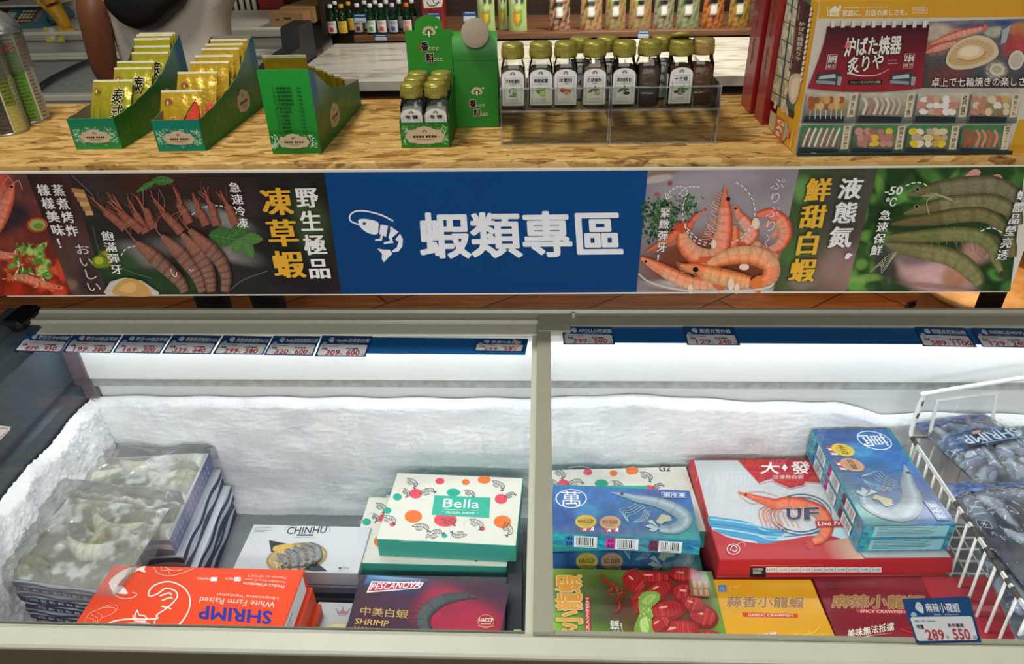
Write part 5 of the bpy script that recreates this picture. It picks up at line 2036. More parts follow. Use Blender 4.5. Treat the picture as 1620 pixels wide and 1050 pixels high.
# --- boiled white shrimp in a bowl
g, a = panel()
a.k = 2
a.paint([(1025, 269.5), (1264, 267.5), (1223, 461), (1007, 462)], 130, 110, ['8a8088', '8f878e', 'a8958c', '8f8a8c'],
        [(1120, 290, 80, 24, -10, 'a39ca2', 1, .9), (1045, 275, 30, 8, -15, '8a6a50', .7, .8), (1040, 283, 24, 6, -10, 'c2b8b4', .6, .8), (1060, 290, 4, 4, 0, 'a03040', .6, .9), (1040, 308, 5, 4, 0, 'a84050', .6, .9),
         (1200, 320, 60, 30, 0, '928a90', 1, .8), (1140, 345, 130, 40, 0, '9c9498', .8, .8), (1125, 420, 115, 52, 0, '7a3a24', .8, .95), (1130, 455, 100, 9, 4, 'c9c4bf', .6, .9)], .1, 6)
q = random.Random(8)
for i in range(520):
    x, y = q.gauss(1045, 19), q.gauss(345, 19)
    if 1015 < x < 1095 and 312 < y < 385:
        a.k = 6 + i % 5
        t = q.uniform(0, 6.3)
        a.ell((x, y), q.uniform(1.5, 4), q.uniform(1, 2.4), q.choice(['3a5a38', '4d7048', '2f4a30', '5f8458', '24402a']), math.degrees(t), 7)
for i in range(70):
    x, y = q.gauss(1090, 9), q.gauss(322, 8)
    a.k = 6 + i % 5
    a.ell((x, y), q.uniform(1.5, 3.5), q.uniform(1, 2), q.choice(['3a5a38', '4d7048', '2f4a30', '5f8458']), q.uniform(0, 180), 7)
a.k = 12
rd, pk = 'd2543a', 'eca888'
W9 = [4, 14, 20, 21, 19, 16, 12]
# right-hand curls, left claws, the bottom pair, then the upright one
a.shrimp(Z(z7, [(860, 350), (960, 340), (1040, 400), (1060, 480), (1020, 560), (950, 600)]), [8, 20, 24, 22, 18, 14], 'd8563c', 'efb094', legs='e89878', eye=None)
a.shrimp(Z(z7, [(1010, 640), (900, 610), (800, 560), (730, 520), (700, 540)]), [10, 26, 30, 28, 18], 'd96a44', 'f0b896', legs=None, eye=None)
a.shrimp(Z(z7, [(710, 280), (740, 350), (800, 420), (830, 480), (780, 540)]), [5, 16, 22, 22, 18], 'd8604a', 'f2c4ac', legs=None, eye='2a1512')
a.shrimp(Z(z7, [(100, 600), (200, 540), (280, 490), (360, 440)]), [3, 10, 15, 12], 'c85030', 'e08a60', legs='d88058', eye=None)
a.shrimp(Z(z7, [(390, 430), (440, 360), (500, 315)]), [10, 9, 2], 'c8483c', 'e49a84', legs=None, eye=None)
a.shrimp(Z(z7, [(700, 420), (692, 520), (640, 610), (540, 650), (430, 620), (360, 540), (345, 470)]), [14, 24, 30, 32, 31, 26, 16], 'dd6440', 'f0b490', legs=None, eye=None, tail='c85038')
a.shrimp(Z(z7, [(640, 140), (640, 210), (640, 300), (640, 400), (625, 500), (600, 590), (560, 640)]), [1.5, 9, 20, 25, 30, 30, 24], 'dc5c3c', 'f0ae90', legs='e8a080', eye=None, head='d04a30')
a.ell(z7(662, 233), 3.4, 3.6, '2a1a1a')
for i in range(14):
    y = 250 + i * 22
    a.curve(Z(z7, [(600 - i * 3, y), (565 - i * 3, y - 25), (545 - i * 4 + (i % 3) * 14, y - 50)]), .8, q.choice(['e8b8a0', 'd88a70', 'f0cdb8']))
a.shrimp(Z(z7, [(60, 640), (150, 690), (260, 750), (360, 800), (470, 820), (560, 820)]), [6, 16, 22, 24, 22, 18], 'd8683c', 'f2bc98', legs=None, eye='1c1210')
a.shrimp(Z(z7, [(860, 820), (940, 780), (955, 700), (880, 640), (760, 620), (640, 640), (520, 690)]), [16, 26, 30, 31, 30, 24, 12], 'e0703c', 'f2bc90', legs=None, eye=None, tail='e08a58')
a.shrimp(Z(z7, [(330, 690), (430, 715), (540, 750), (660, 780), (750, 800), (810, 810)]), [4, 20, 27, 28, 26, 20], 'e07a3c', 'f0bc8c', legs=None, eye=None, head='d8562c')
a.ell(z7(436, 718), 4.6, 4.2, '1a1210'); a.line(Z(z7, [(400, 760), (440, 745)]), 1.4, '1a1210'); a.line(Z(z7, [(408, 772), (448, 755)]), 1.4, '1a1210')
for i in range(8):
    a.curve(Z(z7, [(400, 700 + i * 6), (350, 680 + i * 8), (300 + i * 5, 670 + i * 10)]), .7, 'e89868')
for p_ in (((680, 820), 5, 10), ((720, 850), 4, 8), ((400, 850), 4, 8), ((770, 700), 8, 5), ((850, 400), 6, 9), ((560, 540), 4, 7)):
    a.ell(z7(*p_[0]), p_[1], p_[2], 'f4d4bc')
a.curve(Z(z7, [(40, 745), (120, 805), (300, 855), (520, 868)]), 2.5, 'c8c4c0'); a.curve(Z(z7, [(600, 868), (800, 862), (940, 838), (975, 810)]), 3.2, 'd0ccc8')
fin(g, 'photo_panel', 'boiled orange shrimp in a white bowl')
# --- blurred text panel and the prawns on a hand
g, a = panel()
a.k = 2
a.paint([(1264, 267.5), (1389, 266), (1339, 461), (1223, 461)], 60, 60, ['3f5a34', '4a4a42', '8a6a64', '4a5a38'], [(1270, 300, 16, 20, 0, '6f9a58', .9, .9), (1290, 340, 20, 26, 0, '35502c', 1, .9), (1255, 400, 20, 20, 0, '4f7038', 1, .9), (1340, 330, 40, 60, 0, '4e4a44', 1, .9), (1300, 430, 26, 20, 0, '8a7068', 1, .8), (1330, 420, 26, 30, 0, '9a7a74', 1, .8), (1270, 445, 20, 12, 0, '8f7f70', 1, .8)], .12, 4)
fin(g, 'photo_panel', 'blurred green and brown text panel')
g, a = panel()
a.k = 2
gr = ['3a5a2c', '2c4522', '4d7a38', '5f9a44', '1f3a1c', '6fa04a']
a.paint([(1389, 266), (1622, 263.5), (1598, 461), (1339, 461)], 150, 110, ['26401f', '2f4d26', '1f2f1a', '2f4426'], rblobs(21, 60, 1345, 268, 1620, 345, 5, 14, gr, .9, .8, 1.8) + rblobs(22, 30, 1345, 370, 1420, 460, 5, 13, gr, .9, .8, 1.6) + rblobs(23, 22, 1540, 380, 1610, 460, 5, 12, gr, .9, .8)
        + [(1395, 335, 14, 50, 15, '22361c', 1, .8), (1370, 440, 30, 6, -5, '8fae58', .8, .6), (1480, 430, 66, 36, 14, 'b9928a', .5, 1), (1440, 400, 40, 22, 30, '7a6a6a', .7, .9), (1400, 420, 16, 26, -30, '3c3538', .8, .9), (1480, 434, 40, 16, 6, 'd4a8a4', .8, .9), (1510, 440, 20, 20, 0, 'b07850', .7, .8), (1550, 395, 30, 20, -20, 'c08a80', .7, .8), (1480, 452, 60, 4, 5, '8a6a64', .8, .7)], .2, 12, 9)
a.blob(Z(z8, [(815, 160), (850, 118), (900, 115), (895, 145), (860, 170)]), 'd0908a'); a.blob(Z(z8, [(955, 140), (1010, 60), (1060, 32), (1098, 48), (1080, 95), (1030, 145)]), 'd9928e'); a.blob(Z(z8, [(1155, 110), (1180, 78), (1225, 68), (1250, 90), (1230, 120)]), 'd08a88')
ol1, ol2 = '5c5a3c', '86825c'
a.shrimp(Z(z8, [(590, 215), (700, 190), (830, 165), (1000, 145), (1180, 140), (1310, 190), (1350, 260)]), [4, 18, 26, 29, 29, 24, 16], '64614a', '8a8666', legs=None, head='56502c', eye=None, tail='')
a.shrimp(Z(z8, [(570, 340), (680, 310), (830, 285), (1000, 265), (1180, 265), (1330, 330), (1360, 420)]), [4, 17, 25, 27, 27, 24, 16], '6a6646', '918a66', legs=None, head='58502e', eye=None, tail='')
a.shrimp(Z(z8, [(480, 415), (600, 395), (780, 375), (950, 350), (1120, 350), (1240, 420), (1310, 540), (1320, 640)]), [4, 15, 22, 24, 24, 22, 17, 13], '5f5a36', '857d52', legs=None, head='5a4a26', eye=None, tail='')
a.shrimp(Z(z8, [(440, 500), (560, 500), (760, 490), (930, 480), (1090, 500), (1180, 570), (1200, 650), (1240, 740)]), [5, 16, 22, 24, 25, 22, 16, 9], '666a3e', '8c8a5c', legs='8a7a58', head='626436', eye=None, tail='4a3a2c')
a.shrimp(Z(z8, [(430, 545), (540, 575), (700, 600), (860, 630), (980, 690), (1060, 770), (1090, 830)]), [5, 20, 27, 29, 29, 26, 14], '6a6c40', '968c5e', legs=None, head='62643a', eye=None, tail='')
for e_ in ((660, 172), (655, 290)):
    a.ell(z8(*e_), 4.4, 3.8, '8a8a70'); a.ell(z8(*e_), 2.6, 2.4, '1a1a14')
for i in range(5):
    a.curve(Z(z8, [(690 + i * 8, 220), (760 + i * 14, 195 + i * 6), (900 + i * 2, 235 + i * 5)]), .7, 'b5a880')
for i in range(6):
    a.curve(Z(z8, [(520 - i * 4, 600 + i * 6), (440 - i * 6, 640 + i * 22), (330 + i * 22, 745 - i * 22)]), .6, 'c9bfa0')
a.curve(Z(z8, [(800, 200), (725, 250), (740, 345)]), 1.6, 'b8a878')
q = random.Random(3)
for i in range(40):
    x, y = q.uniform(750, 1200), q.uniform(150, 640)
    a.line([z8(x, y), z8(x + 8, y - 3)], .5, 'c9c8ac')
    a.k -= 1
fin(g, 'photo_panel', 'raw olive prawns lying on a hand')

# --- lettering and marks
g, a = panel()
a.k = 60
wh, ye = 'ece9e6', 'e2aa34'
VT(a, z5, '樣樣美味！', (165, 88), (232, 88), (278, 402), wh, smear=.022, bold=.006)
VT(a, z5, '蒸煮烤炸', (240, 88), (302, 88), (326, 342), wh, smear=.022, bold=.006)
VT(a, z5, 'おいしい', (346, 370), (426, 370), (418, 606), 'd8d2cf')
VT(a, z5, '飽滿彈牙', (476, 310), (540, 310), (532, 520), wh, smear=.022)
VT(a, z5, '急速冷凍', (1080, 78), (1142, 78), (1128, 302), wh, smear=.022)
VT(a, z5, '凍草蝦', (1222, 100), (1382, 96), (1305, 545), ye, smear=.03, bold=.012)
VT(a, z5, '野生極品', (1392, 98), (1508, 96), (1468, 545), wh, smear=.026, bold=.01)
a.curve(Z(z5, [(915, 235), (960, 205), (1020, 190), (1085, 200)]), 1.6, wh, (5, 3))
a.curve(Z(z5, [(580, 428), (605, 395), (660, 382), (722, 400)]), 1.6, wh, (5, 3))
fin(g, 'lettering')
g, a = panel()
a.k = 10
TX(a, z6, '蝦類專區', (503, 442), (1453, 432), (489, 232), 'e9eaee', bold=.023, smear=.006)
fin(g, 'title_lettering', 'large white title characters')
g, a = panel()
a.k = 60
VT(a, z7, 'ぷりぷり', (958, 84), (1068, 80), (895, 470), 'd8d2d6')
a.curve(Z(z7, [(930, 480), (945, 510), (918, 535), (935, 568)]), 1.2, 'd8d2d6')
VT(a, z7, '緊緻彈牙！', (193, 288), (272, 286), (152, 688), wh, smear=.022, outline='6a4a40')
a.ring(z7(597, 322), 57, 52.5, 1.7, wh, 72, -62, 205, (5.2, 3.4)); a.curve(Z(z7, [(360, 420), (400, 490), (450, 535), (505, 553)]), 1.7, wh, (5.2, 3.4))
a.curve(Z(z7, [(462, 152), (400, 150), (345, 175), (330, 205), (360, 212), (380, 190), (360, 155), (310, 150), (260, 185), (238, 232)]), 1.5, wh, (4, 2.4)); a.line(Z(z7, [(228, 195), (236, 238), (268, 214)]), 1.5, wh)
VT(a, z7, '鮮甜白蝦', (1205, 80), (1398, 76), (1062, 818), 'e8b23c', smear=.03, bold=.012, outline='4a4a30')
VT(a, z8, '液態氮', (120, 76), (298, 72), (18, 580), wh, smear=.026, bold=.01, outline='5a544e')
TX(a, z8, '-50', (424, 204), (540, 202), (440, 146), wh, smear=.03)
TX(a, z8, '℃', (425, 282), (500, 280), (440, 222), wh, smear=.02)
VT(a, z8, '急速保鮮', (396, 302), (484, 300), (316, 624), wh, smear=.03, outline='2a3a20')
VT(a, z8, '蝦體晶瑩亮透', (1345, 160), (1432, 158), (1180, 656), wh, smear=.028, outline='3a3a2a')
a.curve(Z(z8, [(568, 138), (620, 118), (680, 118), (720, 142)]), 1.8, wh, (6.5, 3.2)); a.curve(Z(z8, [(1085, 450), (1130, 432), (1180, 432), (1232, 460)]), 1.8, wh, (6.5, 3.2))
a.blob(Z(z8, [(150, 640), (160, 610), (180, 600), (205, 618), (190, 622), (175, 640)]), wh, 3)
fin(g, 'lettering')


def shrimp_logo(a, f, c='e9eaee', s=1.0):
    """the plain white shrimp mark: long feeler, head with eye, three body plates, legs and tail"""
    a.curve([f(*p) for p in [(208, 287), (165, 268), (163, 240), (190, 222), (240, 222), (310, 240), (366, 268)]], 2.4 * s, c, n=8)
    k0 = a.k
    a.blob([f(*p) for p in [(202, 262), (235, 258), (292, 272), (296, 300), (290, 330), (250, 326), (215, 302), (204, 282)]], c, 5)
    a.k += 1
    a.ell(f(229, 280), 2.6 * s, 2.6 * s, '0a4480', n=14)
    a.k = k0
    for p in ([(306, 284), (342, 290), (332, 345), (318, 336), (312, 362), (280, 362), (281, 354), (303, 352), (308, 332), (300, 330)],
              [(352, 292), (392, 320), (360, 348), (368, 372), (322, 378), (321, 369), (352, 362), (344, 344), (352, 318)],
              [(398, 328), (412, 352), (410, 388), (392, 412), (366, 416), (358, 412), (384, 392), (392, 366), (376, 356)],
              [(290, 398), (322, 404), (350, 404), (362, 424), (344, 440), (322, 464), (312, 446), (314, 424)]):
        a.k = k0
        a.poly([f(*q) for q in p], c)


g, a = panel()
a.k = 10
shrimp_logo(a, z6)
fin(g, 'shrimp_emblem', 'white shrimp emblem')

# ================================================================ tabletop grill carton at the shelf end
bq = thing('grill_carton', (.66, 1.26, ST), 'large yellow and maroon tabletop grill carton covered in food photos', 'carton')
QX0, QX1, QY0, QY1, QZ = .413, .93, 1.195, 1.322, 1.4465
g = G()
g.box((QX0, QY0, ST + .0004), (QX1, QY1, QZ), .0012, 'd8a029')
g.build('carton_body', 'print', bq)


def c4(x, y): return (1170 + x / 3.6, y / 3.6)


def food(a, f, kind, cx, cy, w, h, seed):
    q = random.Random(seed)
    k0 = a.k
    for i in range(kind[1]):
        x = cx - w / 2 + w * (i + .5) / kind[1]
        a.k = k0 + i % 2
        if kind[0] == 'skewer':
            a.line([f(x, cy - h * .1), f(x - 4, cy + h * .75)], 1.1, 'e2ddd2')
            for j in range(2):
                a.k = k0 + 2 + (i + j) % 2
                a.ell(f(x + q.uniform(-6, 6), cy - h * .35 + j * h * .35), w / kind[1] / 3.6 * .62, h / 3.6 * .24, q.choice(kind[2]), q.uniform(0, 60), 12)
        elif kind[0] == 'stick':
            a.curve([f(x - 10, cy - h / 2), f(x + 8, cy - h * .1), f(x - 14, cy + h * .5)], 4.2, q.choice(kind[2]))
        elif kind[0] == 'bits':
            for j in range(3):
                a.k = k0 + (i + j) % 3
                a.ell(f(x + q.uniform(-12, 12), cy - h * .4 + j * h * .36), w / kind[1] / 3.6 * q.uniform(.45, .75), h / 3.6 * q.uniform(.16, .24), q.choice(kind[2]), q.uniform(-30, 30), 12)
        elif kind[0] == 'fish':
            a.curve([f(x + 26, cy - h * .6), f(x + 4, cy - h * .1), f(x - 16, cy + h * .5)], 3.6, q.choice(kind[2])); a.k -= 1
            a.curve([f(x + 24, cy - h * .6), f(x + 2, cy - h * .1), f(x - 18, cy + h * .5)], 1.0, 'f0ece4')
    a.k = k0 + 5


g = G()
a = Art(g, (0, QY0, 1.3), (1, 0, 0), (0, 0, 1))
a.k = 2
X1_ = 1640
a.poly([c4(455, 12), c4(X1_, -6), c4(X1_, 892), c4(312, 880)], 'd2cabb')
a.poly([c4(458, 10), c4(X1_, -8), c4(X1_, 96), c4(446, 106)], 'd79f2b')
a.poly([c4(1590, 680), c4(X1_, 680), c4(X1_, 880), c4(1530, 865)], 'd79f2b')
# house mark with fork and spoon
a.poly([c4(506, 62), c4(543, 32), c4(580, 60), c4(566, 62), c4(566, 92), c4(514, 92), c4(514, 62)], 'ece4d2'); a.line([c4(520, 72), c4(562, 72)], 1, 'd79f2b'); a.line([c4(522, 82), c4(560, 82)], 1, 'd79f2b')
a.line([c4(500, 40), c4(503, 90)], 1.2, 'ece4d2'); a.ell(c4(572, 40), 2, 3, 'ece4d2')
TX(a, c4, 'ホームメイドシリーズ', (693, 50), (846, 48), (693, 34), 'f0e6cf'); a.line([c4(592, 45), c4(685, 43)], 1.4, 'ecdcb4')
TX(a, c4, '家庭に、お店の楽しさを。', (584, 92), (952, 86), (586, 58), 'f4ecd8', bold=.015)
a.frame(*c4(984, 42), *c4(1066, 74), .8, 'f0e6cf'); TX(a, c4, '日本製', (994, 68), (1056, 67), (994, 47), 'f0e6cf')
# photo of scallops on the grill
a.paint([c4(1078, 122), c4(X1_, 106), c4(X1_, 500), c4(1032, 500)], 90, 64, ['7a7a80', '6a6e78', '50484a', '3a4246'],
        [(*c4(1130, 185), 28, 14, 0, 'c9b8a0', .6, .9), (*c4(1250, 190), 26, 10, -18, 'd08a78', .7, .9), (*c4(1330, 165), 26, 9, -20, 'd8988a', .7, .9), (*c4(1130, 260), 26, 9, -15, 'c8704a', .7, .8), (*c4(1440, 170), 14, 12, 0, 'b9b5a0', .6, .9), (*c4(1590, 175), 14, 14, -20, 'c07a48', .6, .9),
         (*c4(1570, 270), 20, 22, 20, 'b84a4a', .6, .9), (*c4(1100, 420), 26, 26, 0, '55473c', .7, .9), (*c4(1200, 440), 30, 14, 0, '8a3a30', .9, .7), (*c4(1460, 400), 16, 14, 0, 'c9c2a8', .6, .9), (*c4(1400, 140), 50, 5, -5, '2c4a7a', .7, .8)], .35, 14, 3)
for i in range(13):
    a.line([c4(1040 + i * 50, 330), c4(1180 + i * 50, 480)], .8, '5a6470'); a.k -= 1
for i in range(8):
    a.line([c4(1030, 330 + i * 22), c4(1620, 290 + i * 26)], .6, '4a525c'); a.k -= 1
a.k += 3
for pts in ([(1085, 250), (1180, 215), (1280, 185), (1380, 160)], [(1050, 300), (1130, 270), (1230, 240)]):
    a.shrimp(Z(c4, pts), [3, 10, 13, 8], 'd0705a', 'e8b09a', legs='d89078', eye=None, lw=.7)
a.blob(Z(c4, [(1172, 330), (1200, 270), (1270, 220), (1360, 200), (1440, 230), (1470, 300), (1420, 350), (1330, 385), (1230, 395), (1180, 370)]), 'd8c39c')
a.blob(Z(c4, [(1185, 330), (1230, 265), (1320, 220), (1420, 250), (1440, 300), (1380, 345), (1270, 372), (1200, 362)]), 'c9a878')
for i in range(14):
    t = R(-20 + i * 17)
    a.line([c4(1320, 300), c4(1320 + 120 * math.cos(t), 300 - 80 * math.sin(t))], .5, 'e4d4b4'); a.k -= 1
a.k += 2
a.ell(c4(1310, 300), 21, 13, 'e4c9a0', -8); a.ell(c4(1305, 292), 16, 8, 'f0dcbc', -8); a.curve(Z(c4, [(1240, 330), (1300, 345), (1370, 322), (1400, 290)]), 2, 'c8823c')
a.ell(c4(1570, 340), 12, 16, 'd8cfc0', 20); a.ell(c4(1570, 342), 9, 12, 'c4b8a4', 20); a.ell(c4(1460, 395), 12, 10, 'd4ccb4'); a.ell(c4(1460, 392), 8, 6, 'b9ad90'); a.poly(Z(c4, [(1490, 170), (1540, 140), (1510, 240), (1480, 250)]), 'a9b0b4')
TX(a, c4, '卓上で七輪焼きの楽しさ！', (1086, 492), (1640, 486), (1090, 440), 'ece6da', bold=.01, outline='4a2422', ow=.045)
# maroon shop curtain
K0 = a.k
rows = 24
P, K = [], []
for j in range(rows + 1):
    v = j / rows
    l = A_(c4(495 - 112 * v ** 1.35, 148 + 352 * v)); r_ = A_(c4(1076 - 46 * v, 138 + 362 * v))
    row, kr = [], []
    for i in range(13):
        u = i / 12
        p = l * (1 - u) + r_ * u
        p = p + A_((0, (5.5 * math.sin(u * math.pi)) * v))
        row.append(a.at(p)); kr.append(A_(lin('3a1620')) * (1 - v) + A_(lin('a02a34')) * v)
    P.append(row); K.append(kr)
g.grid(P, K, 0, False)
a.k += 1
for i in range(10):
    x = 528 + i * 58
    a.poly(Z(c4, [(x - 10, 116), (x + 12, 114), (x + 8, 154), (x - 14, 156)]), 'dcd6cc'); a.k -= 1
a.k += 1
for x in (590, 812):
    a.line(Z(c4, [(x + 6, 470), (x - 6, 522)]), .7, '5a1820')
TX(a, c4, '炉ばた焼器', (590, 318), (908, 302), (600, 214), 'efe8dc', bold=.02, smear=.012, outline='15100e', ow=.045)
TX(a, c4, '炙りや', (606, 420), (808, 386), (612, 326), 'efe8dc', bold=.02, outline='15100e', ow=.045)
a.curve(Z(c4, [(606, 410), (690, 428), (780, 420), (846, 388)]), 2.2, 'efe8dc', taper=True)
a.blob(Z(c4, [(592, 262), (606, 236), (626, 240), (620, 262), (604, 278)]), 'd8706a', 3)
TX(a, c4, 'あぶりや', (838, 346), (886, 344), (838, 334), 'c9a8a0'); a.line(Z(c4, [(834, 358), (890, 356)]), 1.2, 'c9a8a0')
for x0, y0, ch in ((484, 308, '網焼き'), (922, 302, '串焼き')):
    a.line(Z(c4, [(x0 + 14, y0), (x0 + 66, y0 - 1), (x0 + 52, y0 + 80), (x0, y0 + 82), (x0 + 14, y0)]), .8, 'd8cfc8')
    TX(a, c4, ch[0], (x0 + 10, y0 + 48), (x0 + 56, y0 + 46), (x0 + 16, y0 + 6), 'e8e0d8', bold=.01)
    TX(a, c4, ch[1:], (x0 + 6, y0 + 76), (x0 + 48, y0 + 74), (x0 + 10, y0 + 54), 'e8e0d8')
for x0 in (428, 846):
    a.poly(Z(c4, [(x0 + 8, 418), (x0 + 120, 402), (x0 + 150, 432), (x0 + 138, 484), (x0, 470)]), '3a4248')
    a.poly(Z(c4, [(x0 + 22, 428), (x0 + 108, 416), (x0 + 112, 440), (x0 + 14, 446)]), 'b4bcc0'); a.poly(Z(c4, [(x0 + 2, 452), (x0 + 110, 458), (x0 + 108, 478), (x0, 468)]), '8f979a'); a.poly(Z(c4, [(x0 + 124, 430), (x0 + 150, 434), (x0 + 138, 482), (x0 + 118, 478)]), '9aa2a4')
a.poly(Z(c4, [(614, 452), (806, 450), (802, 474), (612, 476)]), '1a1414'); TX(a, c4, 'カセットガスの炉ばた焼器', (624, 470), (794, 468), (624, 456), 'd8d0c4')
# eight dish photos
tx1 = ['焼き鳥', '焼き魚', '焼餅', '串おでん']; tx2 = ['魚介の炙り焼き', '網焼き焼肉', '焼き野菜', '網焼きソーセージ']
kd1 = [('skewer', 7, ['b98a4a', 'c9a060', '8f5a34', 'a8552c', 'd0b078']), ('stick', 7, ['d8ccb8', 'c9b49a', 'b08468']), ('bits', 5, ['e2ddd0', 'd0a48c', 'c98a78', 'e8e4da']), ('bits', 5, ['e4dccb', 'c9a85a', '9a7a4a', 'd8c9a4', 'c08468'])]
kd2 = [('fish', 6, ['d8a49a', 'c98a84', 'a9b4b4', 'd0c0b4']), ('bits', 5, ['b07a70', '9a6a62', 'e0b93a', 'c98a80']), ('bits', 5, ['d8c89a', 'e0c02c', 'c9a050', 'b8a888', 'e4d8b8']), ('stick', 6, ['c8603a', 'b84a34', 'd88a6a'])]
for r_, (y0, y1, xs, txs, kds, bgc) in enumerate(((524, 692, (378, 682, 1006, 1312, 1600), tx1, kd1, ['b9b49c', 'c9c2aa', '5a6460', '3a4444']), (704, 872, (346, 644, 950, 1254, 1548), tx2, kd2, ['3f7a4c', '4a8454', '46504c', '333d3e']))):
    for i in range(4):
        x0, x1 = xs[i], xs[i + 1] - 16
        s_ = -22
        a.paint([c4(x0, y0), c4(x1, y0 - 2), c4(x1 + s_, y1), c4(x0 + s_ - 8, y1)], 24, 16, bgc, [(*c4((x0 + x1) / 2 - 20, y0 + 85), 34, 14, 0, '8f7a64', .8, .6)], .3, 6, 30 + i + r_ * 7)
        a.poly(Z(c4, [(x0 + s_ * .7, y0 + 128), (x1 + s_ * .7 - 60, y0 + 134), (x1 + s_ - 60, y1), (x0 + s_, y1)]), '232d2e')
        for k in range(9):
            a.line(Z(c4, [(x0 + 6 + k * 24, y0 + 100), (x0 + k * 24, y0 + 128)]), .6, '2e3a44'); a.k -= 1
        a.k += 1
        food(a, c4, kds[i], (x0 + x1) / 2 - 36, y0 + 74, (x1 - x0) * .72, 96, i + 10 * r_)
        a.poly(Z(c4, [(x1 - 44, y0 + 4), (x1 - 2, y0 + 2), (x1 - 22, y0 + 134), (x1 - 64, y0 + 136)]), 'd8c8a8')
        VT(a, c4, txs[i], (x1 - 37, y0 + 8), (x1 - 9, y0 + 6), (x1 - 56, y0 + 130), '2a2018', bold=.01)
a.poly(Z(c4, [(318, 858), (1536, 846), (1532, 870), (314, 884)]), '2c3836'); TX(a, c4, 'Iwatani', (396, 863), (424, 862), (396, 855), '9ab0b8')
g.build('front_print', 'print', bq)


def c8(x, y): return (1170 + x / 4.2, y / 4.2)


g = G()
a = Art(g, (QX0, 1.26, 1.3), (0, -1, 0), (0, 0, 1))
a.k = 2
a.poly(Z(c8, [(318, -20), (480, -20), (355, 785), (205, 660)]), '3f6a60')
a.paint(Z(c8, [(322, -20), (392, -20), (300, 745), (208, 662)]), 14, 60, ['c9c0a4', 'b9b49a', 'c9b898', 'a89a78'], (), .9, 20, 4)
a.poly(Z(c8, [(352, -20), (362, -20), (268, 720), (256, 705)]), '2f5a54')
for i in range(6):
    y = 20 + i * 118
    a.line(Z(c8, [(316 - i * 19, y), (398 - i * 15, y + 52)]), 1.4, '2f5a54')
    a.poly(Z(c8, [(330 - i * 19, y + 60), (346 - i * 19, y + 70), (338 - i * 19, y + 116), (324 - i * 19, y + 106)]), 'd8ccae')
    a.poly(Z(c8, [(372 - i * 16, y + 86), (388 - i * 16, y + 96), (380 - i * 16, y + 142), (366 - i * 16, y + 132)]), 'd8ccae')
a.poly(Z(c8, [(398, -20), (420, 0), (486, 46), (415, 500), (330, 470)]), '5a2226')
a.poly(Z(c8, [(440, 10), (486, 46), (415, 500), (372, 480)]), '3a1a1a')
a.vtext('炉ばた焼器炙りや', c8(400, 138), c8(444, 150), c8(368, 400), 'd8cfc0', .01)
a.line(Z(c8, [(378, 180), (352, 350)]), .9, 'b9a090'); a.line(Z(c8, [(404, 40), (394, 130)]), 1.3, '8fa0b0'); a.line(Z(c8, [(356, 360), (342, 460)]), 1.3, '8fa0b0')
a.blob(Z(c8, [(330, 560), (350, 500), (400, 490), (412, 520), (400, 620), (368, 690), (336, 660)]), 'd8b99a'); a.blob(Z(c8, [(345, 580), (370, 520), (398, 530), (385, 620), (355, 660)]), 'e8d4bc'); a.blob(Z(c8, [(290, 720), (300, 690), (320, 700), (330, 770), (300, 740)]), 'c9b49a')
a.poly(Z(c8, [(336, 722), (368, 742), (360, 786), (330, 768)]), '3a3028')
for i in range(14):
    y = 60 + i * 36
    a.ell(c8(484 - i * 5.4, y), 2.0, 4.0, 'e8dcc4', 15, 10); a.k -= 1
a.k += 1
a.poly(Z(c8, [(212, 730), (250, 760), (234, 880), (196, 850)]), 'b9a98a'); a.poly(Z(c8, [(250, 762), (318, 808), (292, 946), (228, 896)]), 'c8632a'); a.poly(Z(c8, [(310, 800), (326, 822), (326, 880), (304, 936), (290, 930)]), 'a8a498'); a.poly(Z(c8, [(326, 860), (342, 866), (332, 920), (318, 912)]), 'd8705a')
a.text('GAS', c8(248, 868), c8(274, 905), c8(272, 786), 'ece4d6', .03) if False else a.vtext('GAS', c8(258, 776), c8(300, 806), c8(240, 892), 'ece4d6', .03)
a.text('Flamemore', c8(348, 985), c8(368, 868), c8(338, 978), 'f0e4cc', .01)
g.build('side_print', 'print', bq)

# two slim dark-red boxes beside it
for i, (ya, yb, x, hh, lb) in enumerate(((1.372, 1.428, .404, .27, 'slim dark red box with gold brush lettering standing next to the grill carton'), (1.452, 1.526, .401, .27, 'slim dark red box standing behind the other red box near the grill carton'))):
    rb = thing('slim_red_box', (x + .18, (ya + yb) / 2, ST), lb, 'box', None)
    g = G()
    g.box((x, ya, ST + .0004), (x + .36, yb, ST + hh), .0012)
    g.build('box_body', 'red', rb)
    g = G()
    a = Art(g, (x, yb, ST), (0, -1, 0), (0, 0, 1), 0, mp=lambda p: p)
    w = yb - ya
    q = random.Random(i)
    for k in range(5):
        z = .205 - k * .024 - (.012 if k > 2 else 0)
        s = .007 if k < 3 else .011
        a.ring((w * .5, z), s * .7, s, .0016, '3c3a1c', 14, q.uniform(0, 90), q.uniform(250, 330))
        a.line([(w * .5 - s * .6, z + s * .3), (w * .5 + s * .7, z - s * .2)], .0018, '3c3a1c'); a.line([(w * .5 + s * .2, z + s), (w * .5 - s * .4, z - s)], .0016, '4a4422')
    g.build('brush_lettering', 'print', rb)
# ================================================================ frozen goods
def L5(x, y): return (x / 2.764, 670 + y / 2.764)
def M6(x, y): return (400 + x / 3.183, 720 + y / 3.183)
def N7(x, y): return (830 + x / 3, 700 + y / 3)
def O8(x, y): return (1200 + x / 2.562, 640 + y / 2.562)


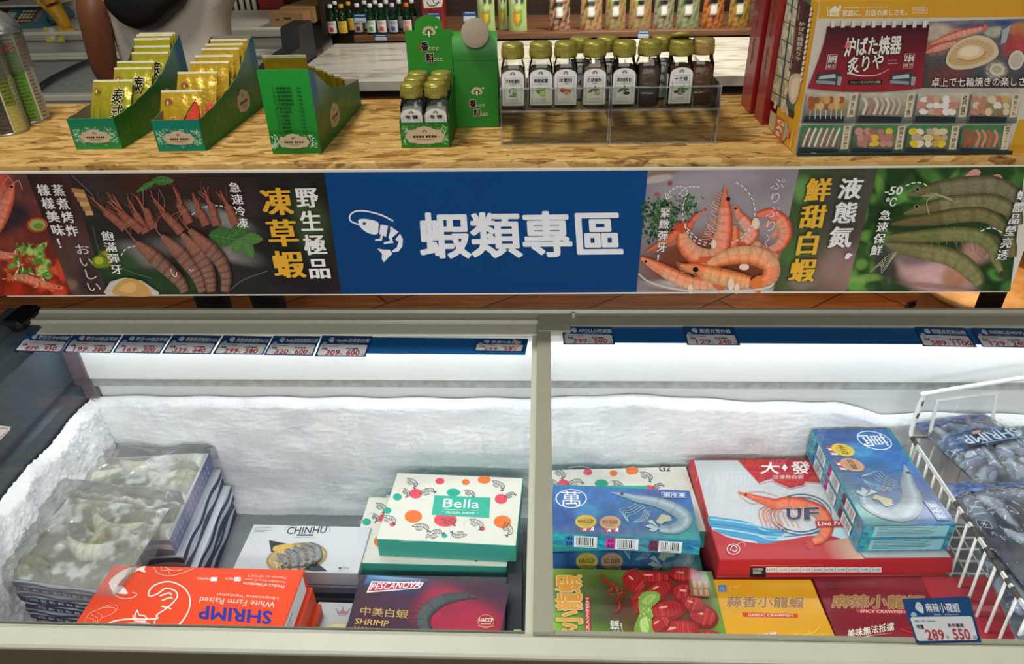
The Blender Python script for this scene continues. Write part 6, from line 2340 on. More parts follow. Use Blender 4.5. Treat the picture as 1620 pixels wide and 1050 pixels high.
class Carton:
    """a flat carton whose lid's front-left, front-right and back-left corners lie where the photo shows them, at height z"""

    def __init__(s, name, label, fl, fr, bl, z, h, col, group=None, D=None, W=None, zb=None, r=.0012, cat='carton', back=False):
        if len(fl) == 2:
            P0, P1, P2 = UZ(*fl, z), UZ(*fr, z), UZ(*bl, z if zb is None else zb)
        else:
            P0, P1, P2 = A_(fl), A_(fr), A_(bl)
        s.W = W or float(np.linalg.norm(P1 - P0))
        s.u = (P1 - P0) / np.linalg.norm(P1 - P0)
        v = P2 - P0
        v = v - s.u * np.dot(v, s.u)
        s.D = D or float(np.linalg.norm(v))
        s.v = v / np.linalg.norm(v)
        s.n = np.cross(s.u, s.v)
        if back:                                    # the back edge is the one the photo shows
            P0 = P0 + s.v * (float(np.dot(P2 - P0, s.v)) - s.D)
        s.O, s.h = P0, h
        c = P0 + s.u * s.W / 2 + s.v * s.D / 2 - s.n * h
        s.root = thing(name, tuple(c), label, cat, group)
        s.T = Matrix((list(s.u) + [P0[0]], list(s.v) + [P0[1]], list(s.n) + [P0[2]], [0, 0, 0, 1]))
        s.T = Matrix(((s.u[0], s.v[0], s.n[0], P0[0]), (s.u[1], s.v[1], s.n[1], P0[1]), (s.u[2], s.v[2], s.n[2], P0[2]), (0, 0, 0, 1)))
        s.g = G()
        s.g.box((0, 0, -h), (s.W, s.D, 0), r, col, 0, s.T)
        s.r = r

    def build(s, name='carton_body', mt='print'):
        return s.g.build(name, mt, s.root)

    def part(s, gg, name, mt='print'):
        return gg.build(name, mt, s.root)

    def top(s, gg, mp=None, k=2):
        return Art(gg, s.O, s.u, s.v, 0, mp, k)

    def front(s, gg, mp=None, k=2):
        return Art(gg, s.O - s.n * s.h, s.u, s.n, 0, mp, k)

    def right(s, gg, mp=None, k=2):
        return Art(gg, s.O + s.u * s.W - s.n * s.h, s.v, s.n, 0, mp, k)

    def left(s, gg, mp=None, k=2):
        return Art(gg, s.O + s.v * s.D - s.n * s.h, -s.v, s.n, 0, mp, k)

    def sheet(s, gg, col, face='top', inset=None):
        i = s.r if inset is None else inset
        a = {'top': s.top, 'front': s.front, 'right': s.right, 'left': s.left}[face](gg, lambda p: p)
        w = s.W if face in ('top', 'front') else s.D
        h = s.D if face == 'top' else s.h
        a.k = 1
        a.poly([(i, i), (w - i, i), (w - i, h - i), (i, h - i)], col)
        return a

    def under(s, n, name, label, group, col, dx=0.0, dy=0.0, grow=0.0):
        """further cartons of the same kind below this one"""
        out = []
        for i in range(n):
            O = s.O - A_((0, 0, 1.)) * (s.h * (i + 1) + .0006 * (i + 1)) + s.u * dx * (i + 1) + s.v * dy * (i + 1)
            out.append(Carton(name, label, O, O + s.u, O + s.v, 0, s.h - .0002, col, group, D=s.D, W=s.W + grow))
        for k in out:
            k.build()
        return out


def barcode(a, x0, y0, x1, y1, seed, bg='e6e8ea', n=16, col='2a2a30'):
    """bars across a pale label; corners in the art's own units, bars run along y"""
    q = random.Random(seed)
    a.rect(x0, y0, x1, y1, bg)
    k0 = a.k
    x = x0 + (x1 - x0) * .1
    while x < x1 - (x1 - x0) * .12:
        w = (x1 - x0) * q.choice((.02, .03, .05))
        a.k = k0
        a.rect(x, y0 + (y1 - y0) * .18, x + w, y1 - (y1 - y0) * .1, col)
        x += w + (x1 - x0) * q.choice((.025, .035, .05))
    a.k = k0 + 1
    a.line([(x0 + (x1 - x0) * .12, y0 + (y1 - y0) * .09), (x1 - (x1 - x0) * .12, y0 + (y1 - y0) * .09)], abs(y1 - y0) * .06, '6a6a70')


# ---------------------------------------------------------------- orange carton
FZ = .48
c = Carton('shrimp_carton', 'orange carton with white shrimp drawings and upside-down blue lettering', (114, 993), (444, 1003), (190, 893.6), .54, .0465, 'd8401a', D=.22, back=True)
c.build()
g = G(); a = c.top(g)
c.sheet(g, 'e9461c')
a.k = 3
OW = 'f1e6dc'
for bl, br, tl, t, cl, b in (((430, 967), (316, 958), (428, 987), 'SHRIMP', '2a2f8f', .03), ((436, 952), (317, 944), (434, 961), 'White Farm Raised', 'f2d9c8', 0), ((441, 943), (344, 936.5), (440, 949.5), 'Litopenaeus Vannamei', 'f2cdb8', 0), ((450, 925.5), (385, 920.5), (449, 930.5), 'Product of Honduras', 'f2d9c8', .012), ((452, 918.5), (388, 914), (451.5, 922.5), 'Perishable Keep Frozen', 'f2cdb8', 0), ((453, 912.5), (392, 908.5), (452.5, 916.5), 'Maintain at -18°C/0°F', 'f2cdb8', 0)):
    a.text(t, bl, br, tl, cl, b)
for x, t, x1 in ((937, 'Headless', 862), (1040, 'Head on', 986)):
    a.poly(Z(L5, [(x - 14, 672), (x + 14, 672), (x + 12, 690), (x - 16, 690)]), 'f6f2ee')
    a.text(t, L5(x - 20, 674), L5(x1, 673), L5(x - 20, 687), 'f2d9c8')
a.line(Z(L5, [(1030, 680), (1038, 686), (1052, 674)]), .8, '3a3a3a')
for pts, w in (([(440, 900), (490, 868), (560, 856), (640, 856), (690, 852), (686, 838), (740, 800), (775, 760), (766, 732), (725, 722), (690, 745), (655, 756), (652, 735), (680, 706), (740, 692), (800, 715), (830, 760), (826, 815), (795, 868), (756, 903)], 2.2), ([(470, 900), (540, 878), (600, 874), (655, 876), (665, 900)], 1.8), ([(690, 840), (676, 870), (682, 902)], 1.6), ([(700, 755), (740, 742), (752, 752)], 2.2), ([(708, 775), (745, 762), (756, 768)], 2.2), ([(706, 800), (735, 806), (750, 812)], 2.2), ([(600, 815), (592, 850), (640, 858), (634, 842), (610, 838), (602, 818)], 2.0), ([(582, 838), (590, 862), (640, 866)], 1.6), ([(520, 895), (560, 880), (600, 885)], 2.0)):
    a.curve(Z(L5, pts), w, OW)
# small filled shrimp, top left
k0 = a.k
a.blob(Z(L5, [(478, 700), (500, 670), (545, 640), (590, 628), (612, 640), (580, 655), (540, 680), (515, 710), (500, 742)]), OW); a.blob(Z(L5, [(500, 715), (535, 712), (560, 745), (520, 745), (498, 740)]), OW); a.blob(Z(L5, [(610, 632), (638, 624), (632, 640), (640, 652), (612, 646)]), OW, 3)
for i in range(5):
    a.line(Z(L5, [(545 + i * 8, 690 - i * 9), (552 + i * 8, 668 - i * 8)]), 1.1, OW if i % 2 else 'e9461c')
a.curve(Z(L5, [(490, 740), (530, 765), (575, 765), (600, 748), (580, 740)]), .9, OW)
# outlined shrimp, lower left
for pts in ([(372, 870), (390, 835), (430, 815), (470, 805), (500, 808), (505, 822), (480, 840), (450, 850), (430, 870), (410, 895), (380, 885), (368, 870)], [(440, 810), (480, 795), (515, 800), (508, 825)], [(385, 850), (410, 860), (405, 885)], [(400, 838), (425, 850), (428, 868)], [(425, 826), (445, 838), (448, 850)], [(410, 895), (425, 880), (418, 862)]):
    a.curve(Z(L5, pts), .7, 'f5b9a0')
for pts in ([(675, 630), (690, 655), (740, 668), (800, 655), (850, 635)], [(720, 628), (760, 645), (800, 640)], [(735, 640), (745, 660)], [(705, 626), (712, 645), (745, 640)]):
    a.curve(Z(L5, pts), .8, 'f2cdb8')
a.blob(Z(L5, [(880, 910), (905, 903), (940, 903), (930, 914), (900, 918)]), '2a2f8f')
c.part(g, 'lid_print')
g = G(); a = c.right(g, lambda p: p)
a.k = 1; a.rect(.012, .004, c.D - .012, c.h - .003, 'e4e2e4'); barcode(a, .03, .012, .085, .037, 4, 'f0f0f0', 14)
a.line([(.1, .03), (.14, .03)], .004, '8a8a90'); a.line([(.1, .02), (.13, .02)], .003, '8a8a90')
c.part(g, 'side_label')
c.under(3, 'shrimp_carton', 'orange carton underneath the orange shrimp carton', 'orange cartons under the orange shrimp carton', 'd8401a', .008)


# ---------------------------------------------------------------- white-lidded cartons with dots
def sketch(a, f, cx, cy, s, rot, col='3a3f48', feel=True):
    t0 = R(rot)

    def q(x, y):
        return f(cx + s * (x * math.cos(t0) - y * math.sin(t0)), cy + s * .75 * (x * math.sin(t0) + y * math.cos(t0)))
    k0 = a.k
    a.curve([q(*p) for p in [(-1, -.5), (-.5, -.62), (.1, -.5), (.6, -.15), (.75, .3), (.5, .7)]], 1.0, col); a.k = k0
    a.curve([q(*p) for p in [(-1, -.5), (-.6, -.3), (-.1, -.1), (.2, .15), (.3, .4), (.5, .7)]], .9, col); a.k = k0
    for x0, y0, x1, y1 in ((-.5, -.6, -.35, -.2), (-.1, -.55, .0, -.05), (.25, -.4, .2, .1), (.52, -.2, .3, .22), (.7, .1, .32, .42), (.7, .4, .4, .55)):
        a.line([q(x0, y0), q(x1, y1)], .85, col); a.k = k0
    for i in range(6):
        a.curve([q(-.7 + i * .16, -.3 + i * .08), q(-.75 + i * .12, .05 + i * .07), q(-.62 + i * .1, .3 + i * .05)], .65, col, n=3); a.k = k0
    a.poly([q(.5, .7), q(.75, .8), q(.6, 1.0), q(.42, .85), q(.25, 1.0), q(.3, .75)], col); a.k = k0
    if feel:
        a.curve([q(-1, -.5), q(-1.3, -.3), q(-1.5, .2), q(-1.3, .7)], .4, '8a8f96', n=4)
    a.k = k0


def dots_art(a, f, x0=0, y0=0, x1=1e4, y1=1e4, minx=-1e4):
    ok = lambda x, y, m=0: x0 + m <= f(x, y)[0] <= x1 - m and y0 + m <= f(x, y)[1] <= y1 - m
    k0 = a.k
    for cx, cy, rx, ry, s_ in ((700, 170, 60, 34, 0), (800, 235, 70, 40, 40), (900, 140, 60, 40, 90), (1040, 150, 70, 30, 20), (720, 310, 70, 36, 60), (800, 400, 80, 30, 10), (1090, 290, 70, 40, 30), (1180, 300, 60, 30, 70), (1280, 180, 50, 34, 0), (1180, 400, 80, 26, 40), (660, 240, 40, 30, 100), (940, 230, 60, 30, 30), (1310, 300, 36, 40, 0)):
        for d in (0, 8):
            pts = [f(cx + (rx + d) * math.cos(R(t + s_)), cy + (ry + d) * math.sin(R(t + s_))) for t in range(0, 250, 14)]
            pts = [p for p in pts if x0 + 6 <= p[0] <= x1 - 4 and y0 + 1 <= p[1] <= y1 - 1]
            a.k = k0
            if len(pts) > 3:
                a.line(pts, .5, 'c9cdc9')
    a.k = k0 + 1
    for cx, cy, rx, ry, col in ((745, 105, 32, 20, 'e0702c'), (1165, 123, 32, 20, 'e0702c'), (1072, 135, 20, 15, 'e0702c'), (808, 308, 44, 32, 'e0702c'), (1257, 335, 44, 32, 'e0702c'), (662, 412, 30, 12, 'e0702c'), (1122, 432, 34, 12, 'e0702c'),
                                (942, 130, 23, 16, 'd8485a'), (820, 193, 32, 25, 'd8485a'), (1250, 220, 32, 25, 'd8485a'), (970, 325, 58, 35, 'd8485a'), (703, 348, 15, 11, 'd8485a'), (1155, 370, 15, 11, 'd8485a'), (728, 210, 22, 18, '1f9f88'), (678, 278, 20, 16, '1f9f88'), (1010, 187, 34, 20, '1f9f88'), (965, 405, 15, 11, '1f9f88')):
        if ok(cx, cy, 4):
            a.k = k0 + 1
            a.ell(f(cx, cy), rx / 3.183, ry / 3.183, col, n=28)
    a.k = k0 + 2
    for cx, cy, s_, r_ in ((805, 138, 38, 20), (880, 182, 40, -50), (1240, 150, 40, 10), (1095, 192, 34, 10), (690, 322, 42, 0), (850, 362, 44, -20), (915, 395, 46, -60), (1035, 400, 40, 150), (1130, 345, 44, 10), (1285, 372, 46, 40), (990, 332, 40, -10), (1295, 200, 30, -60), (775, 190, 30, 40)):
        if ok(cx, cy, 9):
            sketch(a, f, cx, cy, s_, r_, feel=ok(cx, cy, 26))
    a.k = k0 + 4


def lidded(fl, fr, bl, z, h, label, group, D=None):
    c = Carton('shrimp_carton', label, fl, fr, bl, z, h, '46ab99', group, D=D)
    c.build('carton_base')
    g = G()
    a = c.sheet(g, 'd6d5ca', inset=0.0004)
    a = c.top(g)
    return c, g, a


# top carton with the label
c, g, a = lidded((595.4, 852), (816, 863), (623.7, 747.6), .50, .049, 'white carton with coloured dots and a teal name label, on a second like it', None)
dots_art(a, M6, 604, 749, 822, 857)
a.poly(Z(M6, [(915, 201), (1196, 213), (1190, 316), (900, 300)]), '33a892')
a.text('Bella', M6(956, 262), M6(1138, 268), M6(962, 218), 'eef2ea')
a.curve(Z(M6, [(958, 236), (975, 222), (1000, 224), (1004, 238), (985, 242)]), .7, 'eef2ea'); a.line(Z(M6, [(962, 272), (1135, 278)]), .5, 'cfe4da')
a.text('FROZEN SHRIMP', M6(972, 293), M6(1118, 298), M6(974, 282), 'dfeee6'); a.ell(M6(958, 283), .7, .6, 'dfeee6'); a.ell(M6(1132, 292), .7, .6, 'dfeee6')
c.part(g, 'printed_lid')
bell = c
c, g, a = lidded((552, 889.6), (802, 896), (575, 786), .4505, .046, 'white dotted carton lying beneath the one with the teal name label', None)
f2_ = lambda x, y: (M6(x, y)[0] - 48.7, M6(x, y)[1] + 39.3)
dots_art(a, f2_, 560, 790, 800, 889)
c.part(g, 'printed_lid')
c.under(2, 'shrimp_carton', 'teal-sided carton at the bottom of the white dotted stack', 'teal-sided cartons under the white dotted stack', '2fa58e')
c, g, a = lidded((854, 847), (1118, 840), (856.7, 733), .50, .048, 'white dotted carton marked G2 lying behind the ocean blue carton', None, D=.19)
f3_ = lambda x, y: (M6(x, y)[0] + 234, M6(x, y)[1] - 14.3)
dots_art(a, f3_, 859, 736, 1108, 838)
a.text('G2', N7(638, 137), N7(692, 136), N7(638, 106), '3a3a40', .02)
a.poly(Z(N7, [(365, 205), (580, 205), (584, 250), (360, 248)]), '33a892')
c.part(g, 'printed_lid')

# ---------------------------------------------------------------- pale carton with the shrimp platter
c = Carton('shrimp_carton', 'pale grey carton showing a platter of grey shrimp, beside the white dotted stack', (367, 901.5), (566, 907), (394, 829), .4555, .036, 'b4bac2')
c.build()
g = G(); a = c.top(g)
c.sheet(g, 'c6cad0', inset=.0006)
a.k = 3
a.text('CHINHU', M6(168, 397), M6(366, 392), M6(178, 362), '33363c', .012)
a.curve(Z(M6, [(160, 380), (170, 362), (200, 356), (260, 352), (300, 345), (340, 356), (384, 360), (386, 385)]), .5, '5a5f66'); a.poly(Z(M6, [(222, 398), (306, 398), (304, 405), (220, 405)]), '2a2d33'); a.line(Z(M6, [(200, 412), (318, 414)]), .4, '7a8088')
for i, (x1) in enumerate((90, 70, 94, 60)):
    a.line(Z(M6, [(8, 364 + i * 7), (x1, 364 + i * 7)]), .5, '8a9098')
a.ell(M6(222, 517), 49, 23.5, 'a08a5c', -9, 40); a.ell(M6(222, 514), 45, 20, 'b59c6c', -9, 40)
q = random.Random(2)
for i in range(60):
    t = q.uniform(0, 6.3); r_ = q.uniform(.6, 1)
    a.ell(M6(222 + 140 * r_ * math.cos(t), 515 + 62 * r_ * math.sin(t) - 14 * math.cos(t)), 2.2, 1.4, q.choice(['c9b488', '8a744a', 'd4c096']), q.uniform(0, 180), 7); a.k -= 1
a.k += 1
a.poly(Z(M6, [(82, 428), (190, 450), (185, 478), (92, 488)]), '22303a'); a.blob(Z(M6, [(104, 482), (112, 458), (190, 446), (192, 464), (150, 482)]), 'c9a94a'); a.poly(Z(M6, [(250, 575), (320, 540), (376, 584), (300, 584)]), '26323c')
for i, pts in enumerate(([(120, 500), (160, 520), (180, 550), (160, 560)], [(165, 480), (205, 500), (220, 545), (195, 560)], [(205, 470), (245, 495), (262, 540), (240, 560)], [(245, 455), (290, 485), (300, 530), (280, 552)], [(285, 450), (325, 475), (335, 515), (315, 540)])):
    a.shrimp(Z(M6, pts), [5, 11, 11, 5], '5f636a', '9a9a98', legs='8a8a86', eye=None, segs=5, tail='4a4e55', lw=.5)
a.text('200g', M6(448, 583), M6(485, 583), M6(448, 570), '4a4e55'); a.ell(M6(440, 577), 2.4, 1.8, '4a4e55')
c.part(g, 'lid_print')
ch = c
for nm, lab, z, d, colr in (('shrimp_carton', 'grey carton directly under the shrimp platter carton', .4188, 0.0, '7e828c'),):
    O = c.O - A_((0, 0, .0367)) + A_((0, -.004, 0))
    d_ = Carton(nm, lab, O, O + c.u, O + c.v, 0, .036, '6f7480', D=c.D, W=c.W)
    d_.build()
    g = G(); a = d_.front(g, lambda p: p); a.k = 1; a.rect(.002, .002, d_.W - .002, .018, '27304a'); a.ell((.12, .024), .004, .003, '8a4a5a'); a.line([(.02, .01), (.1, .01)], .004, '7f88a0')
    d_.part(g, 'front_print')
# the crowned carton in the gap towards the front
c = Carton('shrimp_carton', 'pale frosty carton with a red crown, low in the gap beside the orange carton', (486, 1004), (566, 1007), (486, 951), .415, .036, 'a8aeb4', D=.12, back=True)
c.build()
g = G(); a = c.top(g); c.sheet(g, 'b3b9bc', inset=.0006); a.k = 3
cr_ = 'a07078'
a.poly(Z(M6, [(428, 800), (420, 778), (440, 788), (452, 768), (466, 788), (488, 778), (478, 802)]), cr_); a.line(Z(M6, [(430, 806), (476, 808)]), 1.2, cr_)
for x, y in ((420, 776), (452, 766), (488, 776)): a.ell(M6(x, y), 1.4, 1.2, cr_)
a.text('皇家', M6(412, 866), M6(470, 868), M6(414, 840), 'b09090')
c.part(g, 'lid_print')
O = c.O - A_((0, 0, .0368))
Carton('shrimp_carton', 'pale carton under the crowned frosty carton', O, O + c.u, O + c.v, 0, .036, 'a8aeb4', D=c.D, W=c.W).build()
g = G()
cc = UZ(536, 1000, .422)
g.lathe([(.001, 0), (.043, 0), (.045, .002), (.044, .006), (.036, .009), (.001, .010)], 30, (cc[0], cc[1] - .012, .4152), 'd4cf9c', squash=(1, .75))
tag(g.build('round_cake', 'print', origin=(cc[0], cc[1] - .012, .4152)), 'pale yellow round pack lying between the orange and maroon cartons', 'pack')

# ---------------------------------------------------------------- maroon carton with a dark shrimp
c = Carton('shrimp_carton', 'maroon carton with a big dark shrimp and gold lettering', (544.5, 1004), (797.4, 1009), (580.6, 908.5), FZ, .0465, '2a2030', D=.235, back=True)
c.build()
g = G(); a = c.top(g)
q_ = [(581.5, 909.2), (807.5, 924), (776, 1075), (515, 1068)]
a.k = 1
a.paint(q_, 60, 50, ['3a2038', '4a2238', '57203a', '3f1a30'], [(*M6(700, 640), 60, 16, 6, '24345c', .8, 1), (*M6(640, 630), 30, 9, 6, '3a6a9c', .8, .9), (*M6(720, 615), 40, 5, 4, '7aa0c0', .9, .7), (*M6(1250, 650), 40, 20, 0, '3a2036', .9, .9), (*M6(1050, 830), 70, 34, 10, 'a3183c', .8, .95), (*M6(980, 760), 40, 30, 30, 'a81c44', .8, .9), (*M6(1060, 910), 60, 16, 0, 'b02a44', .8, .8), (*M6(560, 700), 24, 14, 0, '3a1c30', .9, .8)], .12, 8)
a.poly(Z(M6, [(598, 634), (862, 640), (840, 670), (572, 692)]), 'e6e2e6'); a.poly(Z(M6, [(604, 640), (852, 645), (834, 666), (582, 685)]), 'b3243c')
a.text('PESCANOVA', M6(590, 678), M6(838, 664), M6(606, 646), 'f0ecee', .012)
SH = [(1130, 716), (1060, 712), (985, 722), (915, 752), (868, 800), (862, 850), (885, 895), (930, 918)]
a.shrimp(Z(M6, SH), [2, 11, 17, 21, 22, 21, 18, 14], '2f3538', '565e60', legs='4a4a50', eye=None, feel=None, lw=.7, tail='', segs=8)
for i in range(14):
    x, y = 930 + i * 13, 790 - i * 4
    a.curve(Z(M6, [(x, y - 20), (x + 16, y + 10), (x + 34 - i, y + 36)]), .5, '3f4448', n=3); a.k -= 1
a.k += 1
a.ell(M6(1085, 714), 1.6, 1.4, '101214')
a.text('中美白蝦', M6(540, 806), M6(778, 824), M6(546, 762), 'c9a860')
a.text('SHRIMP', M6(512, 850), M6(680, 864), M6(520, 822), 'cfae62', .012); a.text('VANNAMEI', M6(506, 888), M6(722, 912), M6(512, 862), 'cfae62', .012)
a.ring(M6(1173, 838), 12.6, 10.4, .8, 'd8a468', 30); a.text('HACCP', M6(1140, 842), M6(1210, 842), M6(1140, 822), 'e8dcc8', .03); a.line(Z(M6, [(1145, 852), (1200, 852)]), .9, 'd8c4a4'); a.line(Z(M6, [(1133, 862), (1216, 866)]), .7, 'd8a468')
a.ell(M6(1128, 922), 11, 3.4, 'b9b3b0')
c.part(g, 'lid_print')
c.under(2, 'shrimp_carton', 'dark carton underneath the maroon shrimp carton', 'dark cartons under the maroon carton', '2a2030')
e_ = Carton('shrimp_carton', 'very dark carton standing between the maroon carton and the door stile', (800, 1012), (826, 1012), (812, 918), .455, .10, '182028', D=.2)
e_.build()
g = G(); p = UZ(819, 1003, .515)
g.box((p[0] - .009, p[1] - .02, .4555), (p[0] + .008, p[1] + .012, .515), .003, '8aa860')
a = Art(g, (p[0], p[1] - .02, .5), (1, 0, 0), (0, 0, 1)); a.k = 2; a.ell((818, 999), 2.2, 1.6, 'd8e4e0')
tag(g.build('green_pack', 'print', origin=(p[0], p[1], .4555)), 'small green pack wedged beside the maroon carton', 'pack')

# ---------------------------------------------------------------- ocean blue cartons
def ocean_top(a, f):
    """f maps the positions seen on the front carton to the face being printed"""
    q4 = [f(122, 207), f(789, 226), f(836, 463), f(119, 424)]
    a.k = 1
    base = [(330, 250, 160, 60, 10, '2f6ab0', .8, .9), (200, 360, 100, 60, 0, '2a4f92', .9, .9), (740, 260, 110, 50, 0, '1f5a9c', .8, .9), (780, 400, 90, 60, 0, '1f7f80', .9, .9), (560, 330, 200, 70, 0, '2d5f8c', .9, .8), (420, 430, 240, 40, 0, '4a5a78', .9, .7), (640, 260, 60, 40, 20, '4a4a80', .9, .6), (300, 330, 60, 40, 0, '3a86b8', .9, .8), (660, 440, 160, 20, 0, '2f6f78', .9, .8), (740, 440, 70, 20, 0, '1f8a84', .8, .8)]
    u, v = np.meshgrid(np.linspace(0, 1, 64), np.linspace(0, 1, 30))
    src = [A_((122, 207.)), A_((789, 226.)), A_((836, 463.)), A_((119, 424.))]
    X = ((1 - u) * (1 - v))[..., None] * src[0] + (u * (1 - v))[..., None] * src[1] + (u * v)[..., None] * src[2] + ((1 - u) * v)[..., None] * src[3]
    K = np.zeros(X.shape[:2] + (3,)); K[:] = lin('245a9a')
    for cx, cy, rx, ry, rot, c_, soft, al in base:
        d = np.sqrt(((X[..., 0] - cx) / rx) ** 2 + ((X[..., 1] - cy) / ry) ** 2)
        w = np.clip((1 - d) / soft + .5, 0, 1); w = (w * w * (3 - 2 * w) * al)[..., None]
        K = K * (1 - w) + A_(lin(c_)) * w
    K *= np.exp(.35 * (vnoise(u, v, 9, 5) + vnoise(u, v, 20, 6) - 1))[..., None]
    a.g.grid([[a.at(f(*p)) for p in row] for row in X], np.clip(K, 0, 1), 0, False)
    a.k = 3
    q = random.Random(6)
    for i in range(16):
        x, y = q.uniform(560, 640), q.uniform(240, 440)
        a.curve([f(x, y), f(x + q.uniform(-60, 60), y - q.uniform(5, 40)), f(x + q.uniform(-100, 100), y - q.uniform(10, 60))], a.lw * .8, q.choice(['8a3a6a', '5a3a7a', 'a04a70', '3a8a9a'])); a.k -= 1
    a.k += 1
    a.line([f(221 + 72 * math.cos(t), 265 + 43 * math.sin(t)) for t in np.linspace(0, 6.2832, 40)], a.lw * 2, 'dfe4ea')
    a.text('萬', f(176, 300), f(268, 302), f(176, 230), 'e6eaee', .0)
    for cx, cy, col, c2, t in ((290, 375, 'c9a83a', 'b8922c', 'HACCP'), (406, 380, 'b8876a', 'a07050', 'ISO 22000')):
        for dx in (-24, -8, 12, 28):
            a.poly([f(cx + dx, cy + 26), f(cx + dx + 12, cy + 24), f(cx + dx + 10, cy + 46), f(cx + dx + 2, cy + 40), f(cx + dx - 6, cy + 46)], 'c83a44' if dx in (-24, 12) else 'e6e0e0'); a.k -= 1
        a.k += 1
        a.poly([f(cx + (50 + 2 * (i % 2)) * math.cos(t_), cy + (32 + 1.5 * (i % 2)) * math.sin(t_)) for i, t_ in enumerate(np.linspace(0, 6.2832, 48, endpoint=False))], col)
        a.line([f(cx + 43 * math.cos(t_), cy + 26 * math.sin(t_)) for t_ in np.linspace(0, 6.2832, 30)], a.lw * .8, 'e6d48a' if t == 'HACCP' else 'd8b898')
        a.text(t, f(cx - 36, cy + 6), f(cx + 36, cy + 7), f(cx - 36, cy - 10), '4a3a14', .015)
        a.line([f(cx - 20, cy + 14), f(cx + 20, cy + 14)], a.lw * .7, c2)
    # translucent shrimp curled to the right
    P = [(408, 238), (470, 250), (540, 268), (620, 282), (700, 312), (755, 352), (748, 390), (700, 412), (640, 410)]
    for i in range(8):
        a.curve([f(530 + i * 14, 290 + i * 5), f(490 + i * 10, 312 + i * 9), f(452 + i * 12, 318 + i * 10), f(486 + i * 2, 372 + i * 2)] if i < 4 else [f(540 + i * 8, 300 + i * 4), f(520 + i * 8, 340 + i * 4), f(490 + i * 6, 380)], a.lw * .9, 'a9b8bc', n=4); a.k -= 1
    a.k += 1
    a.shrimpw(P, [6, 26, 46, 58, 70, 76, 74, 60, 40], f)
    a.poly([f(622, 376), f(650, 340), f(690, 350), f(700, 372), f(660, 378), f(650, 392)], 'a9a888')
    a.poly([f(646, 234), f(768, 238), f(770, 266), f(648, 264)], '2a4f9c')
    a.line([f(650, 237), f(766, 241), f(767, 263), f(651, 261), f(650, 237)], a.lw * .8, 'dfe6ee')
    a.text('須冷凍', f(657, 259), f(762, 261), f(656, 240), 'e6ecf2', .01)


def shrimpw(a, P, W, f):
    C_ = A_(cr(P, 8)); k = len(C_)
    T_ = np.gradient(C_, axis=0); T_ /= np.linalg.norm(T_, axis=1)[:, None]
    Nn = np.stack([-T_[:, 1], T_[:, 0]], 1)
    w = np.interp(np.linspace(0, 1, k), np.linspace(0, 1, len(W)), W)
    rows, cols = [], []
    for i in range(k):
        sg = (i / k * 8) % 1
        r_, c_ = [], []
        for j in range(7):
            x = -1 + j / 3
            r_.append(a.at(f(*(C_[i] + Nn[i] * (w[i] / 2 * x) * (1, .8)))))
            b = A_(lin('8fa3ae')) * (.75 + .45 * math.exp(-((x + .3) / .3) ** 2) - .2 * x * x)
            if i > k * .3 and sg < .14: b = b * .8
            c_.append(np.clip(b, 0, 1))
        rows.append(r_); cols.append(c_)
    a.g.grid(rows, cols, 0, False)
    a.k += 1
    e = C_[-1]
    for dx, dy in ((-60, -34), (-70, -12), (-50, 6)):
        a.poly([f(*e), f(e[0] + dx * .6, e[1] + dy - 10), f(e[0] + dx, e[1] + dy), f(e[0] + dx * .6, e[1] + dy + 10)], '9fb0b4')
    p = C_[int(k * .12)]
    a.poly([f(p[0] + 9 * math.cos(t), p[1] - 4 + 6 * math.sin(t)) for t in np.linspace(0, 6.2832, 12, endpoint=False)], '20303a')


Art.shrimpw = shrimpw


def sea_paint(a, x0, y0, x1, y1, seed):
    u, v = np.meshgrid(np.linspace(0, 1, 50), np.linspace(0, 1, 12))
    n1, n2 = vnoise(u, v, 6, seed)[..., None], vnoise(u, v, 13, seed + 3)[..., None]
    K = A_(lin('1f5f9c')) * (1 - n1) + A_(lin('1fb0b0')) * n1
    m = np.clip((u - .35) / .2, 0, 1)[..., None] * np.clip((.75 - u) / .2, 0, 1)[..., None]
    K = K * (1 - m * .7) + A_(lin('5a6a8a')) * m * .7
    K = np.clip(K * (.6 + .9 * n2), 0, 1)
    a.g.grid([[a.at((x0 + (x1 - x0) * uu, y1 + (y0 - y1) * vv)) for uu in np.linspace(0, 1, 50)] for vv in np.linspace(0, 1, 12)], K, 0, False)
    a.k += 1


def ocean_labels(a, W, h):
    for i, (x, cl, t) in enumerate(((.105, '2a7fc0', ('40', '50')), (.38, 'd83a9c', ('50', '60')), (.665, '7a3a4a', ('60', '70')))):
        x0 = x * W
        a.rect(x0, h * .14, x0 + W * .06, h * .86, cl)
        a.text(t[0], (x0 + W * .01, h * .55), (x0 + W * .05, h * .55), (x0 + W * .01, h * .8), '1a2a4a', .02); a.text(t[1], (x0 + W * .01, h * .2), (x0 + W * .05, h * .2), (x0 + W * .01, h * .45), '1a2a4a', .02)
        barcode(a, x0 + W * .062, h * .12, x0 + W * .215, h * .88, i, 'dfe4e6', 18)


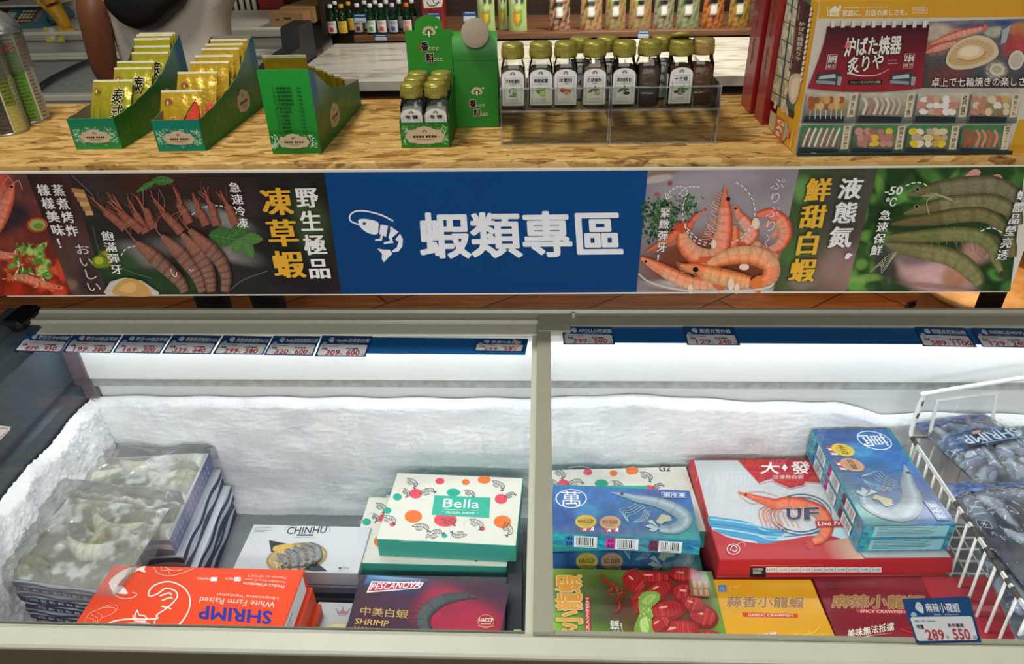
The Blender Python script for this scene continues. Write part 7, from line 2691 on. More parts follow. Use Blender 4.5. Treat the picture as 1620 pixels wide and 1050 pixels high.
def ocean(label, fl, fr, bl, z, h, group=None, zb=None, D=None, rot=False, art=True, W=None):
    c = Carton('shrimp_carton', label, fl, fr, bl, z, h, '1f7f90', group, zb=zb, D=D, W=W)
    c.build()
    Wl, Dl = (c.D, c.W) if rot else (c.W, c.D)
    if art:
        g = G(); a = c.top(g)
        a.lw = .0011
        if OC.get('inv') is None:
            OC['c'] = c

            def inv(x, y):
                P = hit(N7(x, y), c.O, c.n) - c.O
                return np.dot(P, c.u) / c.W, np.dot(P, c.v) / c.D
            OC['inv'] = inv
        inv = OC['inv']
        a.mp = lambda p: p
        cl = lambda t: min(max(t, .002), .998)
        if rot:
            fm = lambda x, y: (cl(inv(x, y)[1]) * c.W, (1 - cl(inv(x, y)[0])) * c.D)
        else:
            fm = lambda x, y: (cl(inv(x, y)[0]) * c.W, cl(inv(x, y)[1]) * c.D)
        ocean_top(a, fm)
        c.part(g, 'lid_print', 'gloss')
    g = G()
    a = (c.left if rot else c.front)(g, lambda p: p)
    a.k = 1
    sea_paint(a, .001, .001, Wl - .001, h - .001, 3)
    c.part(g, 'side_print', 'gloss')
    g = G(); a = (c.left if rot else c.front)(g, lambda p: p); a.k = 4
    ocean_labels(a, Wl, h)
    c.part(g, 'barcode_labels')
    if rot:
        g = G(); a = c.front(g, lambda p: p); a.k = 1
        sea_paint(a, .001, .001, c.W - .001, h - .001, 8)
        a.rect(c.W * .12, h * .12, c.W * .93, h * .9, '8fd0d8')
        for i in range(6):
            a.line([(c.W * .16, h * (.8 - i * .11)), (c.W * (.8 - .03 * (i % 3)), h * (.8 - i * .11))], h * .05, '4a8a98')
        c.part(g, 'front_print', 'gloss')
    return c


OC = {}
oc = ocean('ocean blue carton with gold seals up, lying level beside the door stile', (869, 842), (1109, 855), (870, 768), .568, .033, zb=.545, D=.158)
O = A_((.0125, .962, .4495))
ocean('ocean blue carton mostly hidden beneath the one with gold seals', O, O + (1, 0, 0), O + (0, 1, 0), 0, .033, D=.165, W=.30)
for i in range(2):
    O = O - (0, 0, .036)
    Carton('shrimp_carton', 'blue carton at the bottom of the ocean stack', O, O + A_((1, 0, 0)), O + A_((0, 1, 0)), 0, .0355, '1f5f80', 'blue cartons at the bottom of the ocean stack', D=.165, W=.30).build()

# ---------------------------------------------------------------- green crawfish carton
c = Carton('crawfish_carton', 'green carton covered in glossy red crawfish', (850, 1008), (1152.7, 1015), (851.7, 898), FZ, .0465, '5a7a30', D=.185, back=True)
c.build()
g = G(); a = c.top(g)
a.k = 1
a.paint([(852.5, 898.8), (1126, 903.4), (1160, 1050), (848, 1045)], 80, 50, ['6f8a3a', '5f7a34', '5f7a30', '7fae3c'], [(*N7(370, 760), 40, 40, 0, '4a5230', .9, .9), (*N7(250, 700), 40, 30, 0, '55622f', 1, .7), (*N7(80, 900), 30, 20, 0, '8fc040', .8, .8), (*N7(90, 620), 30, 12, 0, '7f9a48', .8, .8), (*N7(930, 800), 14, 50, -10, '6f9a3a', .8, .8), (*N7(650, 780), 80, 60, 0, '5a1c18', .6, .85)], .15, 8)
q = random.Random(12)


def prawn_tail(cx, cy, rx, ry, rot, col, n=8):
    a.ell(N7(cx, cy), rx / 3, ry / 3, col, rot, 24)
    a.ell(N7(cx - rx * .05, cy - ry * .15), rx / 3 * .86, ry / 3 * .75, 'b02a2c', rot, 24)
    for i in range(n):
        t = -1 + 2 * (i + .5) / n
        d = A_((math.cos(R(rot)), math.sin(R(rot)))); e = A_((-d[1], d[0]))
        p = A_((cx, cy)) + d * rx * .85 * t
        h_ = math.sqrt(1 - t * t) * ry * .8
        a.line([N7(*(p - e * h_)), N7(*(p + e * h_ * .9))], 1.0, q.choice(['6a1014', 'd05a4a', '7a1a18'])); a.k -= 1
    a.k += 1
    a.ell(N7(cx - rx * .25, cy - ry * .35), rx / 3 * .25, ry / 3 * .12, 'e8a090', rot, 10)


for args in ((610, 640, 90, 34, 0, '8a1c20'), (760, 630, 80, 40, 5, '7a181c'), (520, 660, 60, 50, 40, '9a2426'), (640, 705, 72, 45, -25, '8a1a1c'), (770, 720, 70, 50, 10, '8a1a1e'), (560, 760, 50, 55, 60, '9a2224'), (680, 800, 88, 50, -10, '8a1a1c'), (850, 830, 72, 55, 15, '7a161a'), (800, 770, 60, 40, 20, '8a1e20'), (720, 905, 110, 60, -8, '9a2022'), (890, 925, 70, 30, 10, '8a1a1c'), (640, 870, 60, 40, -30, '8a1a1c')):
    prawn_tail(*args)
for pts, w, cl in (([(470, 640), (500, 610), (540, 600)], 2, 'b83430'), ([(500, 730), (530, 780), (520, 820)], 2.4, 'a82a2a'), ([(362, 630), (390, 665), (440, 690)], 3.6, 'b02a1c'), ([(430, 735), (450, 765), (448, 790), (432, 805)], 3.2, 'a82418'), ([(390, 655), (430, 690), (448, 740)], 1.0, 'c04a30')):
    a.curve(Z(N7, pts), w, cl)
for i in range(26):
    a.ell(N7(q.uniform(395, 470), q.uniform(690, 745)), 1.6, 1.3, q.choice(['b0301c', 'c8502c', '8a2014']), 0, 7); a.k -= 1
a.k += 1
for pts, cl in (([(540, 770), (560, 715), (630, 712), (640, 750), (600, 790), (610, 830), (560, 850)], '86a44c'), ([(530, 850), (560, 800), (600, 820), (605, 880), (620, 920), (560, 940), (520, 900)], '7a9a3e'), ([(555, 760), (590, 725), (625, 730), (590, 770)], 'a9c070'), ([(545, 860), (575, 830), (590, 880), (570, 925)], 'b9d07a')):
    a.blob(Z(N7, pts), cl, 4)
leafs(a, 1010, 945, 1032, 1008, 40, ['c4d88a', '8fb048', 'a8c868', '6f9a38'], 3)
a.text('冰香小龍蝦', N7(276, 1052), N7(266, 634), N7(158, 1052), 'd8963c', .03, outline='f0d8a0', ow=.03)
a.poly(Z(N7, [(288, 736), (307, 736), (316, 1010), (290, 1010)]), 'c83038'); a.text('ICED CRAWFISH', N7(309, 1000), N7(304, 742), N7(294, 1000), 'f0d4cc')
a.text('美味無法抵擋', N7(462, 1130), N7(446, 850), N7(420, 1130), 'f0ece4', .015); a.curve(Z(N7, [(456, 862), (464, 900), (482, 938)]), 1.4, 'f0ece4', taper=True)
a.poly(Z(N7, [(776, 654), (864, 657), (878, 738), (786, 732)]), '7a4a2a')
for i in range(3):
    a.vtext(('滿肉', '肥美', '香辣')[i], N7(846 - i * 27, 660), N7(866 - i * 27, 661), N7(856 - i * 27, 734), 'd8a85a', .012)
c.part(g, 'lid_print', 'gloss')
c.under(2, 'crawfish_carton', 'green carton underneath the green crawfish carton', 'green cartons under the crawfish carton', '5a7a30')


# ---------------------------------------------------------------- yellow and dark red crawfish cartons
def brush(a, f, bl, br, tl):
    a.text('美味無法抵擋', f(*bl), f(*br), f(*tl), 'f2ead8', .015)
    b0, b1 = A_(bl, float), A_(br, float)
    a.curve([f(*(b0 + (b1 - b0) * .05 + (0, 16))), f(*(b0 + (b1 - b0) * .4 + (0, 6))), f(*(b0 + (b1 - b0) * .95 + (0, 10)))], 1.5, 'f2ead8', taper=True)


c = Carton('crawfish_carton', 'yellow carton with bronze lettering between the green and dark red crawfish cartons', (1151.7, 1018), (1325, 1020.6), (1128, 916), FZ, .0465, 'd8981c', D=.29, back=True)
c.build()
g = G(); a = c.top(g)
a.k = 1
a.paint([(1128.8, 916.6), (1282, 916.8), (1345, 1062), (1162, 1060)], 40, 40, ['d89c1c', 'e0a41e', 'dc981a', 'e8a820'], [(*O8(200, 960), 60, 12, 0, 'e8b02c', .8, .8)], .05, 6)
a.text('蒜香小龍蝦', (1149.5, 960), (1271, 962), (1150.5, 943), '9a6a3a', .03, outline='e8d08a', ow=.03)
a.poly([(1174, 968.8), (1262, 971), (1262, 977), (1176, 975.4)], 'd0352c'); a.text('GARLIC CRAWFISH', (1183, 974.4), (1254, 975.6), (1183, 970.6), 'f6e8d8', .01)
brush(a, N7, (986, 948), (1196, 924), (984, 922))
a.poly(Z(N7, [(918, 678), (956, 676), (958, 708), (920, 710)]), '3a7ab0'); a.text('元', N7(924, 705), N7(952, 704), N7(924, 682), '9ac0d8')
a.curve(Z(N7, [(970, 690), (985, 680), (1000, 688), (1020, 678)]), .8, 'e8cf9a')
for pts in ([(110, 955), (160, 940), (220, 925), (250, 900)], [(150, 930), (190, 950), (240, 945)], [(120, 940), (150, 962)], [(200, 915), (232, 948), (262, 930)]):
    a.curve(Z(O8, pts), 1.4, 'f0cf4a')
a.blob(Z(O8, [(215, 985), (240, 950), (290, 948), (318, 975), (300, 1000)]), 'c83a1c'); a.blob(Z(O8, [(120, 1000), (150, 968), (210, 970), (230, 1000)]), 'd8582a'); a.blob(Z(O8, [(0, 985), (40, 962), (100, 968), (120, 1000)]), 'c8401c')
c.part(g, 'lid_print', 'gloss')
c.under(2, 'crawfish_carton', 'yellow carton underneath the yellow crawfish carton', 'yellow cartons under the crawfish carton', 'c98a1a')
c = Carton('crawfish_carton', 'dark red carton with bronze lettering next to the yellow crawfish carton', (1329, 1020.6), (1502, 1023), (1285, 911), FZ, .0465, '7a1a24', D=.29, back=True)
c.build()
g = G(); a = c.top(g)
a.k = 1
a.paint([(1286, 911.6), (1457, 912.5), (1522, 1062), (1352, 1060)], 40, 40, ['7a2230', '8a2634', '981f2c', '8a1a26'], [(*O8(560, 720), 60, 10, 4, 'a04a54', 1, .5)], .08, 6)
a.text('麻辣小龍蝦', O8(298, 822), O8(668, 826), O8(302, 770), 'a87848', .03, outline='d8b48a', ow=.03)
a.poly(Z(O8, [(392, 828), (604, 832), (606, 848), (398, 844)]), 'c83844'); a.text('SPICY CRAWFISH', O8(412, 843), O8(592, 846), O8(412, 831), 'f0d8d4', .01)
brush(a, O8, (362, 946), (549, 914), (360, 914))
a.ring(O8(300, 733), 10, 7, 1, '5a3038', 24); a.curve(Z(O8, [(280, 735), (300, 722), (318, 740), (300, 745)]), 1, '5a3038')
a.curve(Z(O8, [(572, 908), (596, 918), (634, 930)]), 2.6, 'c02a2c'); a.curve(Z(O8, [(600, 905), (622, 912), (640, 918)]), 2.0, 'b02428')
for pts in ([(455, 985), (470, 955), (520, 962), (560, 950), (600, 965), (590, 990)], [(480, 982), (500, 965), (540, 972), (530, 990)]):
    a.blob(Z(O8, pts), 'c9cf7a' if len(pts) > 5 else 'e0dca0', 4)
a.blob(Z(O8, [(590, 985), (620, 955), (680, 960), (700, 985)]), 'b02a2c'); a.blob(Z(O8, [(330, 1010), (380, 985), (450, 990), (470, 1020)]), 'a82428')
c.part(g, 'lid_print', 'gloss')
c.under(2, 'crawfish_carton', 'dark red carton underneath the dark red crawfish carton', 'dark red cartons under the crawfish carton', '6a161e')
c = Carton('crawfish_carton', 'plain red carton past the dark red crawfish carton, by the wire basket', (1508, 1010), (1600, 1012), (1462, 911), FZ - .002, .0465, 'b8323e', D=.27, W=.13, back=True)
c.build()
g = G(); a = c.sheet(g, 'c23a46', inset=.0006); a.k = 2
a.line([(.02, .2), (.11, .2)], .012, 'd8707a')
c.part(g, 'lid_print')
c.under(2, 'crawfish_carton', 'red carton underneath the plain red carton', 'red cartons under the plain red carton', 'a82a34')

# ---------------------------------------------------------------- big red carton with the curled shrimp
uf = c = Carton('shrimp_carton', 'large red and white carton with a red shrimp and blue oval', (1138, 885), (1508, 882), (1096.7, 727), .53, .046, 'b3202a', r=.0016)
c.build()
g = G(); a = c.top(g)
a.k = 1
a.paint([(1098, 728), (1404, 727.5), (1504, 881), (1138.6, 884)], 70, 50, ['b4babf', 'c6c9cc', 'c4cace', 'c0c6ca'], [(*N7(1000, 200), 40, 30, 0, 'c4c8cc', 1, .8)], .04, 5)
a.blob(Z(N7, [(872, 352), (950, 358), (1040, 372), (1120, 395), (1250, 412)]) + Z(O8, [(60, 560), (200, 545), (330, 530), (345, 560), (150, 575), (0, 580)]) + Z(N7, [(1100, 470), (960, 440), (888, 405)]), '3f8fb8', 4)
for i, (y0, cl) in enumerate(((362, '8fc0d8'), (385, '2f78a8'), (405, '9ccce0'), (425, '4a98c0'))):
    a.curve(Z(N7, [(880 + i * 4, y0), (960, y0 + 8), (1050, y0 + 22), (1150, y0 + 40), (1230, y0 + 44)]), 2.2, cl)
    a.curve(Z(O8, [(0, 500 + i * 16), (60, 520 + i * 14), (140, 520 + i * 12), (300, 500 + i * 10)]), 2.0, cl)
a.blob(Z(O8, [(255, 470), (330, 490), (372, 520), (350, 545), (280, 530)]), 'b9d4e0', 4)
red = Z(N7, [(888, 412), (960, 448), (1040, 470), (1120, 480), (1200, 478)]) + Z(O8, [(40, 560), (120, 548), (200, 532), (290, 530), (340, 545), (400, 590), (440, 628)]) + [(1138.6, 884.4), (1128, 845)]
a.poly(red, 'b3242e')
a.paint(Z(O8, [(250, 560), (360, 540), (430, 626), (290, 628)]), 12, 10, ['b3242e', 'd0a890', 'd8c0ac', 'b3302e'], (), 0, 4)
a.poly(Z(N7, [(1010, 83), (1400, 82)]) + Z(O8, [(250, 222), (250, 316), (190, 312), (184, 326), (126, 338), (64, 312), (56, 300), (24, 308)]) + Z(N7, [(1112, 194)]), 'b02430')
a.line(Z(N7, [(1015, 84), (1116, 198), (1178, 182)]) + Z(O8, [(64, 318), (126, 343), (188, 330), (194, 316), (252, 320)]), .8, 'c85a60')
a.text('大', O8(8, 280), O8(82, 281), O8(12, 234), 'f0e8e6', .02); a.text('發', O8(134, 281), O8(208, 280), O8(132, 232), 'f0e8e6', .02); a.poly(Z(O8, [(105, 242), (118, 256), (106, 270), (94, 257)]), 'f0e8e6')
a.text('活凍熟白蝦', O8(58, 303), O8(182, 302), O8(58, 286), 'e8d4d2')
K1 = a.k
for rr_ in ((122, 82), (108, 70)):
    a.line([O8(172 + rr_[0] * math.cos(t), 446 + rr_[1] * math.sin(t)) for t in np.linspace(0, 6.2832, 48)], 1.3, '2a3a60')
hd = [N7(1012, 236), N7(1060, 252), N7(1120, 272), N7(1190, 292)] + Z(O8, [(120, 398), (190, 410), (250, 440), (276, 490), (262, 535), (222, 560)])
a.shrimp(hd, [2, 6, 10, 15, 19, 20, 21, 23, 22, 18, 12], 'c8452c', 'e08a68', legs=None, feel=[[N7(1030, 262), N7(1080, 292), N7(1130, 280)], [N7(1040, 240), N7(1120, 235), N7(1200, 255)]], lw=.9, tail='b8402c', segs=6)
for i in range(6):
    a.curve(Z(N7, [(1150 + i * 14, 300 + i * 4), (1110 + i * 18, 330 + i * 4), (1130 + i * 22, 400 + i * 6)]), 1.3, 'd8704a'); a.k -= 1
a.k += 1
for i in range(7):
    a.curve(Z(O8, [(30 + i * 18, 420 + i * 3), (20 + i * 20, 450), (34 + i * 22, 478 + i * 4)]), 1.3, 'd8805a'); a.k -= 1
a.k += 1
a.text('U', O8(116, 468), O8(170, 468), O8(116, 424), '2a3a5c', .035, outline='d8c0b8', ow=.025); a.text('F', O8(188, 468), O8(240, 466), O8(188, 422), '2a3a5c', .035, outline='d8c0b8', ow=.025)
for x0, x1 in ((110, 136), (152, 176), (182, 206)):
    a.line(Z(O8, [(x0, 425), (x1, 424)]), 1.2, '2a3a5c')
a.line(Z(O8, [(182, 468), (212, 468)]), 1.2, '2a3a5c')
a.poly(Z(O8, [(228, 474), (430, 472), (436, 496), (234, 500)]), 'b02430'); a.text('Live Frozen', O8(240, 494), O8(400, 490), O8(240, 478), 'f0e4e0', .015)
a.ring(N7(990, 510), 10, 8, 1.2, 'e6d8d6', 24); a.curve(Z(N7, [(975, 515), (985, 495), (1002, 498), (1006, 515), (992, 522), (985, 512)]), 1.3, 'e6d8d6'); a.curve(Z(N7, [(1000, 490), (1030, 478), (1046, 486), (1040, 500)]), .6, 'd8b0b0')
c.part(g, 'lid_print')
g = G(); a = c.front(g)
a.k = 1
a.poly([(1139, 886), (1507, 883), (1506, 905), (1137.5, 908)], 'c4222e')
a.poly(Z(N7, [(1070, 590), (1145, 590), (1145, 637), (1068, 636)]), '17181c'); a.text('CHOBO', N7(1083, 605), N7(1130, 605), N7(1083, 595), 'e6e6e6', .02); a.text('SIZES', N7(1083, 620), N7(1125, 620), N7(1083, 610), 'e6e6e6', .02)
xs = np.linspace(1211.6, 1395, 11)
lab = ['16/20', '21/25', '26/30', '31/35', '36/40', '41/50', '51/60', '61/70', '71/90', '91/100']
for i in range(10):
    a.poly([(xs[i], 896.6), (xs[i + 1] - .6, 896.2), (xs[i + 1] - .6, 904.4), (xs[i], 904.6)], 'e8e6e2')
    a.text(lab[i], (xs[i] + 2.5, 902.2), (xs[i + 1] - 3.4, 902), (xs[i] + 2.5, 898.6), '2a2a2e'); a.k -= 2
a.k += 3
a.line([(1188, 893.6), (1300, 892.6)], .8, 'e89a9a')
c.part(g, 'size_chart')
c.under(4, 'shrimp_carton', 'red carton underneath the large red and white carton', 'red cartons under the large red and white carton', 'a01c26')

# the upright-lying pair of ocean cartons on the red carton
ocr = ocean('ocean blue carton lying lengthwise on top of the large red carton, gold seals up', (1368, 831), (1514, 829), (1302, 679), .601, .034, rot=True)
O = ocr.O - A_((0, 0, .0347))
ocean('lower ocean blue carton of the pair lying lengthwise on the red carton', O, O + ocr.u, O + ocr.v, 0, .034, rot=True, art=False, D=ocr.D, W=ocr.W)


# ---------------------------------------------------------------- bagged blocks of shrimp on wave-striped cartons
def waves(a, w, h, seed, navy='1c2a55', white='d4d8e0'):
    q = random.Random(seed)
    a.k = 1
    a.rect(0, 0, w, h, white)
    n = 24
    for b0, b1, ph in ((.0, .34, q.uniform(0, 6)), (.62, .92, q.uniform(0, 6))):
        lo = [(w * i / n, h * np.clip(b0 + (.10 * math.sin(i * .55 + ph) if b0 > 0 else 0), 0, 1)) for i in range(n + 1)]
        hi = [(w * i / n, h * np.clip(b1 + .12 * math.sin(i * .5 + ph + 1), 0, 1)) for i in range(n + 1)]
        for i in range(n):
            a.k = 2
            a.poly([lo[i], lo[i + 1], hi[i + 1], hi[i]], navy)
    a.k = 3


def size_row(a, x0, x1, y0, y1, word=True):
    n = 8 if not word else 9
    x = x0
    st = (x1 - x0) / 9.2
    if word:
        a.ell((x - st * .35, (y0 + y1) / 2), st * .2, (y1 - y0) * .5, '9a4a58', n=10)
        a.text('SIZE', (x, y0), (x + st * .9, y0), (x, y1), 'd4d8e0', .02)
        x += st * 1.25
    for i, t in enumerate(('4', '5', '6', '8', '10', '12', '14', '16')):
        a.rect(x, y0, x + (y1 - y0) * .95, y1, 'd4d8e0')
        a.text(t, (x + (y1 - y0) * 1.2, y0), (x + (y1 - y0) * (1.9 if len(t) == 1 else 2.6), y0), (x + (y1 - y0) * 1.2, y1), 'd4d8e0', .02)
        x += st


def flesh(P0, u, v, W, D, seed, n_sh=9):
    """lumpy slab of frozen shrimp"""
    g = G()
    nx, ny = 150, 100
    q = np.random.RandomState(seed)
    U, Vv = np.meshgrid(np.linspace(0, 1, nx), np.linspace(0, 1, ny))
    H = np.zeros_like(U)
    K = np.zeros(U.shape + (3,)); K[:] = lin('7a7c6c')
    cols = ['8f9176', 'a3a386', '7f8168', 'b9b9a2', '9a9470', '74765f', 'cccdbb', '8f8a66']
    for i in range(n_sh * 2):
        cx, cy = q.rand(), (i + q.rand()) / (n_sh * 2)
        a_ = math.radians(q.uniform(-16, 22))
        lx, ly = q.uniform(.2, .36), q.uniform(.05, .085)
        dx, dy = (U - cx), (Vv - cy) * D / W
        x_, y_ = dx * math.cos(a_) + dy * math.sin(a_), -dx * math.sin(a_) + dy * math.cos(a_)
        y_ = y_ + .6 * x_ * x_ / lx * (1 if q.rand() > .5 else -1)
        d = (x_ / lx) ** 2 + (y_ / ly) ** 2
        b = np.clip(1 - d, 0, 1) ** .5
        m = b * .016 > H
        H = np.maximum(H, b * q.uniform(.010, .017))
        c_ = A_(lin(cols[q.randint(len(cols))]))
        seg = .78 + .22 * (np.abs(((x_ / lx) * 3.5) % 1 - .5) > .1)
        K = np.where(m[..., None], c_ * seg[..., None] * (1.0 + .2 * b[..., None]), K)  # light put into the colour: lumps paler at their crowns
    n1 = vnoise(U * .3, Vv, 7, seed); n2 = vnoise(U * .3, Vv, 18, seed + 4)
    K = K * (.95 + .5 * n2[..., None])
    fr = np.clip((n1 * .7 + n2 * .5 - .62) * 3.2, 0, .85)[..., None]
    K = K * (1 - fr) + A_(lin('dfe3e4')) * fr
    e = np.clip(np.minimum(np.minimum(U, 1 - U) * W, np.minimum(Vv, 1 - Vv) * D) / .015, 0, 1) ** .5
    H = (H + .002) * e
    P = P0 + U[..., None] * u * W + Vv[..., None] * v * D + H[..., None] * A_((0, 0, 1.))
    g.grid(P, np.clip(K, 0, 1), 0, True)
    return g


def bagfilm(P0, u, v, W, D, drop, seed, puff=.022, over=.02):
    """crumpled clear bag draped over the block"""
    g = G()
    nx, ny = 110, 84
    U, Vv = np.meshgrid(np.linspace(-over / W, 1 + over / W, nx), np.linspace(-over / D, 1 + over / D, ny))
    q = np.random.RandomState(seed)
    H = puff + .007 * vnoise((U + .2) / 5, (Vv + .2) / 1.4, 6, seed) + .003 * np.abs(vnoise((U + .2) / 5, (Vv + .2) / 1.4, 9, seed + 1) - .5)
    for i in range(13):                                        # sharp creases
        cx, cy, a_ = q.rand(), q.rand(), q.uniform(-.9, .9)
        t = (U - cx) * math.sin(a_) - (Vv - cy) * math.cos(a_) * D / W
        s_ = (U - cx) * math.cos(a_) + (Vv - cy) * math.sin(a_)
        H += q.uniform(.002, .006) * np.exp(-(t / .014) ** 2) * np.exp(-(s_ / q.uniform(.12, .35)) ** 2)
    ou = np.maximum(np.maximum(-U, U - 1), 0) * W / over
    ov = np.maximum(np.maximum(-Vv, Vv - 1), 0) * D / over
    o_ = np.clip(np.maximum(ou, ov), 0, 1)
    H = H * (1 - o_) ** .6 - drop * o_ ** 1.5 + .004 * o_ * np.sin(U * 40 + Vv * 33)
    Uc = np.clip(U, -over * .55 / W, 1 + over * .55 / W); Vc = np.clip(Vv, -over * .55 / D, 1 + over * .55 / D)
    P = P0 + Uc[..., None] * u * W + Vc[..., None] * v * D + H[..., None] * A_((0, 0, 1.))
    g.grid(P, None, 0, True)
    return g


# rear stack
z = .52
FR_, BR_ = UZ(268, 853, z), UZ(331, 716, z)
v = (BR_ - FR_); D_ = float(np.linalg.norm(v)); v = v / D_
u = A_((v[1], -v[0], 0))
W_ = .27
P0 = FR_ - u * W_
rear = []
for i in range(4):
    o = P0 - A_((0, 0, 1)) * (.045 * i) + u * (.016 * i if i < 3 else .03) + A_((0, -.006 * i, 0))
    c = Carton('wave_carton', ('navy and white wave-striped carton holding a bagged shrimp block, top of the rear stack' if i == 0 else 'navy and white wave-striped carton lower in the rear stack'), o, o + u, o + v, 0, .0445, 'c9ced8', None if i == 0 else 'wave-striped cartons of the rear stack', D=D_, W=W_)
    c.build()
    if i < 4:
        g = G(); a = c.right(g, lambda p: p)
        if i == 0:
            a.k = 1; a.rect(0, 0, D_, .0445, '1f49a8'); a.rect(0, .039, D_, .0445, '1a2550'); a.rect(0, .0, D_, .004, '16357a')
            for j in range(2):
                for k in range(13):
                    x = .03 + k * (D_ - .05) / 13
                    a.k = 3
                    a.text('冷凍生白蝦急速鮮凍海產品專'[k], (x, .006 + j * .014), (x + .0105, .006 + j * .014), (x, .017 + j * .014), 'd8c0d8')
                a.k = 3; a.poly([(.012, .008 + j * .014), (.018, .018 + j * .014), (.024, .009 + j * .014)], 'd85a6a')
        else:
            waves(a, D_, .0445, i)
            a.line([(.06, .021), (.12, .021)], .004, 'b9c4d8')
        c.part(g, 'side_print')
        g = G(); a = c.front(g, lambda p: p)
        waves(a, W_, .0445, i + 9)
        c.part(g, 'front_print')
    rear.append(c)
bag = thing('bagged_shrimp', tuple(P0 + u * W_ / 2 + v * D_ / 2 + A_((0, 0, .001))), 'clear bag of frozen grey shrimp on the rear wave-striped stack', 'bag')
flesh(P0 + u * .006 + v * .006 + A_((0, 0, .0012)), u, v, W_ - .012, D_ - .012, 4, 6).build('shrimp_block', 'flesh', bag)
bagfilm(P0 + A_((0, 0, .002)), u, v, W_, D_, .034, 5, .019, .024).build('clear_bag', 'film2', bag)

# front stack
z = .52
F0, F1 = UZ(8, 917, z), UZ(166, 938, z)
u = (F1 - F0); Wf = float(np.linalg.norm(u)); u = u / Wf
v = A_((-u[1], u[0], 0)); Df = .098
for i in range(7):
    o = F0 - A_((0, 0, 1)) * (.0257 * i) + u * .004 * (i % 3) - v * .003 * (i % 2)
    c = Carton('wave_carton', ('wave-striped carton with a size row holding a bagged shrimp block, top of the front stack' if i == 0 else 'wave-striped carton with a size row, lower in the front stack'), o, o + u, o + v, 0, .0253, 'aab0bc', None if i == 0 else 'wave-striped cartons of the front stack', D=Df, W=Wf)
    c.build()
    g = G(); a = c.front(g, lambda p: p)
    waves(a, Wf, .0253, i + 20)
    a.k = 3; a.rect(0, 0, Wf, .0135, '1c2a55')
    a.k = 4; size_row(a, Wf * (.16 if i else .05), Wf * .98, 0.0035, .0095, i > 0)
    c.part(g, 'front_print')
vt = v * math.cos(R(9)) + A_((0, 0, 1)) * math.sin(R(9))       # the bag leans up against the rear stack
bag = thing('bagged_shrimp', tuple(F0 + u * Wf / 2 + v * Df / 2), 'bulging clear bag of frozen grey shrimp on the front wave-striped stack', 'bag')
flesh(F0 + u * .004 + v * .004 + A_((0, 0, .0022)), u, vt, Wf + .02, .185, 9, 4).build('shrimp_block', 'flesh', bag)
bagfilm(F0 - v * .004 + A_((0, 0, .004)), u, vt, Wf + .026, .20, .014, 8, .036, .03).build('clear_bag', 'film', bag)

# ---------------------------------------------------------------- wire basket with bags of shrimp
bz = .612
B0, B1 = UZ(1437, 690, bz), UZ(1600, 920, bz)
bx_ = float((B0[0] + B1[0]) / 2)
by0, by1 = .66, float(B0[1])
bx1 = bx_ + .5
bk_ = thing('wire_basket', (bx_ + .2, (by0 + by1) / 2, .40), 'white wire basket with chipped coating holding bags of shrimp', 'basket')
W = .0044
g = G()
g.tube([(bx_, by1, bz), (bx_, by0, bz), (bx1, by0, bz), (bx1, by1, bz)], W, 10, closed=True)
g.build('rim_wire', 'wire', bk_)
T0, T1 = UY(1429, 621, by1 + .004), UY(1640, 597, by1 + .004)
g = G()
g.tube(cr([(bx_, by1, bz), (bx_ - .001, by1 + .004, bz + .02), (bx_, by1 + .004, T0[2] - .012), (bx_ + .012, by1 + .004, T0[2]), (T1[0], by1 + .004, T1[2] + .004)], 4), W, 10)
g.build('hook_wire', 'wire', bk_)
h0, h1, h2, h3 = UY(1470, 690, by1), UY(1484, 632, by1), UY(1577, 622, by1), UY(1570, 665, by1)
g = G(); g.tube(cr([h0, h1 - (0, 0, .008), h1 + (.008, 0, 0), h2 - (.008, 0, 0), h2 - (0, 0, .008), h3], 4), W * .8, 10); g.build('handle_loop', 'wire', bk_)
for i in range(17):
    y = by0 + (by1 - by0) * (i + .5) / 17
    g = G(); g.tube([(bx_, y, bz), (bx_ + .012, y, .41), (bx_ + .02, y, .402), (bx1, y, .402)], .0026, 8)
    g.build('side_wire', 'wire', bk_)
for i in range(14):
    x = bx_ + .5 * (i + .5) / 14
    g = G(); g.tube([(x, by1, bz), (x, by1 - .01, .404), (x, by0 + .01, .404), (x, by0, bz)], .002, 8)
    g.build('cross_wire', 'wire', bk_)
g = G()
q = random.Random(5)
for i in range(9):
    y = by1 - (by1 - by0) * q.uniform(.0, .75)
    L_ = q.uniform(.008, .03)
    g.tube([(bx_ + .0003, y, bz + .0004), (bx_ + .0003, y - L_, bz + .0004)], W * 1.04, 9, '4a443e')
for pz in (.018, .05):
    g.tube([(bx_, by1 + .004, T0[2] - pz), (bx_, by1 + .004, T0[2] - pz - .012)], W * 1.04, 9, '4a443e')
g.build('bare_patches', 'print', bk_)


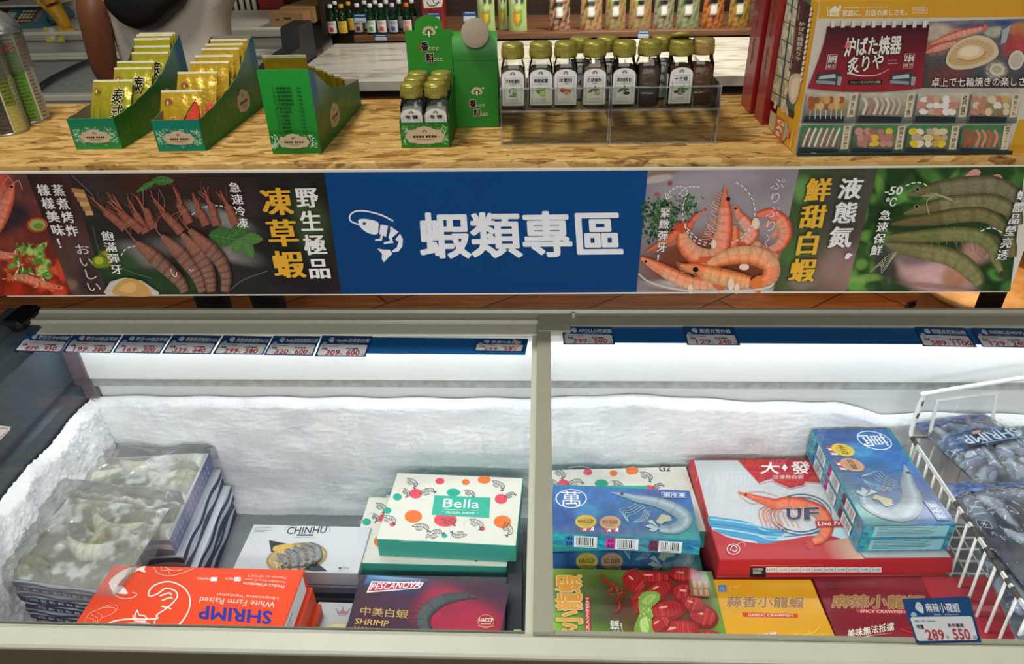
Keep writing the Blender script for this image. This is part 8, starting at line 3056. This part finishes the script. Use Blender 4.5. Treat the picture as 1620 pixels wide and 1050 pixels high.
def shrimp_bag(px, z, rot, W, D, label, seed, words=None, tone=('5f7894', '7f95ae', '40587a', '9cb0c4'), th=.04):
    c = UZ(*px, z)
    b = thing('shrimp_bag', tuple(c - A_((0, 0, th / 2))), label, 'bag')
    t = R(rot)
    u = A_((math.cos(t), math.sin(t), 0)); v = A_((-math.sin(t), math.cos(t), 0))
    tl = A_((0, -.10, 1.0))
    nx, ny = 90, 110
    U, Vv = np.meshgrid(np.linspace(-1, 1, nx), np.linspace(-1, 1, ny))
    e = (np.clip(1 - np.abs(U) ** 3, 0, 1) * np.clip(1 - np.abs(Vv) ** 4, 0, 1)) ** .6
    q = np.random.RandomState(seed)
    H = np.zeros_like(U); K = np.zeros(U.shape + (3,)); K[:] = lin('1c3350')
    for i in range(46):
        cx, cy, a_ = q.uniform(-.85, .85), q.uniform(-.85, .75), q.uniform(0, 3.14)
        lx, ly = q.uniform(.2, .34), q.uniform(.09, .14)
        dx, dy = U - cx, (Vv - cy)
        x_, y_ = dx * math.cos(a_) + dy * math.sin(a_), -dx * math.sin(a_) + dy * math.cos(a_)
        y_ = y_ + 1.2 * x_ * x_
        bb = np.clip(1 - (x_ / lx) ** 2 - (y_ / ly) ** 2, 0, 1) ** .5
        hgt = bb * q.uniform(.5, 1)
        m = hgt > H
        H = np.maximum(H, hgt)
        K = np.where(m[..., None], A_(lin(tone[q.randint(len(tone))])) * (.85 + .2 * bb[..., None]), K)  # shading painted into the lumps, edges darker than crowns
    nn = vnoise((U + 1) / 7, (Vv + 1) / 2, 8, seed)
    Z_ = th / 2 * e * (.7 + .35 * nn) + .010 * H * e + .004 * np.abs(vnoise((U + 1) / 7, (Vv + 1) / 2, 12, seed + 2) - .5)
    base = c + U[..., None] * u * W / 2 + Vv[..., None] * v * D / 2
    up = tl / np.linalg.norm(tl)
    g = G()
    g.grid(base + Z_[..., None] * up, np.clip(K, 0, 1), 0, True)
    g.grid((base - (th / 2 * e)[..., None] * up)[:, ::-1], A_(lin('4a5a6a')), 0, True)
    g.build('shrimp_filling', 'flesh', b)
    g = G()
    g.grid(base * 1.0 + (Z_ + .004 + .005 * np.abs(vnoise((U + 1) / 7, (Vv + 1) / 2, 13, seed + 7) - .5))[..., None] * up + (U[..., None] * u * .006 + Vv[..., None] * v * .010), None, 0, True)
    g.build('clear_film', 'film', b)
    # printed navy areas lie just over the film
    def strip(v0, v1, u0=-1, u1=1, col='1f4f98', d=.0062):
        gg = G()
        iu = np.linspace(u0, u1, 26); iv = np.linspace(v0, v1, 10)
        fx = lambda A, y, x: A[int(round((y + 1) / 2 * (ny - 1))), int(round((x + 1) / 2 * (nx - 1)))]
        gg.grid([[c + u * W / 2 * x * 1.03 + v * D / 2 * y * 1.05 + up * (fx(Z_, np.clip(y, -1, 1), np.clip(x, -1, 1)) + d) for x in iu] for y in iv], lin(col), 0, True)
        return gg
    g = strip(.72, 1.0)
    g.build('printed_header', 'foil', b)
    if words:
        g = strip(-.1, .32, -1, 1, '23476f')
        g.build('printed_band', 'foil', b)
        zc = float(Z_[ny // 2:ny // 2 + 20].max()) + .0085
        g = G()
        a = Art(g, c + up * zc, -u, -v, 0, mp=lambda p: p)
        a.text(words, (-W * .4, -D * .075), (W * .36, -D * .075), (-W * .4, D * .05), 'a9bccb', .012)
        a.line([(-W * .36, D * .066), (W * .2, D * .066)], .0016, '8fa4b8'); a.ell((W * .1, -D * .1), .012, .004, 'c08070', 10)
        g.build('bag_lettering', 'print', b)
    return b


shrimp_bag((1556, 712), .612, 14, .165, .19, 'bag of pale shrimp with large upside-down lettering lying uppermost at the back of the basket', 3, 'SHRIMP')
shrimp_bag((1612, 692), .575, -12, .15, .17, 'blue-topped bag of shrimp tucked behind the others in the basket', 6)
b_ = shrimp_bag((1640, 845), .605, 6, .19, .25, 'bag of bluish shrimp with a small snowflake mark, lying at the front of the basket', 11, None, ('66809c', '8fa3bd', '4c6486', 'aab8cc'))
g = G()
p = UZ(1556, 830, .632)
a = Art(g, (p[0], p[1], .634), A_((.98, -.2, 0)), A_((.2, .98, 0)), 0, mp=lambda q: q)
a.rect(-.0115, -.0085, .0115, .0085, '23303c'); a.frame(-.011, -.008, .011, .008, .0008, 'b9c4cc')
for i in range(3):
    t = i * math.pi / 3
    a.line([(-.006 * math.cos(t), -.006 * math.sin(t)), (.006 * math.cos(t), .006 * math.sin(t))], .0009, 'd4dce2')
for i in range(4):
    a.rect(.006 + i * .006, -.024 - i * .001, .0085 + i * .006, -.0205 - i * .001, 'b9707c' if i % 2 else '8a9aa8')
g.build('printed_mark', 'print', b_)
shrimp_bag((1660, 950), .555, -10, .16, .18, 'bag of shrimp low at the near corner of the basket', 14)

# ================================================================ price tags
M['tag'] = printed('coated_tag', 0.35, 0.3)


def zt1(x, y): return (x / 3.857, 480 + y / 3.857)
def zt2(x, y): return (400 + x / 3.522, 480 + y / 3.522)
def zt3(x, y): return (820 + x / 3.857, 480 + y / 3.857)
def zt4(x, y): return (1220 + x / 4.05, 480 + y / 4.05)


SL = A_((0, GY1 - GY0, GZ1 - GZ0)); SL = SL / np.linalg.norm(SL)
GN = np.cross((1, 0, 0), SL)


def fish_mark(a, f, cx, cy, s):
    a.blob([f(cx - s, cy - .1 * s), f(cx - .2 * s, cy - .62 * s), f(cx + .55 * s, cy - .5 * s), f(cx + .9 * s, cy - .05 * s), f(cx + .5 * s, cy + .5 * s), f(cx - .1 * s, cy + .3 * s)], 'cfdae6', 4)
    a.curve([f(cx - .1 * s, cy - .1 * s), f(cx + .2 * s, cy - .35 * s), f(cx + .6 * s, cy - .1 * s)], .6, '3f6a9a')
    a.blob([f(cx - 1.5 * s, cy + .55 * s), f(cx - .9 * s, cy + .25 * s), f(cx - .5 * s, cy + .5 * s), f(cx - 1.0 * s, cy + .75 * s)], '9cc0e0', 3)


def price_tag(quad, name, p1, p2, label, lid=0, d=0.0, sub=True, cut=None):
    """quad: the tag's corners tl, tr, br, bl where it lies on the sloping lid"""
    h = .0004 if lid == 0 else .0102
    O = A_((0, GY0, GZ0)) + GN * (h + d)
    pts = [hit(p, O, GN) for p in quad]
    g = G()
    g.prism([p + GN * .0012 for p in pts], GN * -.0012, '17406f')
    a = Art(g, O + GN * .0012, (1, 0, 0), SL)
    q0, q1, q2, q3 = [A_(p, float) for p in quad]

    def f(u, v):
        return tuple((q0 * (1 - u) + q1 * u) * (1 - v) + (q3 * (1 - u) + q2 * u) * v)
    a.poly([f(.0, .0), f(1, 0), f(1, .5), f(0, .5)], '1b4a80')
    a.poly([f(.03, .44), f(.055, .40), f(.945, .42), f(.965, .46), f(.965, .9), f(.945, .94), f(.055, .94), f(.03, .9)], 'd8dce2')
    n = len(name)
    x1 = min(.97, .34 + .095 * n)
    a.text(name, f(.31, .31), f(x1, .33), f(.31, .10), 'e6ecf4', .012)
    a.text('規格：250g±10%', f(.40, .39), f(.78, .40), f(.40, .345), 'c9d4e4')
    k = f(0.2, .22)
    w = float(np.linalg.norm(q1 - q0))
    fm = lambda x, y: f(x, y)
    ss = .075
    a.blob([f(.155, .2), f(.2, .08), f(.25, .1), f(.27, .2), f(.25, .33), f(.19, .28)], 'cfdae6', 4); a.curve([f(.19, .2), f(.215, .14), f(.25, .2)], .6, '3f6a9a'); a.blob([f(.05, .38), f(.09, .29), f(.14, .33), f(.13, .39)], '9cc0e0', 3)
    a.text('定價：NT$', f(.08, .53), f(.24, .535), f(.08, .47), '4a4e58'); a.line([f(.26, .505), f(.40, .51)], .8, '6a6e78')
    a.text('特價', f(.085, .68), f(.19, .685), f(.085, .575), '2a2e38', .015); a.text('多件優惠', f(.56, .66), f(.8, .665), f(.56, .575), '2a2e38', .015)
    a.text(p1, f(.19, .93), f(.46, .935), f(.19, .70), 'b3283c', .012); a.text('元', f(.48, .92), f(.525, .92), f(.48, .84), '5a4a58')
    a.text(p2, f(.60, .935), f(.60 + .085 * len(p2), .94), f(.60, .70), 'b3283c', .012); a.text('/2盒', f(.89, .93), f(.95, .93), f(.89, .85), '5a4a58')
    o = g.build('price_tag', 'tag', origin=tuple(np.mean(pts, 0)))
    tag(o, label, 'price tag')
    return o


def strip(pts, label, lid):
    O = A_((0, GY0, GZ0)) + GN * (.0002 if lid == 0 else .0098)
    P = [hit(p, O, GN) for p in pts]
    g = G()
    g.prism([p + GN * .0006 for p in P], GN * -.0006, '1a5f9f')
    tag(g.build('shelf_strip', 'tag', origin=tuple(np.mean(P, 0))), label, 'label strip')


LT = [((170, 180), (442, 188), (372, 298), (82, 291), '野生巨大4P草蝦', '499', '950'), ((450, 188), (742, 194), (676, 302), (384, 297), '野生6P極品草蝦', '199', '380'), ((757, 192), (1046, 196), (976, 305), (688, 300), '野生14P極品草蝦', '169', '300'), ((1058, 193), (1352, 198), (1284, 309), (990, 304), '液態氮英雄蝦21/25', '339', '640'), ((1366, 196), (1660, 204), (1606, 312), (1300, 308), '液態氮泰國蝦26/30', '299', '580')]
for i, (a_, b_, c_, d_, n_, p1, p2) in enumerate(LT):
    price_tag([zt1(*a_), zt1(*b_), zt1(*c_), zt1(*d_)], n_, p1, p2, ('slanted price tag reading 499 at the dark corner of the freezer, first of its row', 'second slanted price tag from the dark freezer corner, reading 199', 'third slanted price tag from the dark freezer corner, reading 169', 'fourth slanted price tag from the dark freezer corner, reading 339', 'fifth slanted price tag from the dark freezer corner, reading 299')[i])
price_tag([zt2(118, 182), zt2(378, 184), zt2(334, 290), zt2(62, 286)], 'Bella液態氮鮮甜白蝦', '320', '600', 'slanted price tag reading 320, just before the shiny-topped one')
strip([zt2(640, 188), zt2(1536, 197), zt2(1518, 286), zt2(625, 278)], 'long plain blue strip at the back of the lid beside the row of price tags', 0)
price_tag([zt2(388, 180), zt2(666, 184), zt2(628, 296), zt2(346, 294)], 'Apollo活凍熟白蝦', '309', '600', 'shiny-topped price tag reading 309 and 600, end of the row on the glass lid', 0, .0008)
o = price_tag([zt2(1248, 198), zt2(1524, 204), zt2(1506, 268), zt2(1232, 264)], '鮮凍中美白蝦', '299', '580', 'torn price tag with a peeled corner stuck on the long blue strip', 0, .0012)
g = G()
O = A_((0, GY0, GZ0)) + GN * .0034
pl = [hit(zt2(*p), O, GN) for p in cr([(1448, 200), (1472, 206), (1482, 226), (1472, 252), (1440, 264), (1462, 240), (1462, 222)], 5, True)]
g.prism([p + GN * .001 for p in pl], GN * -.001, 'd0b4a4')
g.build('peeled_corner', 'tag', o)
strip([zt3(262, 140), (1660, 519.5), (1662, 545.5), zt3(276, 238)], 'very long plain blue strip at the back of the second glass lid', 1)
price_tag([zt3(272, 141), zt3(575, 147), zt3(590, 250), zt3(275, 250)], 'APOLLO阿波羅', '299', '580', 'price tag beside the frame corner of the second lid', 1, .0008)
price_tag([zt3(1003, 142), zt3(1312, 147), zt3(1354, 256), zt3(1030, 254)], '嚴選台灣白蝦', '129', '240', 'price tag reading 129 and 240 alone in the middle of the long blue strip', 1, .0008)
price_tag([zt4(920, 152), zt4(1232, 158), zt4(1318, 280), zt4(972, 274)], '頓薩鳥尼熟白蝦', '589', '1100', 'price tag reading 589 and 1100 above the edge of the wire basket', 1, .0008)
price_tag([zt4(1282, 158), zt4(1600, 164), zt4(1700, 284), zt4(1352, 278)], '去殼蝦仁(SHRIMP)', '129', '240', 'price tag furthest along the second lid, past the one reading 1100', 1, .0008)
price_tag([(1427, 948), (1533, 944), (1552, 1016), (1450, 1018)], '麻辣小龍蝦', '289', '550', 'large price tag reading 289 on the lid over the dark red carton', 1, .0008)
